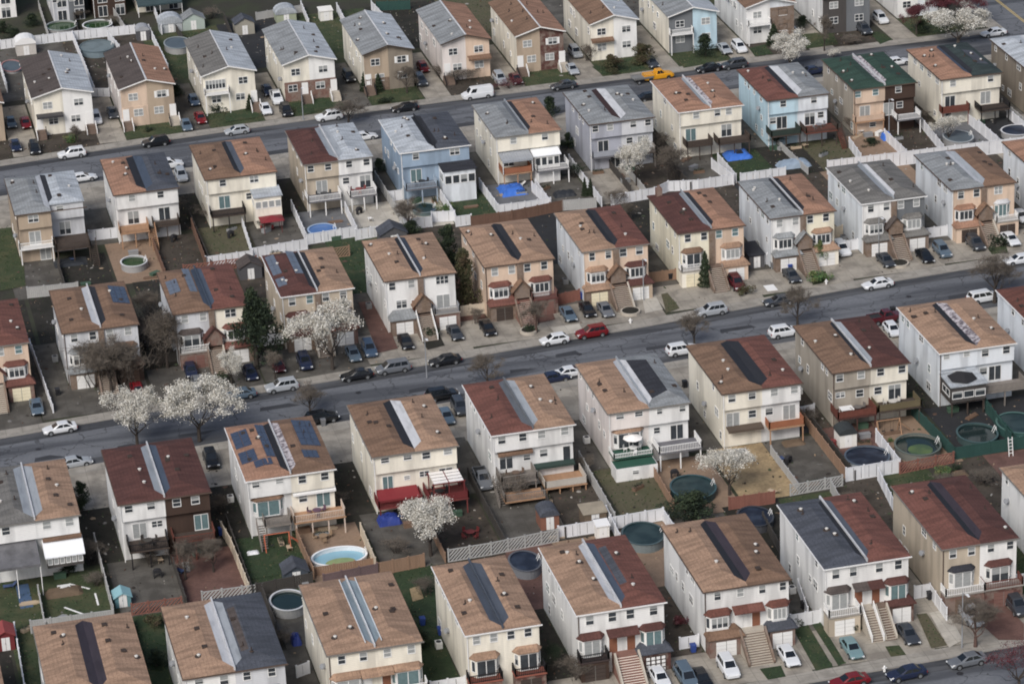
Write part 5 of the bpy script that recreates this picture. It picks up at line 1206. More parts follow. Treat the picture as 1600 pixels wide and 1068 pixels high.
# evergreens
plant('dense', 402, 576, 6.8, 13.5, 'tall dark evergreen left of the beige house', 'dark', v=0)
plant('dense', 703, 430, 5.0, 9.0, 'tall green evergreen at the back right corner of the white twin-tan house', 'dark', v=1)
plant('dense', 729, 482, 5.0, 10.5, 'brownish evergreen column between the white and peach houses', 'olive', v=2)
plant('dense', 642, 372, 4.2, 3.2, 'spreading dark bush behind the white house by the fence', 'dark', v=2)
plant('cone', 1102, 446, 2.4, 5.6, 'pointed dark conifer before the yellow house', 'dark', v=0)
plant('dense', 1281, 414, 2.4, 4.4, 'bright green clipped tree by the white and yellow house', 'bright', v=0)
plant('dense', 128, 797, 2.8, 4.6, 'dark round evergreen left of the maroon roof', 'dark', v=1)
plant('dense', 1085, 812, 6.8, 4.4, 'large dark green bush behind the tan roof with black strip', 'dark', v=0)
plant('dense', 858, 182, 3.6, 4.0, 'green bush between the cream and lavender houses', 'dark', v=2)
plant('dense', 955, 112, 4.6, 3.4, 'olive bush on the lawn left of another olive bush', 'olive', v=0)
plant('dense', 1003, 98, 5.4, 3.8, 'wide olive bush above the tow truck', 'olive', v=1)
plant('dense', 1103, 88, 4.4, 4.6, 'dark bushy tree before the pale blue gabled house', 'dark', v=2)
plant('cone', 1209, 70, 2.8, 4.0, 'green conifer right of the white front balcony', 'dark', v=1)
plant('cone', 570, 142, 1.8, 3.6, 'left pointed conifer by the tan brick house door', 'dark', v=1)
plant('cone', 592, 143, 1.8, 3.4, 'right pointed conifer by the tan brick house door', 'dark', v=2)
plant('cone', 391, 172, 1.6, 3.0, 'small conifer by the cream house with ribbed roof', 'dark', v=0)
plant('cone', 914, 306, 1.2, 3.2, 'left one of two slim conifers in the middle yards', 'dark', v=0)
plant('cone', 923, 305, 1.2, 3.0, 'right one of two slim conifers in the middle yards', 'dark', v=2)
plant('dense', 1441, 52, 3.4, 2.6, 'dark green bush under the dark red tree', 'dark', v=1)
# leafless trees
plant('bare', 175, 615, 7.5, 9.0, 'tall leafless tree in front of the white house, left of the red car', v=0)
plant('thicket', 160, 605, 9, 8.2, 'leafless thicket before the grey-white house', 'brown', v=1)
plant('thicket', 195, 606, 6.5, 7.6, 'leafless bush just above the red car', 'brown', v=0)
plant('bare', 262, 575, 6.0, 9.5, 'leafless tree between the thicket house and brick gable house', v=1)
plant('thicket', 250, 570, 6.0, 7.5, 'dark leafless bush in the passage by the brick gable house', 'brown', v=2)
plant('bare', 545, 195, 6.5, 4.6, 'leafless tree at the kerb right of a white SUV', v=2)
plant('bare', 636, 146, 4.6, 5.2, 'leafless tree before the tan brick house', v=1)
plant('bare', 640, 366, 5.0, 6.4, 'brown leafless tree below the beige and white house decks', v=0, bark=BARKRED)
plant('bare', 762, 603, 5.6, 5.0, 'leafless tree at the kerb above the red-brown roof', v=1)
plant('bare', 485, 650, 5.5, 5.0, 'leafless tree at the kerb behind the solar roof', v=2)
plant('thicket', 1048, 285, 6.0, 7.0, 'tangled leafless trees by the cream house with dark decks', 'brown', v=0)
plant('bare', 1085, 540, 5.0, 5.6, 'leafless tree at the kerb behind the black roof strip', v=0)
plant('bare', 1246, 510, 5.4, 6.6, 'leafless tree at the kerb beside the dark grey sedan', v=1)
plant('bare', 1554, 472, 8.0, 8.0, 'large leafless tree at the kerb by the white minivan', v=2)
plant('bare', 1524, 1010, 6.4, 6.6, 'leafless tree in the pavement above the grey sedan', v=0, bark=BARKRED)
plant('bare', 838, 520, 4.4, 5.4, 'reddish leafless tree before the peach house with dark garages', v=2, bark=BARKRED)
plant('bare', 1288, 80, 4.0, 7.0, 'leafless tree on the lawn of the dark gabled house', v=1)
plant('bare', 290, 905, 4.6, 5.6, 'leafless tree on red paving, left of its neighbour', v=1)
plant('bare', 334, 893, 4.0, 5.0, 'leafless tree on red paving, nearer the beige fence', v=0)
plant('bare', 430, 592, 3.6, 4.6, 'leafless tree above the silver SUV', v=2)
plant('bare', 120, 230, 3.0, 4.2, 'leafless tree by the white wall of the silver-roofed house', v=2)
plant('thicket', 795, 775, 6.0, 3.4, 'tangle of bare stems under the grey deck', 'brown', v=2)
plant('thicket', 905, 1060, 4.6, 3.2, 'bare bushes left of the striped brick steps', 'brown', v=1)
plant('thicket', 865, 1048, 2.8, 4.0, 'dark bush between the slate strip house and the steps house', 'dark', v=0)
plant('thicket', 720, 125, 6.5, 2.4, 'bare hedge below the pinkish cream house', 'brown', v=0)
plant('thicket', 980, 345, 3.0, 3.6, 'reddish bare bush behind the white fence', 'brown', v=1)
plant('thicket', 340, 340, 6.0, 2.2, 'dark bare branches piled over the deck of the cream house', 'brown', v=2)
plant('thicket', 1330, 205, 3.2, 3.0, 'dark bare climber beside the red-brown stairs', 'brown', v=1)
plant('thicket', 920, 95, 3.4, 3.4, 'bare bush beside the silver SUV', 'brown', v=1)
plant('thicket', 235, 880, 2.4, 2.0, 'bare bush at the foot of the dark deck', 'brown', v=0)
plant('thicket', 118, 800, 1.8, 3.0, 'bare climber between two white houses', 'brown', v=2)
for x, y, w, hh, lb, pal in ((340, 175, 4.0, 1.8, 'rounded green shrub before the ribbed-roof house', 'dark'), (262, 186, 2.4, 1.4, 'clipped shrub at the peach brick house', 'dark'), (115, 222, 2.6, 1.6, 'yellow-green shrub by the white car at the corner house', 'bright'),
                             (432, 150, 2.0, 1.2, 'dark shrub by the brick base', 'dark'), (1275, 438, 3.4, 1.4, 'yellow-green shrub at the pavement before the clipped tree', 'bright'), (1563, 386, 3.0, 1.8, 'green shrub between black and white cars at the right', 'dark'),
                             (674, 528, 2.6, 1.6, 'dark shrub in the red planter', 'dark'), (345, 598, 3.0, 1.2, 'low dark shrub under the small blossom tree', 'dark'), (240, 978, 2.4, 1.6, 'olive shrub on the dark lawn by the tan and black roof', 'olive'),
                             (1245, 975, 1.8, 1.5, 'round clipped shrub at the head of the green lawn strips', 'dark'), (1060, 975, 1.6, 1.2, 'red and orange flowering shrub by the white gate', 'red'), (1335, 985, 1.4, 1.3, 'dark shrub at the foot of the white-railed stairs', 'dark'),
                             (700, 332, 2.6, 1.5, 'dark green shrub in the lawn corner of the sky blue house', 'bright'), (825, 517, 2.4, 1.0, 'shrub in the round stone planter', 'dark'), (1390, 690, 1.0, .6, 'weed tuft by the pool fence', 'bright'),
                             (1476, 742, 2.4, 1.4, 'bushy green shrub by the red lattice fence', 'bright'), (600, 160, 2.4, 1.2, 'low shrub on the lawn under the conifers', 'dark'), (105, 800, .9, .6, 'small weed clump between the two white houses', 'bright'), (1415, 935, 1.0, .8, 'small shrub by the white fence of brick-based house', 'olive'),
                             (1165, 460, 2.4, 1.4, 'shrub at the kerb left of the white manhole slab', 'olive'), (645, 165, 1.6, .9, 'small brown shrub by the black sedan', 'brown'), (40, 590, 1.4, 1.0, 'shrub by the yellow garage door', 'olive'),
                             (1490, 735, 1.6, 1.0, 'small shrub right of the bushy green shrub', 'dark'), (365, 300, 1.2, 1.0, 'little dark shrub by the cream deck', 'dark'), (230, 205, 1.8, .8, 'low green shrub edging the front lawn', 'dark')):
    plant('shrub', x, y, w, hh, lb, pal)

UG = [('dense', 22, 62, 4, 2.4, 'dark evergreen by the white corner house at the top', 'dark'), ('dense', 52, 40, 3.6, 2.6, 'dark bush between the corner house and the green pool', 'dark'), ('thicket', 176, 40, 3, 2.0, 'bare bush by the white rimmed green pool', None),
      ('dense', 5, 52, 3.5, 2.6, 'dark bush in the top left corner yard', 'dark'), ('thicket', 125, 30, 3, 2.2, 'bare bush between two green pools', None), ('thicket', 330, 30, 4, 2.4, 'bare bush beside the olive grey shed', None),
      ('thicket', 228, 545, 5, 6.0, 'dark thicket deep in the passage beside the brick gable house', 'brown'), ('thicket', 232, 500, 5, 5.0, 'bare branches behind the tall leafless trees of the passage', 'brown'), ('thicket', 140, 878, 3.4, 3.2, 'dark bare bush left of the dark railed deck', 'brown'),
      ('thicket', 150, 915, 3, 2.0, 'bare bush at the foot of the long grey fence', 'brown'), ('dense', 108, 895, 2.4, 1.6, 'dark ivy heap under the white porch roof', 'dark'), ('thicket', 346, 800, 3, 2.6, 'bare climber in the passage left of the solar roof house', 'brown'),
      ('thicket', 530, 790, 3, 2.0, 'bare bush between cream house and pool fence', 'brown'), ('thicket', 620, 862, 4, 1.8, 'bare bush left of the yard blossom tree', 'brown'), ('thicket', 880, 715, 3.4, 3.0, 'bare bushes left of the pinkish white house', 'brown'),
      ('thicket', 915, 735, 3, 2.4, 'bare bush by the head of the long pale fence', 'brown'), ('thicket', 1060, 690, 3, 2.8, 'bare bush beside the white railed grey deck', 'brown'), ('thicket', 1265, 660, 3, 2.2, 'bare bush at the orange deck fence', 'brown'),
      ('thicket', 1420, 640, 3.4, 2.8, 'dark bush between planked deck and pale blue house', 'dark'), ('dense', 1560, 590, 3.4, 2.6, 'olive bush on the right-hand deck of the pale blue house', 'olive'), ('thicket', 1535, 755, 4, 2.0, 'bare bush below the dark green fence', 'brown'),
      ('thicket', 1480, 760, 3.4, 1.8, 'low bare bush behind the red-brown roof', 'brown'), ('thicket', 1330, 790, 3, 2.0, 'bare bush behind the black and red roof', 'brown'), ('dense', 660, 1010, 2.6, 2.4, 'dark bush in the gap right of the glass strip roof', 'dark'),
      ('thicket', 665, 930, 3, 2.6, 'bare bush on the green lawn strip', 'brown'), ('dense', 245, 1040, 3, 2.4, 'dark bush at the wall of the tan and black roof house', 'dark'), ('thicket', 440, 1010, 3, 2.4, 'bare bush left of the glass strip house', 'brown'),
      ('thicket', 745, 505, 2.6, 2.6, 'bare bush by the tan wall of the dark garage house', 'brown'), ('thicket', 590, 440, 3.4, 2.8, 'bare bush in the passage left of the white twin-tan house', 'brown'), ('thicket', 412, 360, 2.6, 2.0, 'bare bush by the red canopy', 'brown'),
      ('thicket', 275, 330, 4, 2.6, 'dark bare bush between white and cream rear decks', 'brown'), ('thicket', 240, 372, 4, 2.6, 'dark bare bush under the dark rear deck', 'brown'), ('thicket', 130, 375, 3.4, 2.4, 'bare bush beside the leftmost dark deck', 'brown'),
      ('thicket', 575, 300, 3, 2.6, 'bare bush in the passage right of the white decks', 'brown'), ('dense', 592, 268, 3, 2.6, 'dark bush at the corner of the sky blue house', 'dark'), ('thicket', 900, 278, 3.4, 2.6, 'dark bush under the balcony of the lavender house', 'dark'),
      ('dense', 888, 232, 3, 3.0, 'dark evergreen against the white sunroom', 'dark'), ('thicket', 1030, 240, 4, 4.2, 'bare trees at the corner of the cream dark-decked house', 'brown'), ('thicket', 1140, 215, 3, 2.6, 'dark bush between the two dark decks', 'dark'),
      ('thicket', 1215, 228, 3, 2.2, 'dark bush under the green-railed deck', 'dark'), ('dense', 1360, 225, 3, 1.2, 'dark hedge along the pinkish patio', 'dark'), ('thicket', 1440, 190, 3, 2.2, 'bare bush by the white-railed balcony post', 'brown'),
      ('thicket', 960, 320, 4, 2.6, 'reddish bare bush left of the bent white fence', 'brown'), ('dense', 985, 210, 2.6, 3.0, 'dark bush between lavender and cream houses', 'dark'), ('thicket', 1005, 400, 3, 2.4, 'bare bush in the passage left of the yellow house', 'brown'),
      ('thicket', 470, 130, 4, 2.6, 'bare bush at the brick base right of the shutters', 'brown'), ('dense', 500, 150, 2.4, 1.4, 'dark shrub bed at the brick base', 'dark'), ('thicket', 335, 165, 4.4, 2.6, 'bare bush by the enclosed upper porch', 'brown'),
      ('dense', 275, 150, 3, 2.4, 'dark bush in the passage left of the ribbed roof house', 'dark'), ('thicket', 690, 120, 4, 2.4, 'bare bush at the door of the pinkish cream house', 'brown'), ('thicket', 850, 100, 4, 3.4, 'bare tree by the red brick front', 'brown'),
      ('thicket', 940, 70, 4, 2.8, 'bare bush below the cream and silver gable house', 'brown'), ('dense', 1060, 60, 3, 2.6, 'dark bush left of the white balcony house', 'dark'), ('dense', 1255, 45, 3, 2.8, 'dark evergreen left of the dark gabled house', 'dark'), ('thicket', 1330, 70, 4, 1.8, 'brown bare bed before the dark gabled house', 'brown')]
for kind, px, py, w, hh, lb, pal in UG: plant(kind, px, py, w, hh, lb, pal)
# ---------------------------------------------------------------- fences
FM = dict(white=plain('vinyl_white', (216, 218, 222), rough=.5, amp=.1, scale=(.6, .6, .6), fine=.02), grey=plain('fence_grey', (168, 168, 166), amp=.1), wood=plain('fence_wood', (150, 116, 88), amp=.15, scale=(3, 3, .4)),
          brown=plain('fence_brown', (116, 84, 66), amp=.15, scale=(3, 3, .4)), red=plain('fence_red', (140, 86, 70), amp=.15, scale=(3, 3, .4)), green=plain('fence_green', (34, 78, 72), amp=.12),
          beige=plain('fence_beige', (200, 184, 158), amp=.1), purple=plain('fence_purple', (112, 90, 92), amp=.15), dark=plain('fence_dark', (70, 66, 62), amp=.15))
FN = dict(white='white vinyl', grey='weathered grey', wood='tan wooden', brown='brown wooden', red='reddish wooden', green='dark green', beige='beige', purple='purplish brown', dark='dark wooden')
NF = [0]
def fence(c, pts, label, h=1.8, lattice=False, world=False):
    """pts are pixels of the top edge; posts are parts"""
    w = pts if world else [at(x, y, h) for x, y in pts]
    x0, y0 = w[0]
    o = thing('lattice_fence' if lattice else 'fence', label, 'fence', (x0, y0, 0))
    b = MB()
    post = cached(('post', c, h), lambda: MB().box(-.09, .09, -.09, .09, -.05, h + .06).box(-.12, .12, -.12, .12, h + .06, h + .12).mesh('post', FM[c]))
    for (xa, ya), (xb, yb) in zip(w[:-1], w[1:]):
        d = math.hypot(xb - xa, yb - ya); n = max(1, round(d / 2.4)); ux, uy = (xb - xa) / d, (yb - ya) / d
        a = math.atan2(uy, ux)
        for i in range(n + 1):
            link('post', post, o, (xa - x0 + (xb - xa) * i / n, ya - y0 + (yb - ya) * i / n, 0), a)
        def bar(s0, s1, z0, z1, t, m=0):
            pa = (xa - x0 + ux * s0, ya - y0 + uy * s0); pb = (xa - x0 + ux * s1, ya - y0 + uy * s1)
            k = [(pa[0] - uy * t, pa[1] + ux * t), (pb[0] - uy * t, pb[1] + ux * t), (pb[0] + uy * t, pb[1] - ux * t), (pa[0] + uy * t, pa[1] - ux * t)]
            b.ring([[(*q, z0) for q in k[::-1]], [(*q, z1) for q in k[::-1]]], m)
        if lattice:                                   # diagonal slats with gaps, two ways of telling them apart
            s = -h
            while s < d:
                s0, s1 = s, s + h * .9
                z0, z1 = .08, h - .08
                if s0 < 0: z0 += (-s0) / .9 * (1 - .16 / h); s0 = 0
                if s1 > d: z1 -= (s1 - d) / .9 * (1 - .16 / h); s1 = d
                if z1 > z0 and s1 > s0:
                    pa = (xa - x0 + ux * s0, ya - y0 + uy * s0); pb = (xa - x0 + ux * s1, ya - y0 + uy * s1)
                    b.ring([[(pa[0] + uy * t, pa[1] - ux * t, z0), (pa[0] + uy * t + ux * .24, pa[1] - ux * t + uy * .24, z0), (pb[0] + uy * t + ux * .24, pb[1] - ux * t + uy * .24, z1), (pb[0] + uy * t, pb[1] - ux * t, z1)] for t in (-.03, .03)])
                s += .5
            bar(0, d, h - .12, h, .05); bar(0, d, .02, .14, .05)
        else:
            bar(0, d, h - .1, h + .01, .055); bar(0, d, .04, .16, .05); 
            step = .3 if c != 'white' else 1.2
            k = int(d / step) + 1
            for i in range(k):
                bar(d * i / k, d * (i + .93) / k, .05, h - .03 - (.02 if i % 2 else 0), .028)
    b.build('panel', FM[c], o)
    return o
def ph(k): return HS[k].phrase
# top yards
fence('white', [(0, 63), (45, 57), (113, 49), (160, 44), (210, 39)], 'long white vinyl fence across the top left back yards')
fence('white', [(113, 50), (147, 135)], 'white vinyl fence running down right of the silver roof')
fence('white', [(168, 49), (186, 70)], 'short white fence right of the round covered pool')
fence('white', [(232, 39), (262, 100)], 'white vinyl fence right of the orange-brown gable')
fence('white', [(0, 98), (10, 130)], 'short white fence at the left edge by the small pool')
fence('white', [(526, 5), (538, 28)], 'short white fence before the streaked grey roof')
fence('green', [(588, 3), (640, 1)], 'dark green fence at the top edge')
fence('white', [(580, 2), (597, 20)], 'white fence beside the dark green fence at the top')
fence('white', [(143, 138), (170, 138)], 'white gate fence beside the white-walled corner house', 1.6)
fence('grey', [(60, 2), (75, 50)], 'grey fence right of the top left corner house', 1.6)
fence('dark', [(112, 5), (122, 48)], 'dark fence between the two green pools', 1.6)
fence('grey', [(172, 5), (195, 40)], 'grey fence left of the dark porch roof', 1.6)
fence('white', [(238, 2), (252, 40)], 'white fence right of the dark porch roof')
fence('dark', [(262, 20), (285, 55)], 'dark fence beside the pale grey covered shed', 1.5)
fence('dark', [(350, 20), (366, 60)], 'dark fence left of the silver gabled house', 1.5)
fence('grey', [(400, 20), (470, 8)], 'pale fence behind the white gabled house', 1.5)
fence('white', [(470, 2), (482, 30)], 'white fence left of the white little shed', 1.5)
# middle yards
fence('grey', [(42, 449), (121, 441)], 'pale fence behind the solar and white-strip roof')
fence('white', [(138, 360), (184, 355)], 'white fence joining the two leftmost rear decks')
fence('brown', [(299, 342), (321, 402)], 'brown wooden fence left of the dull lawn')
fence('white', [(321, 401), (394, 391)], 'white fence closing the dull lawn')
fence('red', [(286, 414), (330, 409), (400, 400)], 'checkered lattice fence behind the brick gable house', 1.6, True)
fence('white', [(392, 388), (479, 373)], 'white fence behind the yard with red seats')
fence('white', [(378, 340), (394, 390)], 'white fence between dull lawn and red seats', 1.6)
fence('white', [(455, 313), (479, 366)], 'white fence left of the blue pool yard')
fence('white', [(479, 366), (557, 353)], 'white fence closing the blue pool yard')
fence('white', [(539, 316), (557, 353)], 'white fence right of the blue pool yard')
fence('white', [(555, 359), (626, 347)], 'white fence below the brown leafless tree')
fence('wood', [(405, 402), (470, 394), (545, 384)], 'tan wooden fence below the blue pool yard', 1.7, True)
fence('grey', [(586, 268), (631, 339)], 'grey fence left of the sky blue house yard')
fence('white', [(606, 299), (628, 296)], 'short white fence at the sky blue house wall')
fence('white', [(631, 343), (674, 338), (674, 331), (710, 329), (712, 338), (736, 335)], 'stepped white fence closing the patio of the sky blue house')
fence('white', [(683, 289), (710, 330)], 'white fence between patio and dark lawn of the sky blue house')
fence('white', [(749, 279), (778, 319)], 'white fence left of the blue tarp pool')
fence('white', [(778, 320), (820, 315), (860, 309)], 'white fence closing the blue tarp yard')
fence('white', [(831, 284), (860, 311)], 'white fence right of the blue tarp yard')
fence('brown', [(736, 338), (800, 329), (879, 313)], 'brown wooden fence behind the peach house with black strip')
fence('grey', [(879, 313), (931, 309)], 'pale grey fence behind the twin conifers')
fence('white', [(955, 305), (1023, 293), (1044, 283), (1091, 281)], 'bent white fence below the blossom by the lavender house')
fence('white', [(1091, 281), (1146, 272)], 'white fence closing the concrete pad')
fence('white', [(1112, 248), (1146, 273)], 'white fence right of the concrete pad')
fence('white', [(1157, 271), (1227, 261)], 'tall white fence behind the grey and orange roof', 2.2)
fence('white', [(1293, 251), (1427, 235)], 'tall white fence behind the olive grey roof', 2.4)
fence('white', [(1427, 235), (1600, 214)], 'tall white fence reaching the right edge', 2.4)
fence('grey', [(1190, 195), (1262, 262)], 'weathered fence between pale blue and cream house yards', 1.2)
fence('white', [(1327, 215), (1345, 240)], 'white fence left of the pinkish patio')
fence('white', [(1382, 202), (1416, 234)], 'white fence between the pinkish patio and red earth')
fence('white', [(1427, 168), (1474, 226)], 'long white fence left of the pale blossom tree')
fence('white', [(1513, 178), (1558, 214)], 'white fence between the two pools at the right')
fence('white', [(1574, 168), (1600, 190)], 'white fence at the right edge by the blue pool')
fence('dark', [(940, 235), (985, 290)], 'dark fence right of the lavender house yard', 1.4)
fence('red', [(862, 462), (905, 452)], 'reddish wooden gate fence left of the half-red roof house')
fence('beige', [(1305, 355), (1316, 352)], 'narrow beige gate beside the white and yellow house')
fence('white', [(1170, 400), (1198, 396)], 'white double gate beside the white and yellow house')
fence('white', [(46, 530), (82, 632)], 'thin white fence between the peach house and thicket house', 1.3)
# lower yards
fence('grey', [(47, 969), (110, 961), (176, 952)], 'weathered grey fence behind the purple strip roof')
fence('grey', [(59, 914), (70, 972)], 'grey fence at the left between blue mat and debris lawn', 1.4)
fence('grey', [(147, 833), (176, 945)], 'long grey fence right of the debris lawn')
fence('red', [(205, 943), (283, 932)], 'red and white lattice fence above the dark green lawn', 1.6, True)
fence('grey', [(315, 924), (409, 911)], 'grey lattice fence below the red paving', 1.6, True)
fence('beige', [(345, 815), (360, 840), (388, 910)], 'beige fence between red paving and green lawn')
fence('wood', [(463, 827), (489, 885)], 'tan fence left of the pale blue oval pool')
fence('wood', [(489, 886), (586, 871)], 'low tan fence before the pale blue oval pool', 1.2)
fence('beige', [(563, 817), (586, 871)], 'beige fence right of the pale blue oval pool')
fence('dark', [(400, 911), (487, 894)], 'dark fence below the green lawn and black shed')
fence('purple', [(505, 897), (589, 880)], 'purplish fence behind the glass-strip roof')
fence('wood', [(589, 879), (662, 865)], 'tan wooden fence left of the yard blossom tree')
fence('grey', [(700, 858), (767, 847), (820, 836), (871, 826)], 'pale slatted fence right of the yard blossom tree', 1.8, True)
fence('white', [(872, 822), (929, 813)], 'white fence behind the white strip roof')
fence('white', [(952, 808), (1036, 793)], 'white fence closing the dry lawn')
fence('white', [(947, 790), (968, 833)], 'white fence left of the dark green pool')
fence('white', [(1036, 794), (1052, 818)], 'white fence right of the dark green pool')
fence('grey', [(905, 705), (960, 800)], 'long pale fence left of the dry lawn')
fence('wood', [(1018, 723), (1052, 781)], 'tan wooden fence right of the dry lawn', 1.5)
fence('red', [(1139, 777), (1210, 767)], 'reddish wooden fence below the sparse blossom tree')
fence('grey', [(1235, 757), (1316, 742)], 'grey lattice fence below the grey-green yard', 1.6, True)
fence('wood', [(1248, 635), (1322, 731)], 'long tan fence between grey yard and red patio')
fence('white', [(1322, 731), (1406, 717)], 'white fence below the navy pool', 2.0)
fence('white', [(1369, 670), (1406, 717)], 'white fence between navy and green pools', 2.0)
fence('white', [(1247, 636), (1272, 631)], 'short white fence at the orange wooden deck')
fence('red', [(1406, 723), (1490, 706)], 'red slatted lattice fence below the green pool', 1.6, True)
fence('green', [(1425, 630), (1492, 699)], 'dark green fence right of the green pool')
fence('green', [(1492, 699), (1600, 681)], 'dark green fence below the black-water pool')
fence('green', [(1540, 622), (1579, 676)], 'dark green fence between the two right-edge pools')
fence('white', [(1372, 731), (1398, 783)], 'white fence between two red-brown roofs')
fence('grey', [(1298, 749), (1311, 773)], 'short grey fence by the green grass corner')
fence('white', [(1429, 915), (1453, 911), (1479, 949)], 'angled white fence by the brick-based house')
fence('white', [(1235, 960), (1282, 952)], 'white gate fence before the black and red roof house')
fence('white', [(1062, 996), (1091, 991)], 'white gate fence before the striped steps', 1.6)
fence('white', [(1247, 905), (1262, 948)], 'white side fence by the tan and purple roof house', 1.6)
fence('white', [(22, 972), (38, 1068)], 'white railing fence at the bottom left corner', 1.4)
fence('dark', [(203, 955), (215, 1010)], 'dark fence left of the dark green lawn')
fence('dark', [(409, 915), (437, 985)], 'dark fence left of the grey pool yard')
fence('white', [(463, 1040), (482, 1033)], 'white gate by the house with glass roof strip', 1.6)
fence('dark', [(1192, 800), (1225, 860)], 'dark wooden fence left of the black and red roof', 1.6)
fence('white', [(1583, 770), (1600, 800)], 'white fence at the right edge of the lower yards', 1.4)

for k, c, hh in (('D2', 'dark', 1.5), ('D4', 'wood', 1.4), ('D5', 'dark', 1.5), ('D7', 'grey', 1.3), ('D9', 'green', 1.6), ('B1', 'dark', 1.5), ('B2', 'brown', 1.5), ('B7', 'grey', 1.4), ('B8', 'white', 1.6), ('B11', 'white', 1.6), ('B6', 'white', 1.6)):
    q = HS[k]; x = q.x + q.U; fence(c, [(x, interp(FDE if k[0] == 'D' else FBC, x) + .3), (x, q.y - 3.4)], f"{FN[c]} fence dividing the yard behind the {q.phrase}", hh, False, True)
for k, c, hh in (('D5', 'dark', 1.6), ('D3', 'dark', 1.5), ('D8', 'dark', 1.4), ('B3', 'dark', 1.4), ('B7', 'white', 1.6), ('B8', 'dark', 1.4), ('B12', 'grey', 1.5)):
    q = HS[k]; x = q.x - 2.3; fence(c, [(x, interp(FDE if k[0] == 'D' else FBC, x) + .3), (x, q.y + 5)], f"{FN[c]} fence left of the yard behind the {q.phrase}", hh, False, True)
for k, c in (('C4', 'white'), ('C6', 'beige'), ('C8', 'wood'), ('C10', 'white'), ('C11', 'white'), ('C3', 'dark'), ('E4', 'white'), ('E3', 'grey'), ('E9', 'white')):
    q = HS[k]; fence(c, [(q.x - 4.0, q.y + 2.2), (q.x + .15, q.y + 2.2)], f"{FN[c]} gate in the passage left of the {q.phrase}", 1.7, False, True)
# ---------------------------------------------------------------- pools, sheds and yard things
WATER = dict(blue=plain('water_blue', (62, 120, 190), rough=.08, amp=.1, fine=0, spec=.5), pale=plain('water_pale', (120, 178, 200), rough=.08, amp=.12, fine=0), green=plain('water_green', (36, 72, 30), rough=.08, amp=.25, fine=0),
             lime=plain('water_lime', (92, 116, 34), rough=.12, amp=.35, scale=(.4, .4, .4), fine=0, blot=.7, blot_rgb=(40, 66, 44), bscale=.4, bthr=.45), dark=plain('water_dark', (26, 46, 46), rough=.08, amp=.2, fine=0), navy=plain('cover_navy', (32, 42, 62), k=.75, rough=.4, amp=.2, fine=.06, blot=.7, blot_rgb=(60, 74, 96), bscale=.5, bthr=.52),
             cover=plain('cover_grey', (124, 142, 146), k=.8, rough=.45, amp=.14, fine=.05, blot=.5, bscale=.5, bthr=.54), teal=plain('cover_teal', (30, 62, 66), k=.65, rough=.4, amp=.2, fine=.06, blot=.7, blot_rgb=(58, 86, 88), bscale=.5, bthr=.5), greyblue=plain('cover_greyblue', (88, 106, 118), k=.75, rough=.5, amp=.2, fine=.04), algae=plain('water_algae', (128, 150, 84), rough=.1, amp=.3, fine=0))
def pool(px, py, rx, ry, wc, label, h=1.2, wallc=(150, 150, 150), rimc=(200, 202, 204), depth=.25, floor=None, ladder=True):
    x, y = at(px, py, h); rx *= .86; ry *= .84
    o = thing('swimming_pool', label, 'pool', (x, y, 0), 'round yard pools')
    n = 28
    def rg(k, z): return [((rx + k) * math.cos(2 * math.pi * i / n), (ry + k) * math.sin(2 * math.pi * i / n), z) for i in range(n)]
    MB().ring([rg(0, 0), rg(0, h), rg(-.06, h), rg(-.06, h - depth - .1)], 0, False, False).build('pool_wall', plain('poolwall%d%d%d' % wallc, wallc, rough=.5), o)
    MB().ring([rg(.12, h), rg(.12, h + .07), rg(-.14, h + .07), rg(-.14, h), rg(.12, h)], 0, False, False).build('rim', plain('poolrim%d%d%d' % rimc, rimc, rough=.5, fine=0), o)
    MB().poly(rg(-.07, h - depth)).build('water' if 'cover' not in WATER[wc].name else 'pool_cover', WATER[wc], o)
    if floor: MB().poly([(rx * .55 * math.cos(2 * math.pi * i / n), -ry * .3 + ry * .5 * math.sin(2 * math.pi * i / n), h - depth + .006) for i in range(n)]).build('algae', WATER[floor], o)
    if ladder:
        b = MB()
        for s in (-.25, .25): b.tube((rx + .1, s, 0), (rx - .1, s, h + .7), .04, .04, 5, cap=True).tube((rx - .1, s, h + .7), (rx - .5, s, h - .2), .04, .04, 5, cap=True)
        for k in range(4): b.tube((rx + .08 - .03 * k, -.25, .25 + .3 * k), (rx + .08 - .03 * k, .25, .25 + .3 * k), .03, .03, 4)
        b.build('ladder', TRIM, o)
    return o
pool(151, 72, 3.6, 4.4, 'cover', 'round pool with pale grey-blue cover beside the peach brick gable', 1.2, (110, 130, 140), (96, 116, 122), .05)
pool(96, 40, 3.4, 3.6, 'green', 'dark green pool behind the top left fence, left of its neighbour', rimc=(150, 160, 160))
pool(152, 38, 3.2, 3.2, 'green', 'dark green pool behind the top left fence with white rim', rimc=(216, 218, 220))
pool(277, 67, 2.8, 4.2, 'greyblue', 'covered pool left of the grey ribbed roof', 1.2, rimc=(140, 150, 152), depth=.06)
pool(18, 103, 2.2, 4.0, 'greyblue', 'small blue-grey pool at the left edge beside the charcoal roof', .5, rimc=(180, 120, 116), depth=.1)
pool(209, 408, 2.35, 2.7, 'green', 'round green-water pool with white rim on tan earth', 1.1)
pool(503, 358, 2.6, 2.8, 'blue', 'bright blue pool behind a white fence', 1.1, (70, 110, 170), (150, 180, 214), .08)
pool(663, 325, 2.2, 2.6, 'teal', 'dark teal covered pool on the pale patio', .6, (90, 110, 110), (120, 138, 140), .06)
pool(1497, 213, 2.8, 3.6, 'greyblue', 'grey covered pool beside the pale blossom tree', 1.1, rimc=(160, 168, 172), depth=.06)
pool(1590, 203, 3.2, 3.0, 'navy', 'navy covered pool at the right edge behind a tall fence', 1.0, depth=.06)
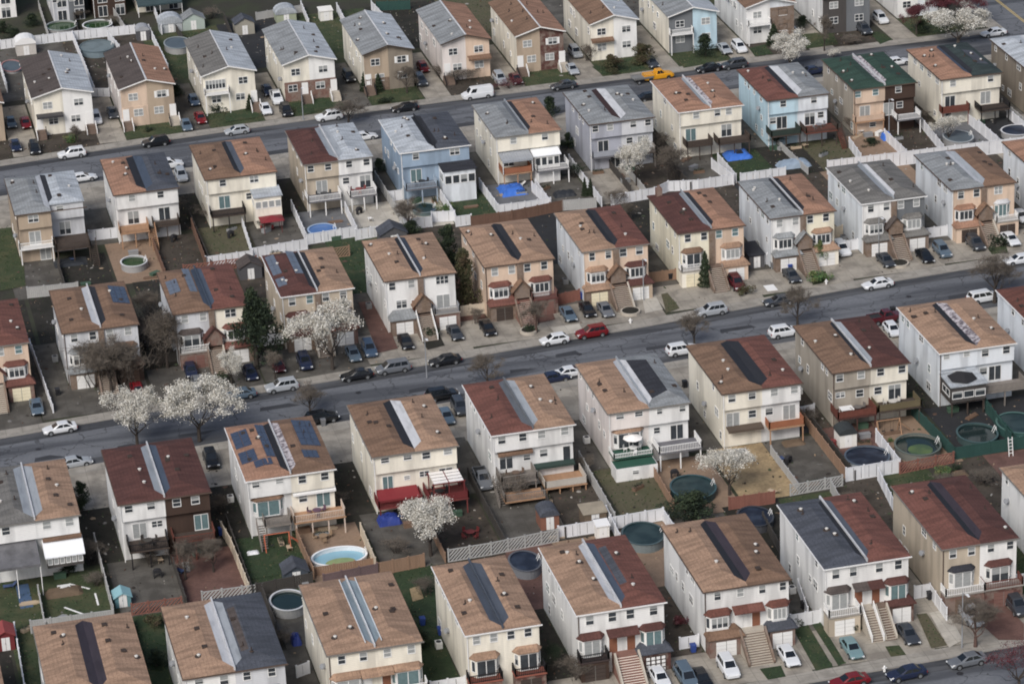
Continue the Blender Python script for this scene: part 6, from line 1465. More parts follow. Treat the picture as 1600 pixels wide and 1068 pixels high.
pool(530, 868, 4.1, 3.0, 'pale', 'pale blue oval pool with white rim on red-brown deck', .7, (214, 220, 224), (236, 238, 240), .55, 'algae')
pool(450, 937, 2.6, 3.3, 'dark', 'dark pool with grey rim beside the glass-strip roof', 1.2, (150, 152, 152))
pool(820, 876, 2.3, 3.4, 'navy', 'navy covered pool on brick paving', 1.2, (120, 124, 130), (88, 92, 100), .04)
pool(1005, 833, 3.1, 3.9, 'teal', 'dark teal covered pool behind the red-brown roof', 1.2, (112, 124, 126), (70, 92, 96), .05)
pool(1083, 760, 3.4, 4.2, 'teal', 'dark teal pool under the sparse blossom tree', 1.0, (40, 70, 76), (48, 84, 92), .1)
pool(1355, 712, 3.4, 3.7, 'navy', 'navy pool inside the white fence corner', 1.2, (150, 158, 166), (76, 92, 108), .1)
pool(1434, 694, 3.5, 4.0, 'dark', 'green-water pool on tan paving beside the dark green fence', 1.2, (110, 112, 104), (92, 104, 96), .3, 'lime')
pool(1527, 676, 3.1, 3.7, 'dark', 'black-water pool below the grey porch box', 1.0, (60, 84, 84), (60, 90, 92), .2)
pool(1590, 660, 3.2, 4.0, 'teal', 'dark green pool cut by the right edge', 1.2, (40, 84, 80), (70, 110, 104), .06)
pool(1180, 806, 2.6, 3.4, 'navy', 'black covered pool behind the brown roof with purple strip', 1.1, (70, 72, 78), (60, 64, 72), .04)

def shed(px, py, w, d, h, wc, rc, label, top='gable', dc=TRIM, rz=0):
    x, y = at(px, py, h)
    o = thing('garden_shed', label, 'shed', (x, y, 0), 'garden sheds', R(rz))
    rw, rd = w / 2, d / 2
    MB().box(-rw, rw, -rd, rd, 0, h).build('wall', wc, o)
    if top == 'gable':
        e = .2
        MB().prism([(-rw - e, h - .08), (0, h + w * .28), (rw + e, h - .08), (rw + e, h + .02), (0, h + w * .28 + .12), (-rw - e, h + .02)], -rd - e, rd + e).build('roof', rc, o)
        MB().prism([(-rw, h - .05), (rw, h - .05), (0, h + w * .28 - .02)], -rd + .01, rd - .01).build('gable', wc, o)
    elif top == 'barrel':
        pts = [(-rw * 1.08 * math.cos(k * math.pi / 8) * 1.0, h - .05 + .35 * w * math.sin(k * math.pi / 8)) for k in range(9)]
        MB().prism(pts, -rd - .15, rd + .15).build('roof', rc, o)
    else: MB().ring([[(-rw - .15, -rd - .15, h), (rw + .15, -rd - .15, h), (rw + .15, rd + .15, h + .2), (-rw - .15, rd + .15, h + .2)], [(-rw - .15, -rd - .15, h + .12), (rw + .15, -rd - .15, h + .12), (rw + .15, rd + .15, h + .32), (-rw - .15, rd + .15, h + .32)]]).build('roof', rc, o)
    b = MB().box(-.5, -.02, -rd - .04, -rd, .05, 1.8).box(.02, .5, -rd - .04, -rd, .05, 1.8); k = b.build('door', dc, o)
    MB().box(-.07, -.04, -rd - .08, -rd - .04, .9, 1.1).build('handle', DARKMETAL, k)
PW = plain('shed_white', (224, 222, 214), amp=.06); PD = plain('shed_black', (44, 48, 56), amp=.1); PT = plain('shed_tan', (176, 150, 122), amp=.1)
shed(39, 65, 3.6, 3.0, 2.2, plain('shed_grey', (190, 184, 176)), TRIM, 'grey shed with white curved roof at the top left fence', 'barrel')
shed(222, 45, 2.4, 2.2, 2.0, plain('shed_dark', (84, 84, 88)), plain('shed_roof_grey', (150, 154, 160)), 'dark shed at the corner of the top white fence', 'barrel')
shed(380, 33, 3.6, 3.2, 2.2, plain('shed_olive', (150, 146, 132)), roof('slate'), 'olive grey shed above the silver gabled house')
shed(300, 27, 4.2, 3.2, 2.0, plain('shed_mint', (160, 176, 168)), roof('grey'), 'pale mint shed left of the olive grey shed')
shed(265, 33, 4.2, 3.0, 1.8, plain('shed_pale', (170, 176, 180)), roof('silver'), 'pale grey covered shed behind the ribbed roof house', 'barrel')
shed(508, 15, 2.4, 2.2, 1.9, PW, PW, 'white little shed on the green lawn at the top', 'flat')
shed(445, 18, 3.8, 3.0, 1.8, plain('shed_sage', (150, 160, 130)), roof('silver'), 'sage shed with silver top behind the white gabled house', 'barrel')
shed(389, 412, 3.4, 3.0, 2.0, plain('shed_dark', (84, 84, 88)), roof('char'), 'dark shed behind the maroon solar roof', 'gable')
shed(612, 360, 4.2, 3.2, 2.0, plain('shed_dark', (84, 84, 88)), roof('slate'), 'slate shed behind the white twin-tan house')
shed(855, 798, 2.4, 2.8, 2.0, plain('shed_brick', (140, 88, 66)), roof('slate'), 'brown shed with dark curved roof below the deck', 'barrel')
shed(926, 795, 3.0, 2.6, 1.9, plain('shed_wood', (110, 92, 72)), plain('shed_top', (150, 138, 116), amp=.3), 'open topped shed beside the long pale fence', 'flat')
shed(940, 818, 1.6, 1.5, 2.0, PW, TRIM, 'small white locker shed at the white fence', 'flat')
shed(460, 886, 3.0, 2.8, 1.7, plain('shed_slate', (70, 80, 92)), roof('slate'), 'dark slate shed at the corner of the green lawn')
shed(1321, 672, 2.4, 2.4, 2.0, PW, plain('shed_cover', (52, 58, 60)), 'white shed with black top under the planked deck', 'barrel')
shed(190, 927, 2.0, 2.0, 1.4, plain('shed_teal', (84, 140, 150)), plain('shed_teal_roof', (120, 176, 186)), 'teal playhouse on the mossy concrete', 'gable')
shed(1175, 390, 2.4, 5.0, 2.0, plain('shed_dark', (84, 84, 88)), roof('black'), 'long dark shed in the passage by the yellow house', 'flat')
shed(6, 985, 2.2, 2.8, 2.0, plain('shed_red', (120, 36, 40)), plain('shed_red_roof', (150, 60, 58)), 'dark red shed in the bottom left corner')
shed(620, 448, 2.0, 2.4, 2.0, plain('shed_dark', (84, 84, 88)), roof('grey'), 'small grey shed left of the white twin-tan house', 'flat')

TARP = dict(blue=plain('tarp_blue', (30, 110, 214), rough=.4, amp=.15, fine=0), navy=plain('tarp_navy', (34, 58, 140), rough=.45, amp=.2, fine=0), grey=plain('tarp_grey', (130, 150, 170), rough=.4, amp=.2, fine=0), black=plain('tarp_black', (44, 48, 54), rough=.5, amp=.2, fine=0), white=plain('tarp_white', (224, 226, 228), rough=.5, amp=.05, fine=0), brown=plain('tarp_brown', (104, 84, 62), rough=.8, amp=.2))
def tarp(px, py, w, d, h, c, label, cat='tarpaulin', rz=0):
    x, y = at(px, py, h / 2); rnd = random.Random(hash_(label)); b = MB(); n = 9
    o = None; V = []
    for j in range(n):
        for i in range(n):
            u, v = i / (n - 1) * 2 - 1, j / (n - 1) * 2 - 1
            e = max(0, 1 - max(abs(u), abs(v)) ** 4)
            V.append((u * w / 2 * (1 + .06 * rnd.random()), v * d / 2 * (1 + .06 * rnd.random()), h * e * (.75 + .25 * rnd.random()) + .02))
    b.v = V; b.f = [(j * n + i, j * n + i + 1, (j + 1) * n + i + 1, (j + 1) * n + i) for j in range(n - 1) for i in range(n - 1)]; b.m = [0] * len(b.f)
    o = b.build('tarpaulin', TARP[c], None, (x, y, 0), R(rz)); tag(o, label, cat); return o
tarp(800, 294, 4.2, 4.6, 1.0, 'blue', 'bright blue tarpaulin humped over a pool in the middle yards')
tarp(1152, 240, 4.4, 4.0, .9, 'blue', 'blue tarpaulin heap on the lawn of the dark-decked house')
tarp(1385, 211, 1.6, 1.8, 1.4, 'blue', 'small blue tarpaulin bundle on the pinkish patio')
tarp(608, 808, 3.0, 2.6, 1.2, 'navy', 'dark blue tarpaulin below the red awning')
tarp(1240, 254, 5.6, 3.0, 1.1, 'grey', 'grey boat cover beside the lawn of the pale blue house')
tarp(110, 408, 5.0, 3.2, .5, 'black', 'dark crumpled cover behind the tan house')
tarp(462, 995, 1.2, 2.4, 1.2, 'navy', 'blue tarpaulin bundle left of the glass-strip house')
tarp(882, 301, 3.6, 2.4, .7, 'black', 'black heap on the ground left of the twin conifers')
tarp(395, 862, 1.5, 1.0, .3, 'white', 'crumpled white sheet on the green lawn')
tarp(100, 922, 4.6, 2.2, .8, 'brown', 'brown earth heap on the debris lawn', 'heap')
tarp(1255, 668, 1.6, 2.0, .7, 'black', 'black covered heap by the tan fence')
tarp(1500, 738, 2.0, 1.6, .5, 'brown', 'brown heap left of the white ladder', 'heap')
tarp(1240, 690, 3.0, 2.0, .4, 'brown', 'low brown pile on the grey-green yard', 'heap')

def bin_(px, py, c, label):
    x, y = at(px, py, .5)
    o = thing('wheelie_bin', label, 'bin', (x, y, 0), 'rubbish bins by the houses')
    m = plain('bin_' + c, dict(blue=(36, 70, 150), black=(42, 42, 46), green=(40, 84, 66), grey=(110, 112, 116))[c], rough=.5)
    MB().ring([[(-s, -s, z), (s, -s, z), (s, s, z), (-s, s, z)] for s, z in ((.27, .06), (.34, 1.0))]).build('body', m, o)
    MB().ring([[(-.37, -.4, 1.0), (.37, -.4, 1.0), (.37, .37, 1.0), (-.37, .37, 1.0)], [(-.33, -.34, 1.12), (.33, -.34, 1.12), (.33, .33, 1.1), (-.33, .33, 1.1)]]).build('lid', m, o)
    for s in (-1, 1):
        w = MB().ring([[(s * .3 + q, .32 + .1 * math.cos(k * math.pi / 4), .1 + .1 * math.sin(k * math.pi / 4)) for k in range(8)] for q in (-.04, .04)]).build('wheel', TYRE, o)
for a in ((908, 462, 'blue', 'blue bin left of the cream garage doors'), (1083, 1012, 'blue', 'dark blue bin at the white gate by the striped steps house'), (1234, 418, 'blue', 'blue bin beside the white garage door'), (660, 970, 'blue', 'blue bin on the green lawn strip in the lower yards'),
          (1047, 432, 'black', 'black bin pile beside the cream garage'), (295, 572, 'blue', 'blue bin in the driveway of the brick gable house'), (90, 612, 'black', 'black bin behind the thin white fence'), (1220, 970, 'black', 'black bin left of the white-railed balcony'),
          (1256, 945, 'black', 'black bin row end behind the white gate fence'), (1378, 730, 'grey', 'grey bin at the red lattice fence'), (345, 830, 'blue', 'blue bin in the passage beside the beige fence'), (1453, 930, 'black', 'black bin behind the angled white fence'),
          (1208, 415, 'grey', 'grey bin by the white double gate'), (768, 455, 'grey', 'grey bin left of the dark garage'), (505, 660, 'grey', 'grey bin beside the black SUV'), (865, 460, 'blue', 'blue bin at the reddish gate fence'), (688, 985, 'blue', 'blue bin at the wall of the slate strip house'), (1395, 485, 'black', 'black bin above the pale blue house'),
          (1070, 600, 'black', 'black bin in front of the cream and white house'), (1345, 940, 'black', 'black bin beside the stairs of the black and red roof house')):
    bin_(*a)

def table_set(px, py, label, c=(120, 70, 50), z=0, umb=None, n=4):
    x, y = at(px, py, z + .5)
    m = plain('furn%d%d%d' % c, c, rough=.6)
    o = thing('patio_table', label, 'table', (x, y, z), 'patio tables')
    MB().cyl(0, 0, .68, .73, .6, .6, 14).build('tabletop', m, o)
    for k in range(4): MB().tube((.3 * math.cos(k * 1.57 + .8), .3 * math.sin(k * 1.57 + .8), .68), (.45 * math.cos(k * 1.57 + .8), .45 * math.sin(k * 1.57 + .8), 0), .03, .03, 4).build('leg', m, o)
    for k in range(n):
        a = k * 6.283 / n + .5
        q = thing('patio_chair', CH[k] + ' patio chair at the ' + label.split(' patio table')[0] + ' table' + label.split(' patio table')[1], 'chair', (x + 1.05 * math.cos(a), y + 1.05 * math.sin(a), z), 'patio chairs round the tables', a + math.pi / 2)
        MB().box(-.24, .24, -.24, .24, .4, .45).build('seat', m, q); MB().box(-.24, .24, -.27, -.23, .45, .95).build('backrest', m, q)
        for sx in (-.2, .2):
            for sy in (-.2, .2): MB().box(sx - .02, sx + .02, sy - .02, sy + .02, 0, .4).build('leg', m, q)
    if umb:
        q = thing('parasol', umb, 'parasol', (x, y, z))
        MB().tube((0, 0, .74), (0, 0, 2.5), .03, .03, 6).build('pole', TRIM, q)
        MB().cyl(0, 0, 2.1, 2.55, 1.35, .04, 8, cap0=False).build('canopy', plain('canopy_white', (232, 230, 226), amp=.04), q)
CH = ['nearest left', 'right', 'far', 'near']
CH = ['right-hand', 'far', 'left-hand', 'near']
def hdeck(k, s, f, dy, z):                            # a point on a deck
    q = HS[k]; return q.ux(s, f) + q.x, q.y + q.low - dy, z
def table_at(k, s, f, dy, z, *a, **kw):
    x, y, z = hdeck(k, s, f, dy, z)
    p = Vector((x, y, z + .5 - CAM_H)); d = p.dot(FWD)
    table_set(800 + F_PX * p.dot(RGT) / d, 534 - F_PX * p.dot(UPV) / d, *a, z=z, **kw)
table_at('D6', 0, .55, 1.4, 2.5, 'white patio table on the green carpeted balcony', c=(232, 232, 230), umb='white parasol on the green carpeted balcony', n=3)
table_at('D2', 0, .55, 1.7, 2.6, 'dark patio table on the dark railed deck', c=(70, 66, 62))
table_at('D4', 1, .45, 2.4, 2.3, 'black patio table under the white pergola', c=(46, 46, 48))
table_at('D8', 1, .5, 1.6, 2.6, 'pale patio table on the mossy plank deck', c=(190, 186, 178), n=3)
table_at('D8', 0, .6, 1.6, 2.5, 'grey patio table on the dark red deck', c=(110, 104, 100), n=2)
table_at('B4', 0, .5, 1.6, 2.7, 'dark patio table on the beige half deck', c=(70, 72, 74), n=3)
table_at('B4', 1, .5, 1.6, 2.7, 'red patio table on the white railed deck', c=(140, 60, 58), n=3)
table_at('B5', 0, .55, 1.5, 2.7, 'black patio table on the sky blue deck', c=(50, 54, 60), n=2)
table_at('D5', 0, .5, 1.7, 2.3, 'brown patio table on the weathered grey deck', c=(110, 88, 72), n=3)
table_at('B9', 1, .6, 1.6, 2.7, 'grey patio table on the red-brown deck', c=(130, 134, 140), n=2)
table_at('D3', 1, .5, 1.5, 2.5, 'purple patio table on the pale railed deck', c=(104, 72, 96), n=3)
table_set(418, 352, 'red patio table in the yard with white fences', c=(168, 30, 36), n=4)
table_set(735, 832, 'dark red patio table beside the yard blossom tree', c=(132, 48, 46), n=4)
table_set(1300, 690, 'red patio table near the navy pool', c=(140, 50, 48), n=3)
table_set(315, 862, 'green-grey patio table under the red-railed deck', c=(84, 92, 82), n=2)
table_set(505, 838, 'wicker patio table by the pale blue oval pool', c=(150, 122, 90), n=3)
table_set(1345, 205, 'white patio table on the pinkish patio', c=(220, 216, 210), n=2)

# red seats canopy, pergola, play set, ladder and other single things
x, y = at(424, 340, 2.3); o = thing('gazebo_tent', 'red canopy tent in the yard of the grey porch house', 'canopy', (x, y, 0))
MB().ring([[(-1.9, -1.5, 2.1), (1.9, -1.5, 2.1), (1.9, 1.5, 2.1), (-1.9, 1.5, 2.1)], [(-.1, -.1, 2.7), (.1, -.1, 2.7), (.1, .1, 2.7), (-.1, .1, 2.7)]], 0, False).build('canopy', AW['red'], o)
for sx in (-1.4, 1.4):
    for sy in (-1.2, 1.2): MB().tube((sx, sy, 0), (sx, sy, 2.1), .05, .05, 5).build('post', plain('red_rail', (136, 34, 36)), o)
q = HS['D4']; x, y, z = hdeck('D4', 1, .62, 2.2, 2.3)
o = thing('pergola', 'red pergola with white translucent roof panels on the red deck', 'pergola', (x, y, z))
for sx in (-2, 0, 2):
    for sy in (-1.7, 1.7): MB().box(sx - .07, sx + .07, sy - .07, sy + .07, 0, 2.3).build('post', plain('red_rail', (136, 34, 36)), o)
MB().box(-2.2, 2.2, -1.77, -1.63, 2.3, 2.48).box(-2.2, 2.2, 1.63, 1.77, 2.3, 2.48).box(-.07, .07, -1.62, 1.62, 2.3, 2.48).build('beam', plain('red_rail', (136, 34, 36)), o)
for i in range(2):
    for j in range(4): MB().box(-2.0 + i * 2.05, -.1 + i * 2.05, -1.75 + j * .92, -1.05 + j * .92, 2.49, 2.54).build('roof_panel', plain('panel_white', (236, 232, 228), rough=.5, fine=0, amp=.04), o)
def playset(px, py, label, m, slide=True):
    x, y = at(px, py, 1.0); o = thing('play_set', label, 'play set', (x, y, 0))
    b = MB()
    for sx in (-1.6, 1.6):
        for sy in (-.9, .9): b.tube((sx, sy, 0), (sx, 0, 2.1), .07, .06, 5)
    b.tube((-1.7, 0, 2.1), (1.7, 0, 2.1), .07, .07, 5, cap=True); b.build('frame', m, o)
    for sx in (-.7, .5):
        k = MB().box(sx - .22, sx + .22, -.12, .12, .5, .55); k.tube((sx - .2, 0, .55), (sx - .2, 0, 2.05), .015, .015, 3).tube((sx + .2, 0, .55), (sx + .2, 0, 2.05), .015, .015, 3); k.build('swing_seat', DARKMETAL, o)
    if slide: MB().ring([[(1.7, -.25, 1.4), (1.7, .25, 1.4), (1.7, .25, 1.5), (1.7, -.25, 1.5)], [(3.2, -.25, .1), (3.2, .25, .1), (3.2, .25, .2), (3.2, -.25, .2)]]).build('slide', m, o)
playset(1388, 667, 'orange wooden swing set on the tan patio', TANWOOD)
playset(433, 845, 'orange and grey play set below the solar roof house', plain('play_orange', (196, 96, 52)))
x, y = at(1580, 706, .6); o = tag(MB().tube((-.28, 0, 0), (-.28, .5, 2.6), .06, .06, 5).tube((.28, 0, 0), (.28, .5, 2.6), .06, .06, 5).box(-.3, .3, .05, .11, .4, .48).box(-.3, .3, .13, .19, .85, .93).box(-.3, .3, .22, .28, 1.3, 1.38).box(-.3, .3, .31, .37, 1.75, 1.83).box(-.3, .3, .4, .46, 2.2, 2.28).build('ladder', TRIM, None, (x, y, 0)), 'white ladder leaning by the dark green fence', 'ladder')
for px, py, lb in ((124, 915, 'white plank lying upright on the debris lawn'), (151, 935, 'long white plank on the debris lawn'), (115, 953, 'flat white plank low on the debris lawn')):
    x, y = at(px, py, .1); tag(MB().box(-.12, .12, -1.6, 1.6, 0, .08).build('plank', TRIM, None, (x, y, .02), R(hash_(lb) % 90)), lb, 'plank')
x, y = at(38, 930, .1); tag(MB().box(-.8, .8, -3.2, 3.2, 0, .05).build('floor_mat', plain('mat_blue', (62, 92, 128)), None, (x, y, .02), 0), 'blue mat on the grass at the left edge', 'mat')
x, y = at(1204, 450, 0); tag(MB().box(-.8, .8, -1.1, 1.1, 0, .06).build('cover_slab', TRIM, None, (x, y, .02), 0), 'white slab on the concrete before the yellow garage side', 'slab')
x, y = at(1158, 706, .5); o = thing('hot_tub', 'round white tub on the straw yard', 'tub', (x, y, 0)); MB().cyl(0, 0, 0, .7, .75, .8, 18).build('shell', TRIM, o); MB().cyl(0, 0, .7, .72, .6, .6, 18).build('water', plain('tub_water', (120, 130, 134), rough=.1), o)
for px, py, lb in ((1368, 630, 'white table canopy standing on the dark red deck'),):
    x, y, z = hdeck('D8', 0, .3, 1.8, 2.5); o = thing('cot_table', lb, 'table', (x, y, z)); MB().box(-.9, .9, -.7, .7, .8, .86).build('tabletop', TRIM, o)
    for sx in (-.8, .8):
        for sy in (-.6, .6): MB().box(sx - .03, sx + .03, sy - .03, sy + .03, 0, .8).build('leg', TRIM, o)
# loose things standing about in the yards
CLR = dict(white=(224, 224, 220), grey=(136, 138, 140), brown=(120, 92, 70), black=(46, 46, 50), green=(60, 92, 70), tan=(184, 160, 128), red=(132, 50, 46), blue=(60, 84, 130))
def clutter(kind, c, x, y, label, rz=0):
    m = plain('clutter_' + c, CLR[c], rough=.6, amp=.15)
    o = thing(kind, label, kind.replace('_', ' '), (x, y, 0), 'loose things in the yards', rz)
    if kind == 'storage_box':
        MB().box(-.75, .75, -.38, .38, 0, .62).build('body', m, o); MB().box(-.8, .8, -.42, .42, .62, .7).build('lid', m, o)
    elif kind == 'air_conditioner':
        MB().box(-.45, .45, -.4, .4, .08, .9).build('casing', m, o); MB().cyl(0, 0, .9, .94, .33, .3, 14).build('fan_grille', DARKMETAL, o)
    elif kind == 'planter_box':
        MB().box(-.9, .9, -.3, .3, 0, .45).build('trough', m, o); b = MB(); r_ = random.Random(hash_(label))
        for k in range(150): leaf(b, r_, Vector((r_.uniform(-.85, .85), r_.uniform(-.28, .28), .45 + r_.random() * .4)), .08, r_.choice((0, 1, 2)))
        b.build('plants', LEAFM['dark'], o)
    elif kind == 'barbecue':
        for sx in (-.45, .45): MB().box(sx - .05, sx + .05, -.25, .25, 0, .75).build('leg', m, o)
        MB().box(-.55, .55, -.3, .3, .75, .9).build('firebox', m, o)
        MB().prism([(-.5, .9), (.5, .9), (.42, 1.12), (.2, 1.22), (-.2, 1.22), (-.42, 1.12)], -.28, .28).build('lid', m, o)
    elif kind == 'sun_lounger':
        MB().box(-.32, .32, -.3, .95, .28, .34).build('seat', m, o)
        MB().ring([[(-.32, -.3, .3), (.32, -.3, .3), (.32, -.3, .36), (-.32, -.3, .36)], [(-.32, -.85, .75), (.32, -.85, .75), (.32, -.8, .8), (-.32, -.8, .8)]]).build('backrest', m, o)
        for sx in (-.28, .28):
            for sy in (-.25, .85): MB().box(sx - .025, sx + .025, sy - .025, sy + .025, 0, .28).build('leg', m, o)
    elif kind == 'plank_stack':
        b = MB(); r_ = random.Random(hash_(label))
        for k in range(9): b.box(-1.1 + r_.uniform(-.2, .2), 1.1 + r_.uniform(-.2, .2), -.4 + .27 * (k % 3), -.18 + .27 * (k % 3), .09 * (k // 3), .08 + .09 * (k // 3))
        b.build('planks', m, o)
rc_ = random.Random(11)
KINDS = [('storage_box', 'white grey brown'), ('planter_box', 'brown tan grey'), ('barbecue', 'black black'), ('sun_lounger', 'white blue tan'), ('plank_stack', 'brown tan'), ('storage_box', 'green grey')]
for row, fl in (('B', FBC), ('D', FDE)):
    for k in sorted(q for q in HS if q[0] == row):
        q = HS[k]; used = set()
        for s in (0, 1):
            for n in range(4):
                kind, cs = rc_.choice(KINDS); c = rc_.choice(cs.split())
                if (kind, c) in used: continue
                used.add((kind, c))
                x = q.x + q.U * s + rc_.uniform(.4, q.U - .6); yf = interp(fl, x)
                y = rc_.choice((yf + rc_.uniform(.8, 1.8), q.y - rc_.uniform(.2, 2.5), q.y - rc_.uniform(3, 7)))
                clutter(kind, c, x, y, f"{c} {kind.replace('_', ' ')} in the yard behind the {q.phrase}", rc_.choice((0, 0, 1.57, .6)))
for k in sorted(q for q in HS if q[0] in 'CDE'):
    q = HS[k]
    if rc_.random() < .5: continue
    clutter('air_conditioner', rc_.choice(('grey', 'white')), q.x - .7, q.y + rc_.uniform(5, 13), f"air conditioner against the left wall of the {q.phrase}", 1.57)
# street lamps
def lamp(px, py, h, label):
    x, y = at(px, py, 0); o = thing('street_lamp', label, 'street lamp', (x, y, 0), 'street lamps at the kerb')
    MB().tube((0, 0, 0), (0, 0, h), .1, .06, 7).build('pole', GREYMETAL, o)
    a = MB().tube((0, 0, h - .1), (0, -1.4, h + .35), .04, .03, 5).build('arm', GREYMETAL, o)
    MB().ring([[(-.16, -1.2, h + .3), (.16, -1.2, h + .3), (.16, -1.2, h + .42), (-.16, -1.2, h + .42)], [(-.12, -2.0, h + .38), (.12, -2.0, h + .38), (.12, -2.0, h + .46), (-.12, -2.0, h + .46)]]).build('lamp_head', plain('lamp_head', (214, 216, 218)), o)
lamp(667, 590, 6.2, 'street lamp beside the black sedan in the middle street'); lamp(474, 188, 6.0, 'street lamp on the lawn of the brick-based gabled house'); lamp(1503, 1012, 7.5, 'street lamp by the leafless pavement tree at the bottom right')
lamp(1006, 470, 6.8, 'street lamp before the half-red roof house'); lamp(1373, 400, 6.4, 'street lamp before the slate grey house'); lamp(1389, 212, 6.5, 'tall pole lamp behind the olive grey roof')
# round stone planter, hydrants, manholes
for px, py, r_, lb in ((826, 517, 1.3, 'round stone planter before the dark garages'), (1405, 412, 1.5, 'low stone planter between cars at the slate grey house'), (985, 487, 1.5, 'square bed of shrubs before the half-red roof house')):
    x, y = at(px, py, .2); o = thing('planter', lb, 'planter', (x, y, 0)); MB().cyl(0, 0, 0, .45, r_, r_, 16).build('stone_ring', STEP, o); MB().cyl(0, 0, .45, .47, r_ - .25, r_ - .25, 16).build('soil', DIRTD, o)
for px, py, lb in ((985, 503, 'white hydrant at the kerb before the half-red roof house'), (1291, 442, 'white hydrant by the yellow-green shrub'), (1382, 1046, 'pale hydrant at the bottom street')):
    x, y = at(px, py, .2); o = thing('fire_hydrant', lb, 'hydrant', (x, y, 0)); MB().cyl(0, 0, 0, .7, .16, .13, 10).cyl(0, 0, .7, .82, .13, .04, 10).build('body', TRIM, o); MB().box(-.28, .28, -.06, .06, .42, .54).build('nozzle', TRIM, o)
for px, py in ((560, 612), (905, 552), (1150, 512), (1420, 462), (60, 700), (1500, 1050), (330, 233)):
    x, y = at(px, py, 0); o = tag(MB().cyl(0, 0, 0, .012, .42, .42, 16).build('manhole_cover', DARKMETAL, None, (x, y, -.112)), 'dark round manhole cover set in the asphalt', 'manhole cover', 'manhole covers in the streets')

# ---------------------------------------------------------------- light
W = bpy.data.worlds.new('World'); S.world = W; W.use_nodes = True
nt = W.node_tree; bg = nt.nodes['Background']
sky = nt.nodes.new('ShaderNodeTexSky'); sky.sky_type = 'NISHITA'; sky.sun_disc = False
SUN_EL, SUN_AZ = R(43), R(218)                      # azimuth clockwise from +Y
sky.sun_elevation = SUN_EL; sky.sun_rotation = SUN_AZ
sky.air_density = 1.0; sky.dust_density = 3.5; sky.ozone_density = 1.0
nt.links.new(sky.outputs[0], bg.inputs[0]); bg.inputs[1].default_value = 0.068
sun = bpy.data.objects.new('sun', bpy.data.lights.new('sun', 'SUN')); COL.objects.link(sun)
sun.data.energy = 1.5; sun.data.angle = R(26); sun.data.color = (1.0, .975, .945)
d = Vector((math.sin(SUN_AZ) * math.cos(SUN_EL), math.cos(SUN_AZ) * math.cos(SUN_EL), math.sin(SUN_EL)))
sun.rotation_euler = d.to_track_quat('Z', 'Y').to_euler()
sun.location = (100, 300, 300)
vs = S.view_settings; vs.view_transform = 'Standard'; vs.look = 'None'; vs.exposure = 0.7; vs.gamma = 1.0
S.cycles.filter_width = 1.9
S.cycles.max_bounces = 5; S.cycles.diffuse_bounces = 3; S.cycles.glossy_bounces = 2
print('objects', len(S.objects))

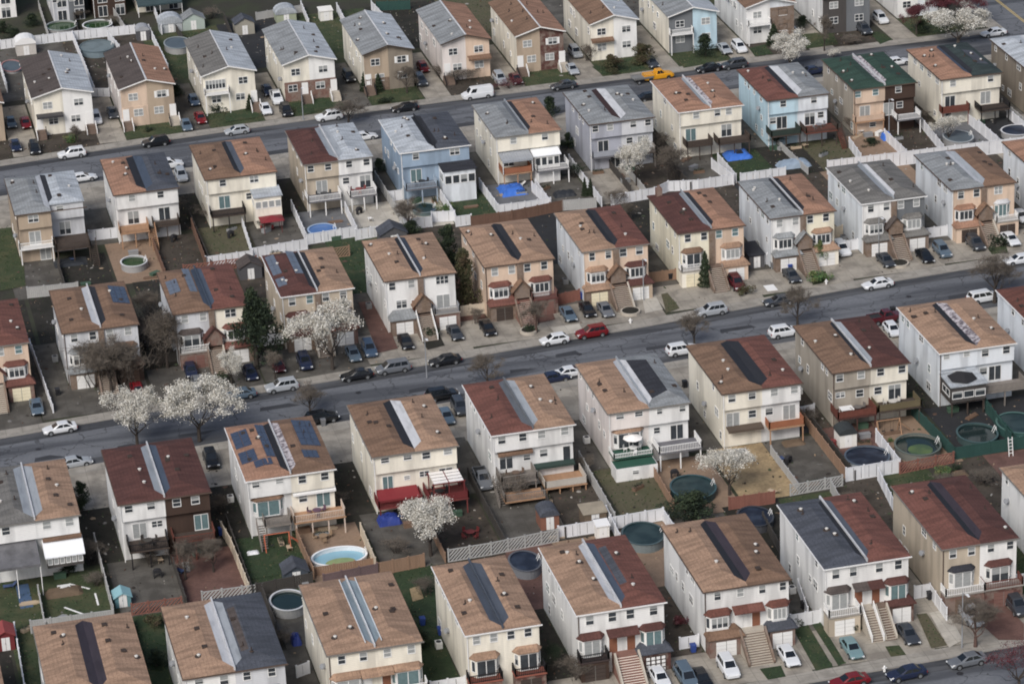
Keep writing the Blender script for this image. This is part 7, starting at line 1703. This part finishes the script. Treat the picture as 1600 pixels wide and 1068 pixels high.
# ---------------------------------------------------------------- litter, stones and grass tufts lying in the yards
rs = random.Random(5)
LIT = [plain('litter_dark', (52, 46, 42), rough=.9), plain('litter_tan', (150, 126, 98), rough=.9), plain('litter_pale', (150, 146, 138), rough=.8), plain('litter_brown', (96, 70, 56), rough=.9), plain('litter_green', (62, 76, 46), rough=.9), plain('litter_grey', (112, 110, 108), rough=.9)]
lt = MB(); gt = MB(); gd_ = MB()
def inpoly(w, x, y):
    c = False
    for i in range(len(w)):
        (xa, ya), (xb, yb) = w[i], w[i - 1]
        if (ya > y) != (yb > y) and x < (xb - xa) * (y - ya) / (yb - ya) + xa: c = not c
    return c
def bit(x, y, z=.05):
    k = rs.random(); s = rs.uniform(.05, .2) if k < .85 else rs.uniform(.2, .45); m = rs.choice((0, 0, 0, 1, 2, 3, 3, 4, 5))
    a = rs.uniform(0, 3.14); e = rs.uniform(.12, 1.0); h = rs.uniform(.02, .16) * (1 if s < .2 else .6)
    u = (math.cos(a) * s, math.sin(a) * s); v = (-math.sin(a) * s * e, math.cos(a) * s * e)
    base = [(x + u[0] * p + v[0] * q, y + u[1] * p + v[1] * q) for p, q in ((-1, -.7), (.2, -1), (1, .1), (.3, 1), (-.8, .6))]
    top = [(x + (px - x) * .6, y + (py - y) * .6) for px, py in base]
    lt.ring([[(px, py, z - .02) for px, py in base], [(px, py, z + h) for px, py in top]], m, False)
def tuft(x, y, z=.03):
    for k in range(3):
        a = rs.uniform(0, 6.28); s = rs.uniform(.06, .16); h = rs.uniform(.06, .2)
        b = gt if rs.random() < .75 else gd_
        b.poly([(x + s * math.cos(a), y + s * math.sin(a), z), (x - s * math.cos(a), y - s * math.sin(a), z), (x + rs.uniform(-.1, .1), y + rs.uniform(-.1, .1), z + h)])
vis = lambda x, y: (lambda p: -30 < p[0] < 1630 and -30 < p[1] < 1100)((lambda p: (800 + F_PX * p.dot(RGT) / p.dot(FWD), 534 - F_PX * p.dot(UPV) / p.dot(FWD)))(Vector((x, y, -CAM_H))))
for code, x0, x1, y0, y1 in YARDS:
    ar = (x1 - x0) * (y1 - y0)
    n = dict(d=.45, D=.45, C=.16, t=.12, r=.12, p=.12, k=.25, s=.2, y=.15, g=.08, G=.05, c=.035, l=.02)[code]
    for _ in range(int(ar * n)):
        x, y = rs.uniform(x0, x1), rs.uniform(y0, y1)
        if vis(x, y): bit(x, y)
    n = dict(g=1.5, G=1.5, y=1.0, D=.25, d=.2).get(code, 0)
    for _ in range(int(ar * n)):
        x, y = rs.uniform(x0, x1), rs.uniform(y0, y1)
        if vis(x, y): tuft(x, y)
for code, w in PYARDS:
    if code not in 'gGy': continue
    xs = [p[0] for p in w]; ys = [p[1] for p in w]
    for _ in range(int((max(xs) - min(xs)) * (max(ys) - min(ys)) * 1.6)):
        x, y = rs.uniform(min(xs), max(xs)), rs.uniform(min(ys), max(ys))
        if inpoly(w, x, y): tuft(x, y, .07)
for nm, b, m, lb, ct in (('yard_litter', lt, LIT, 'twigs, stones and scraps scattered over the yards', 'litter'), ('grass_tufts', gt, LEAFM['bright'][1], 'short green grass tufts growing on the lawns and in yard corners', 'grass'), ('dry_grass', gd_, mat('grass_straw', (140, 132, 88), .6, .9, .15, fine=0), 'dry yellow grass blades among the lawns', 'grass')):
    o = b.build(nm, m); o['kind'] = 'stuff'; o['label'] = lb; o['category'] = ct
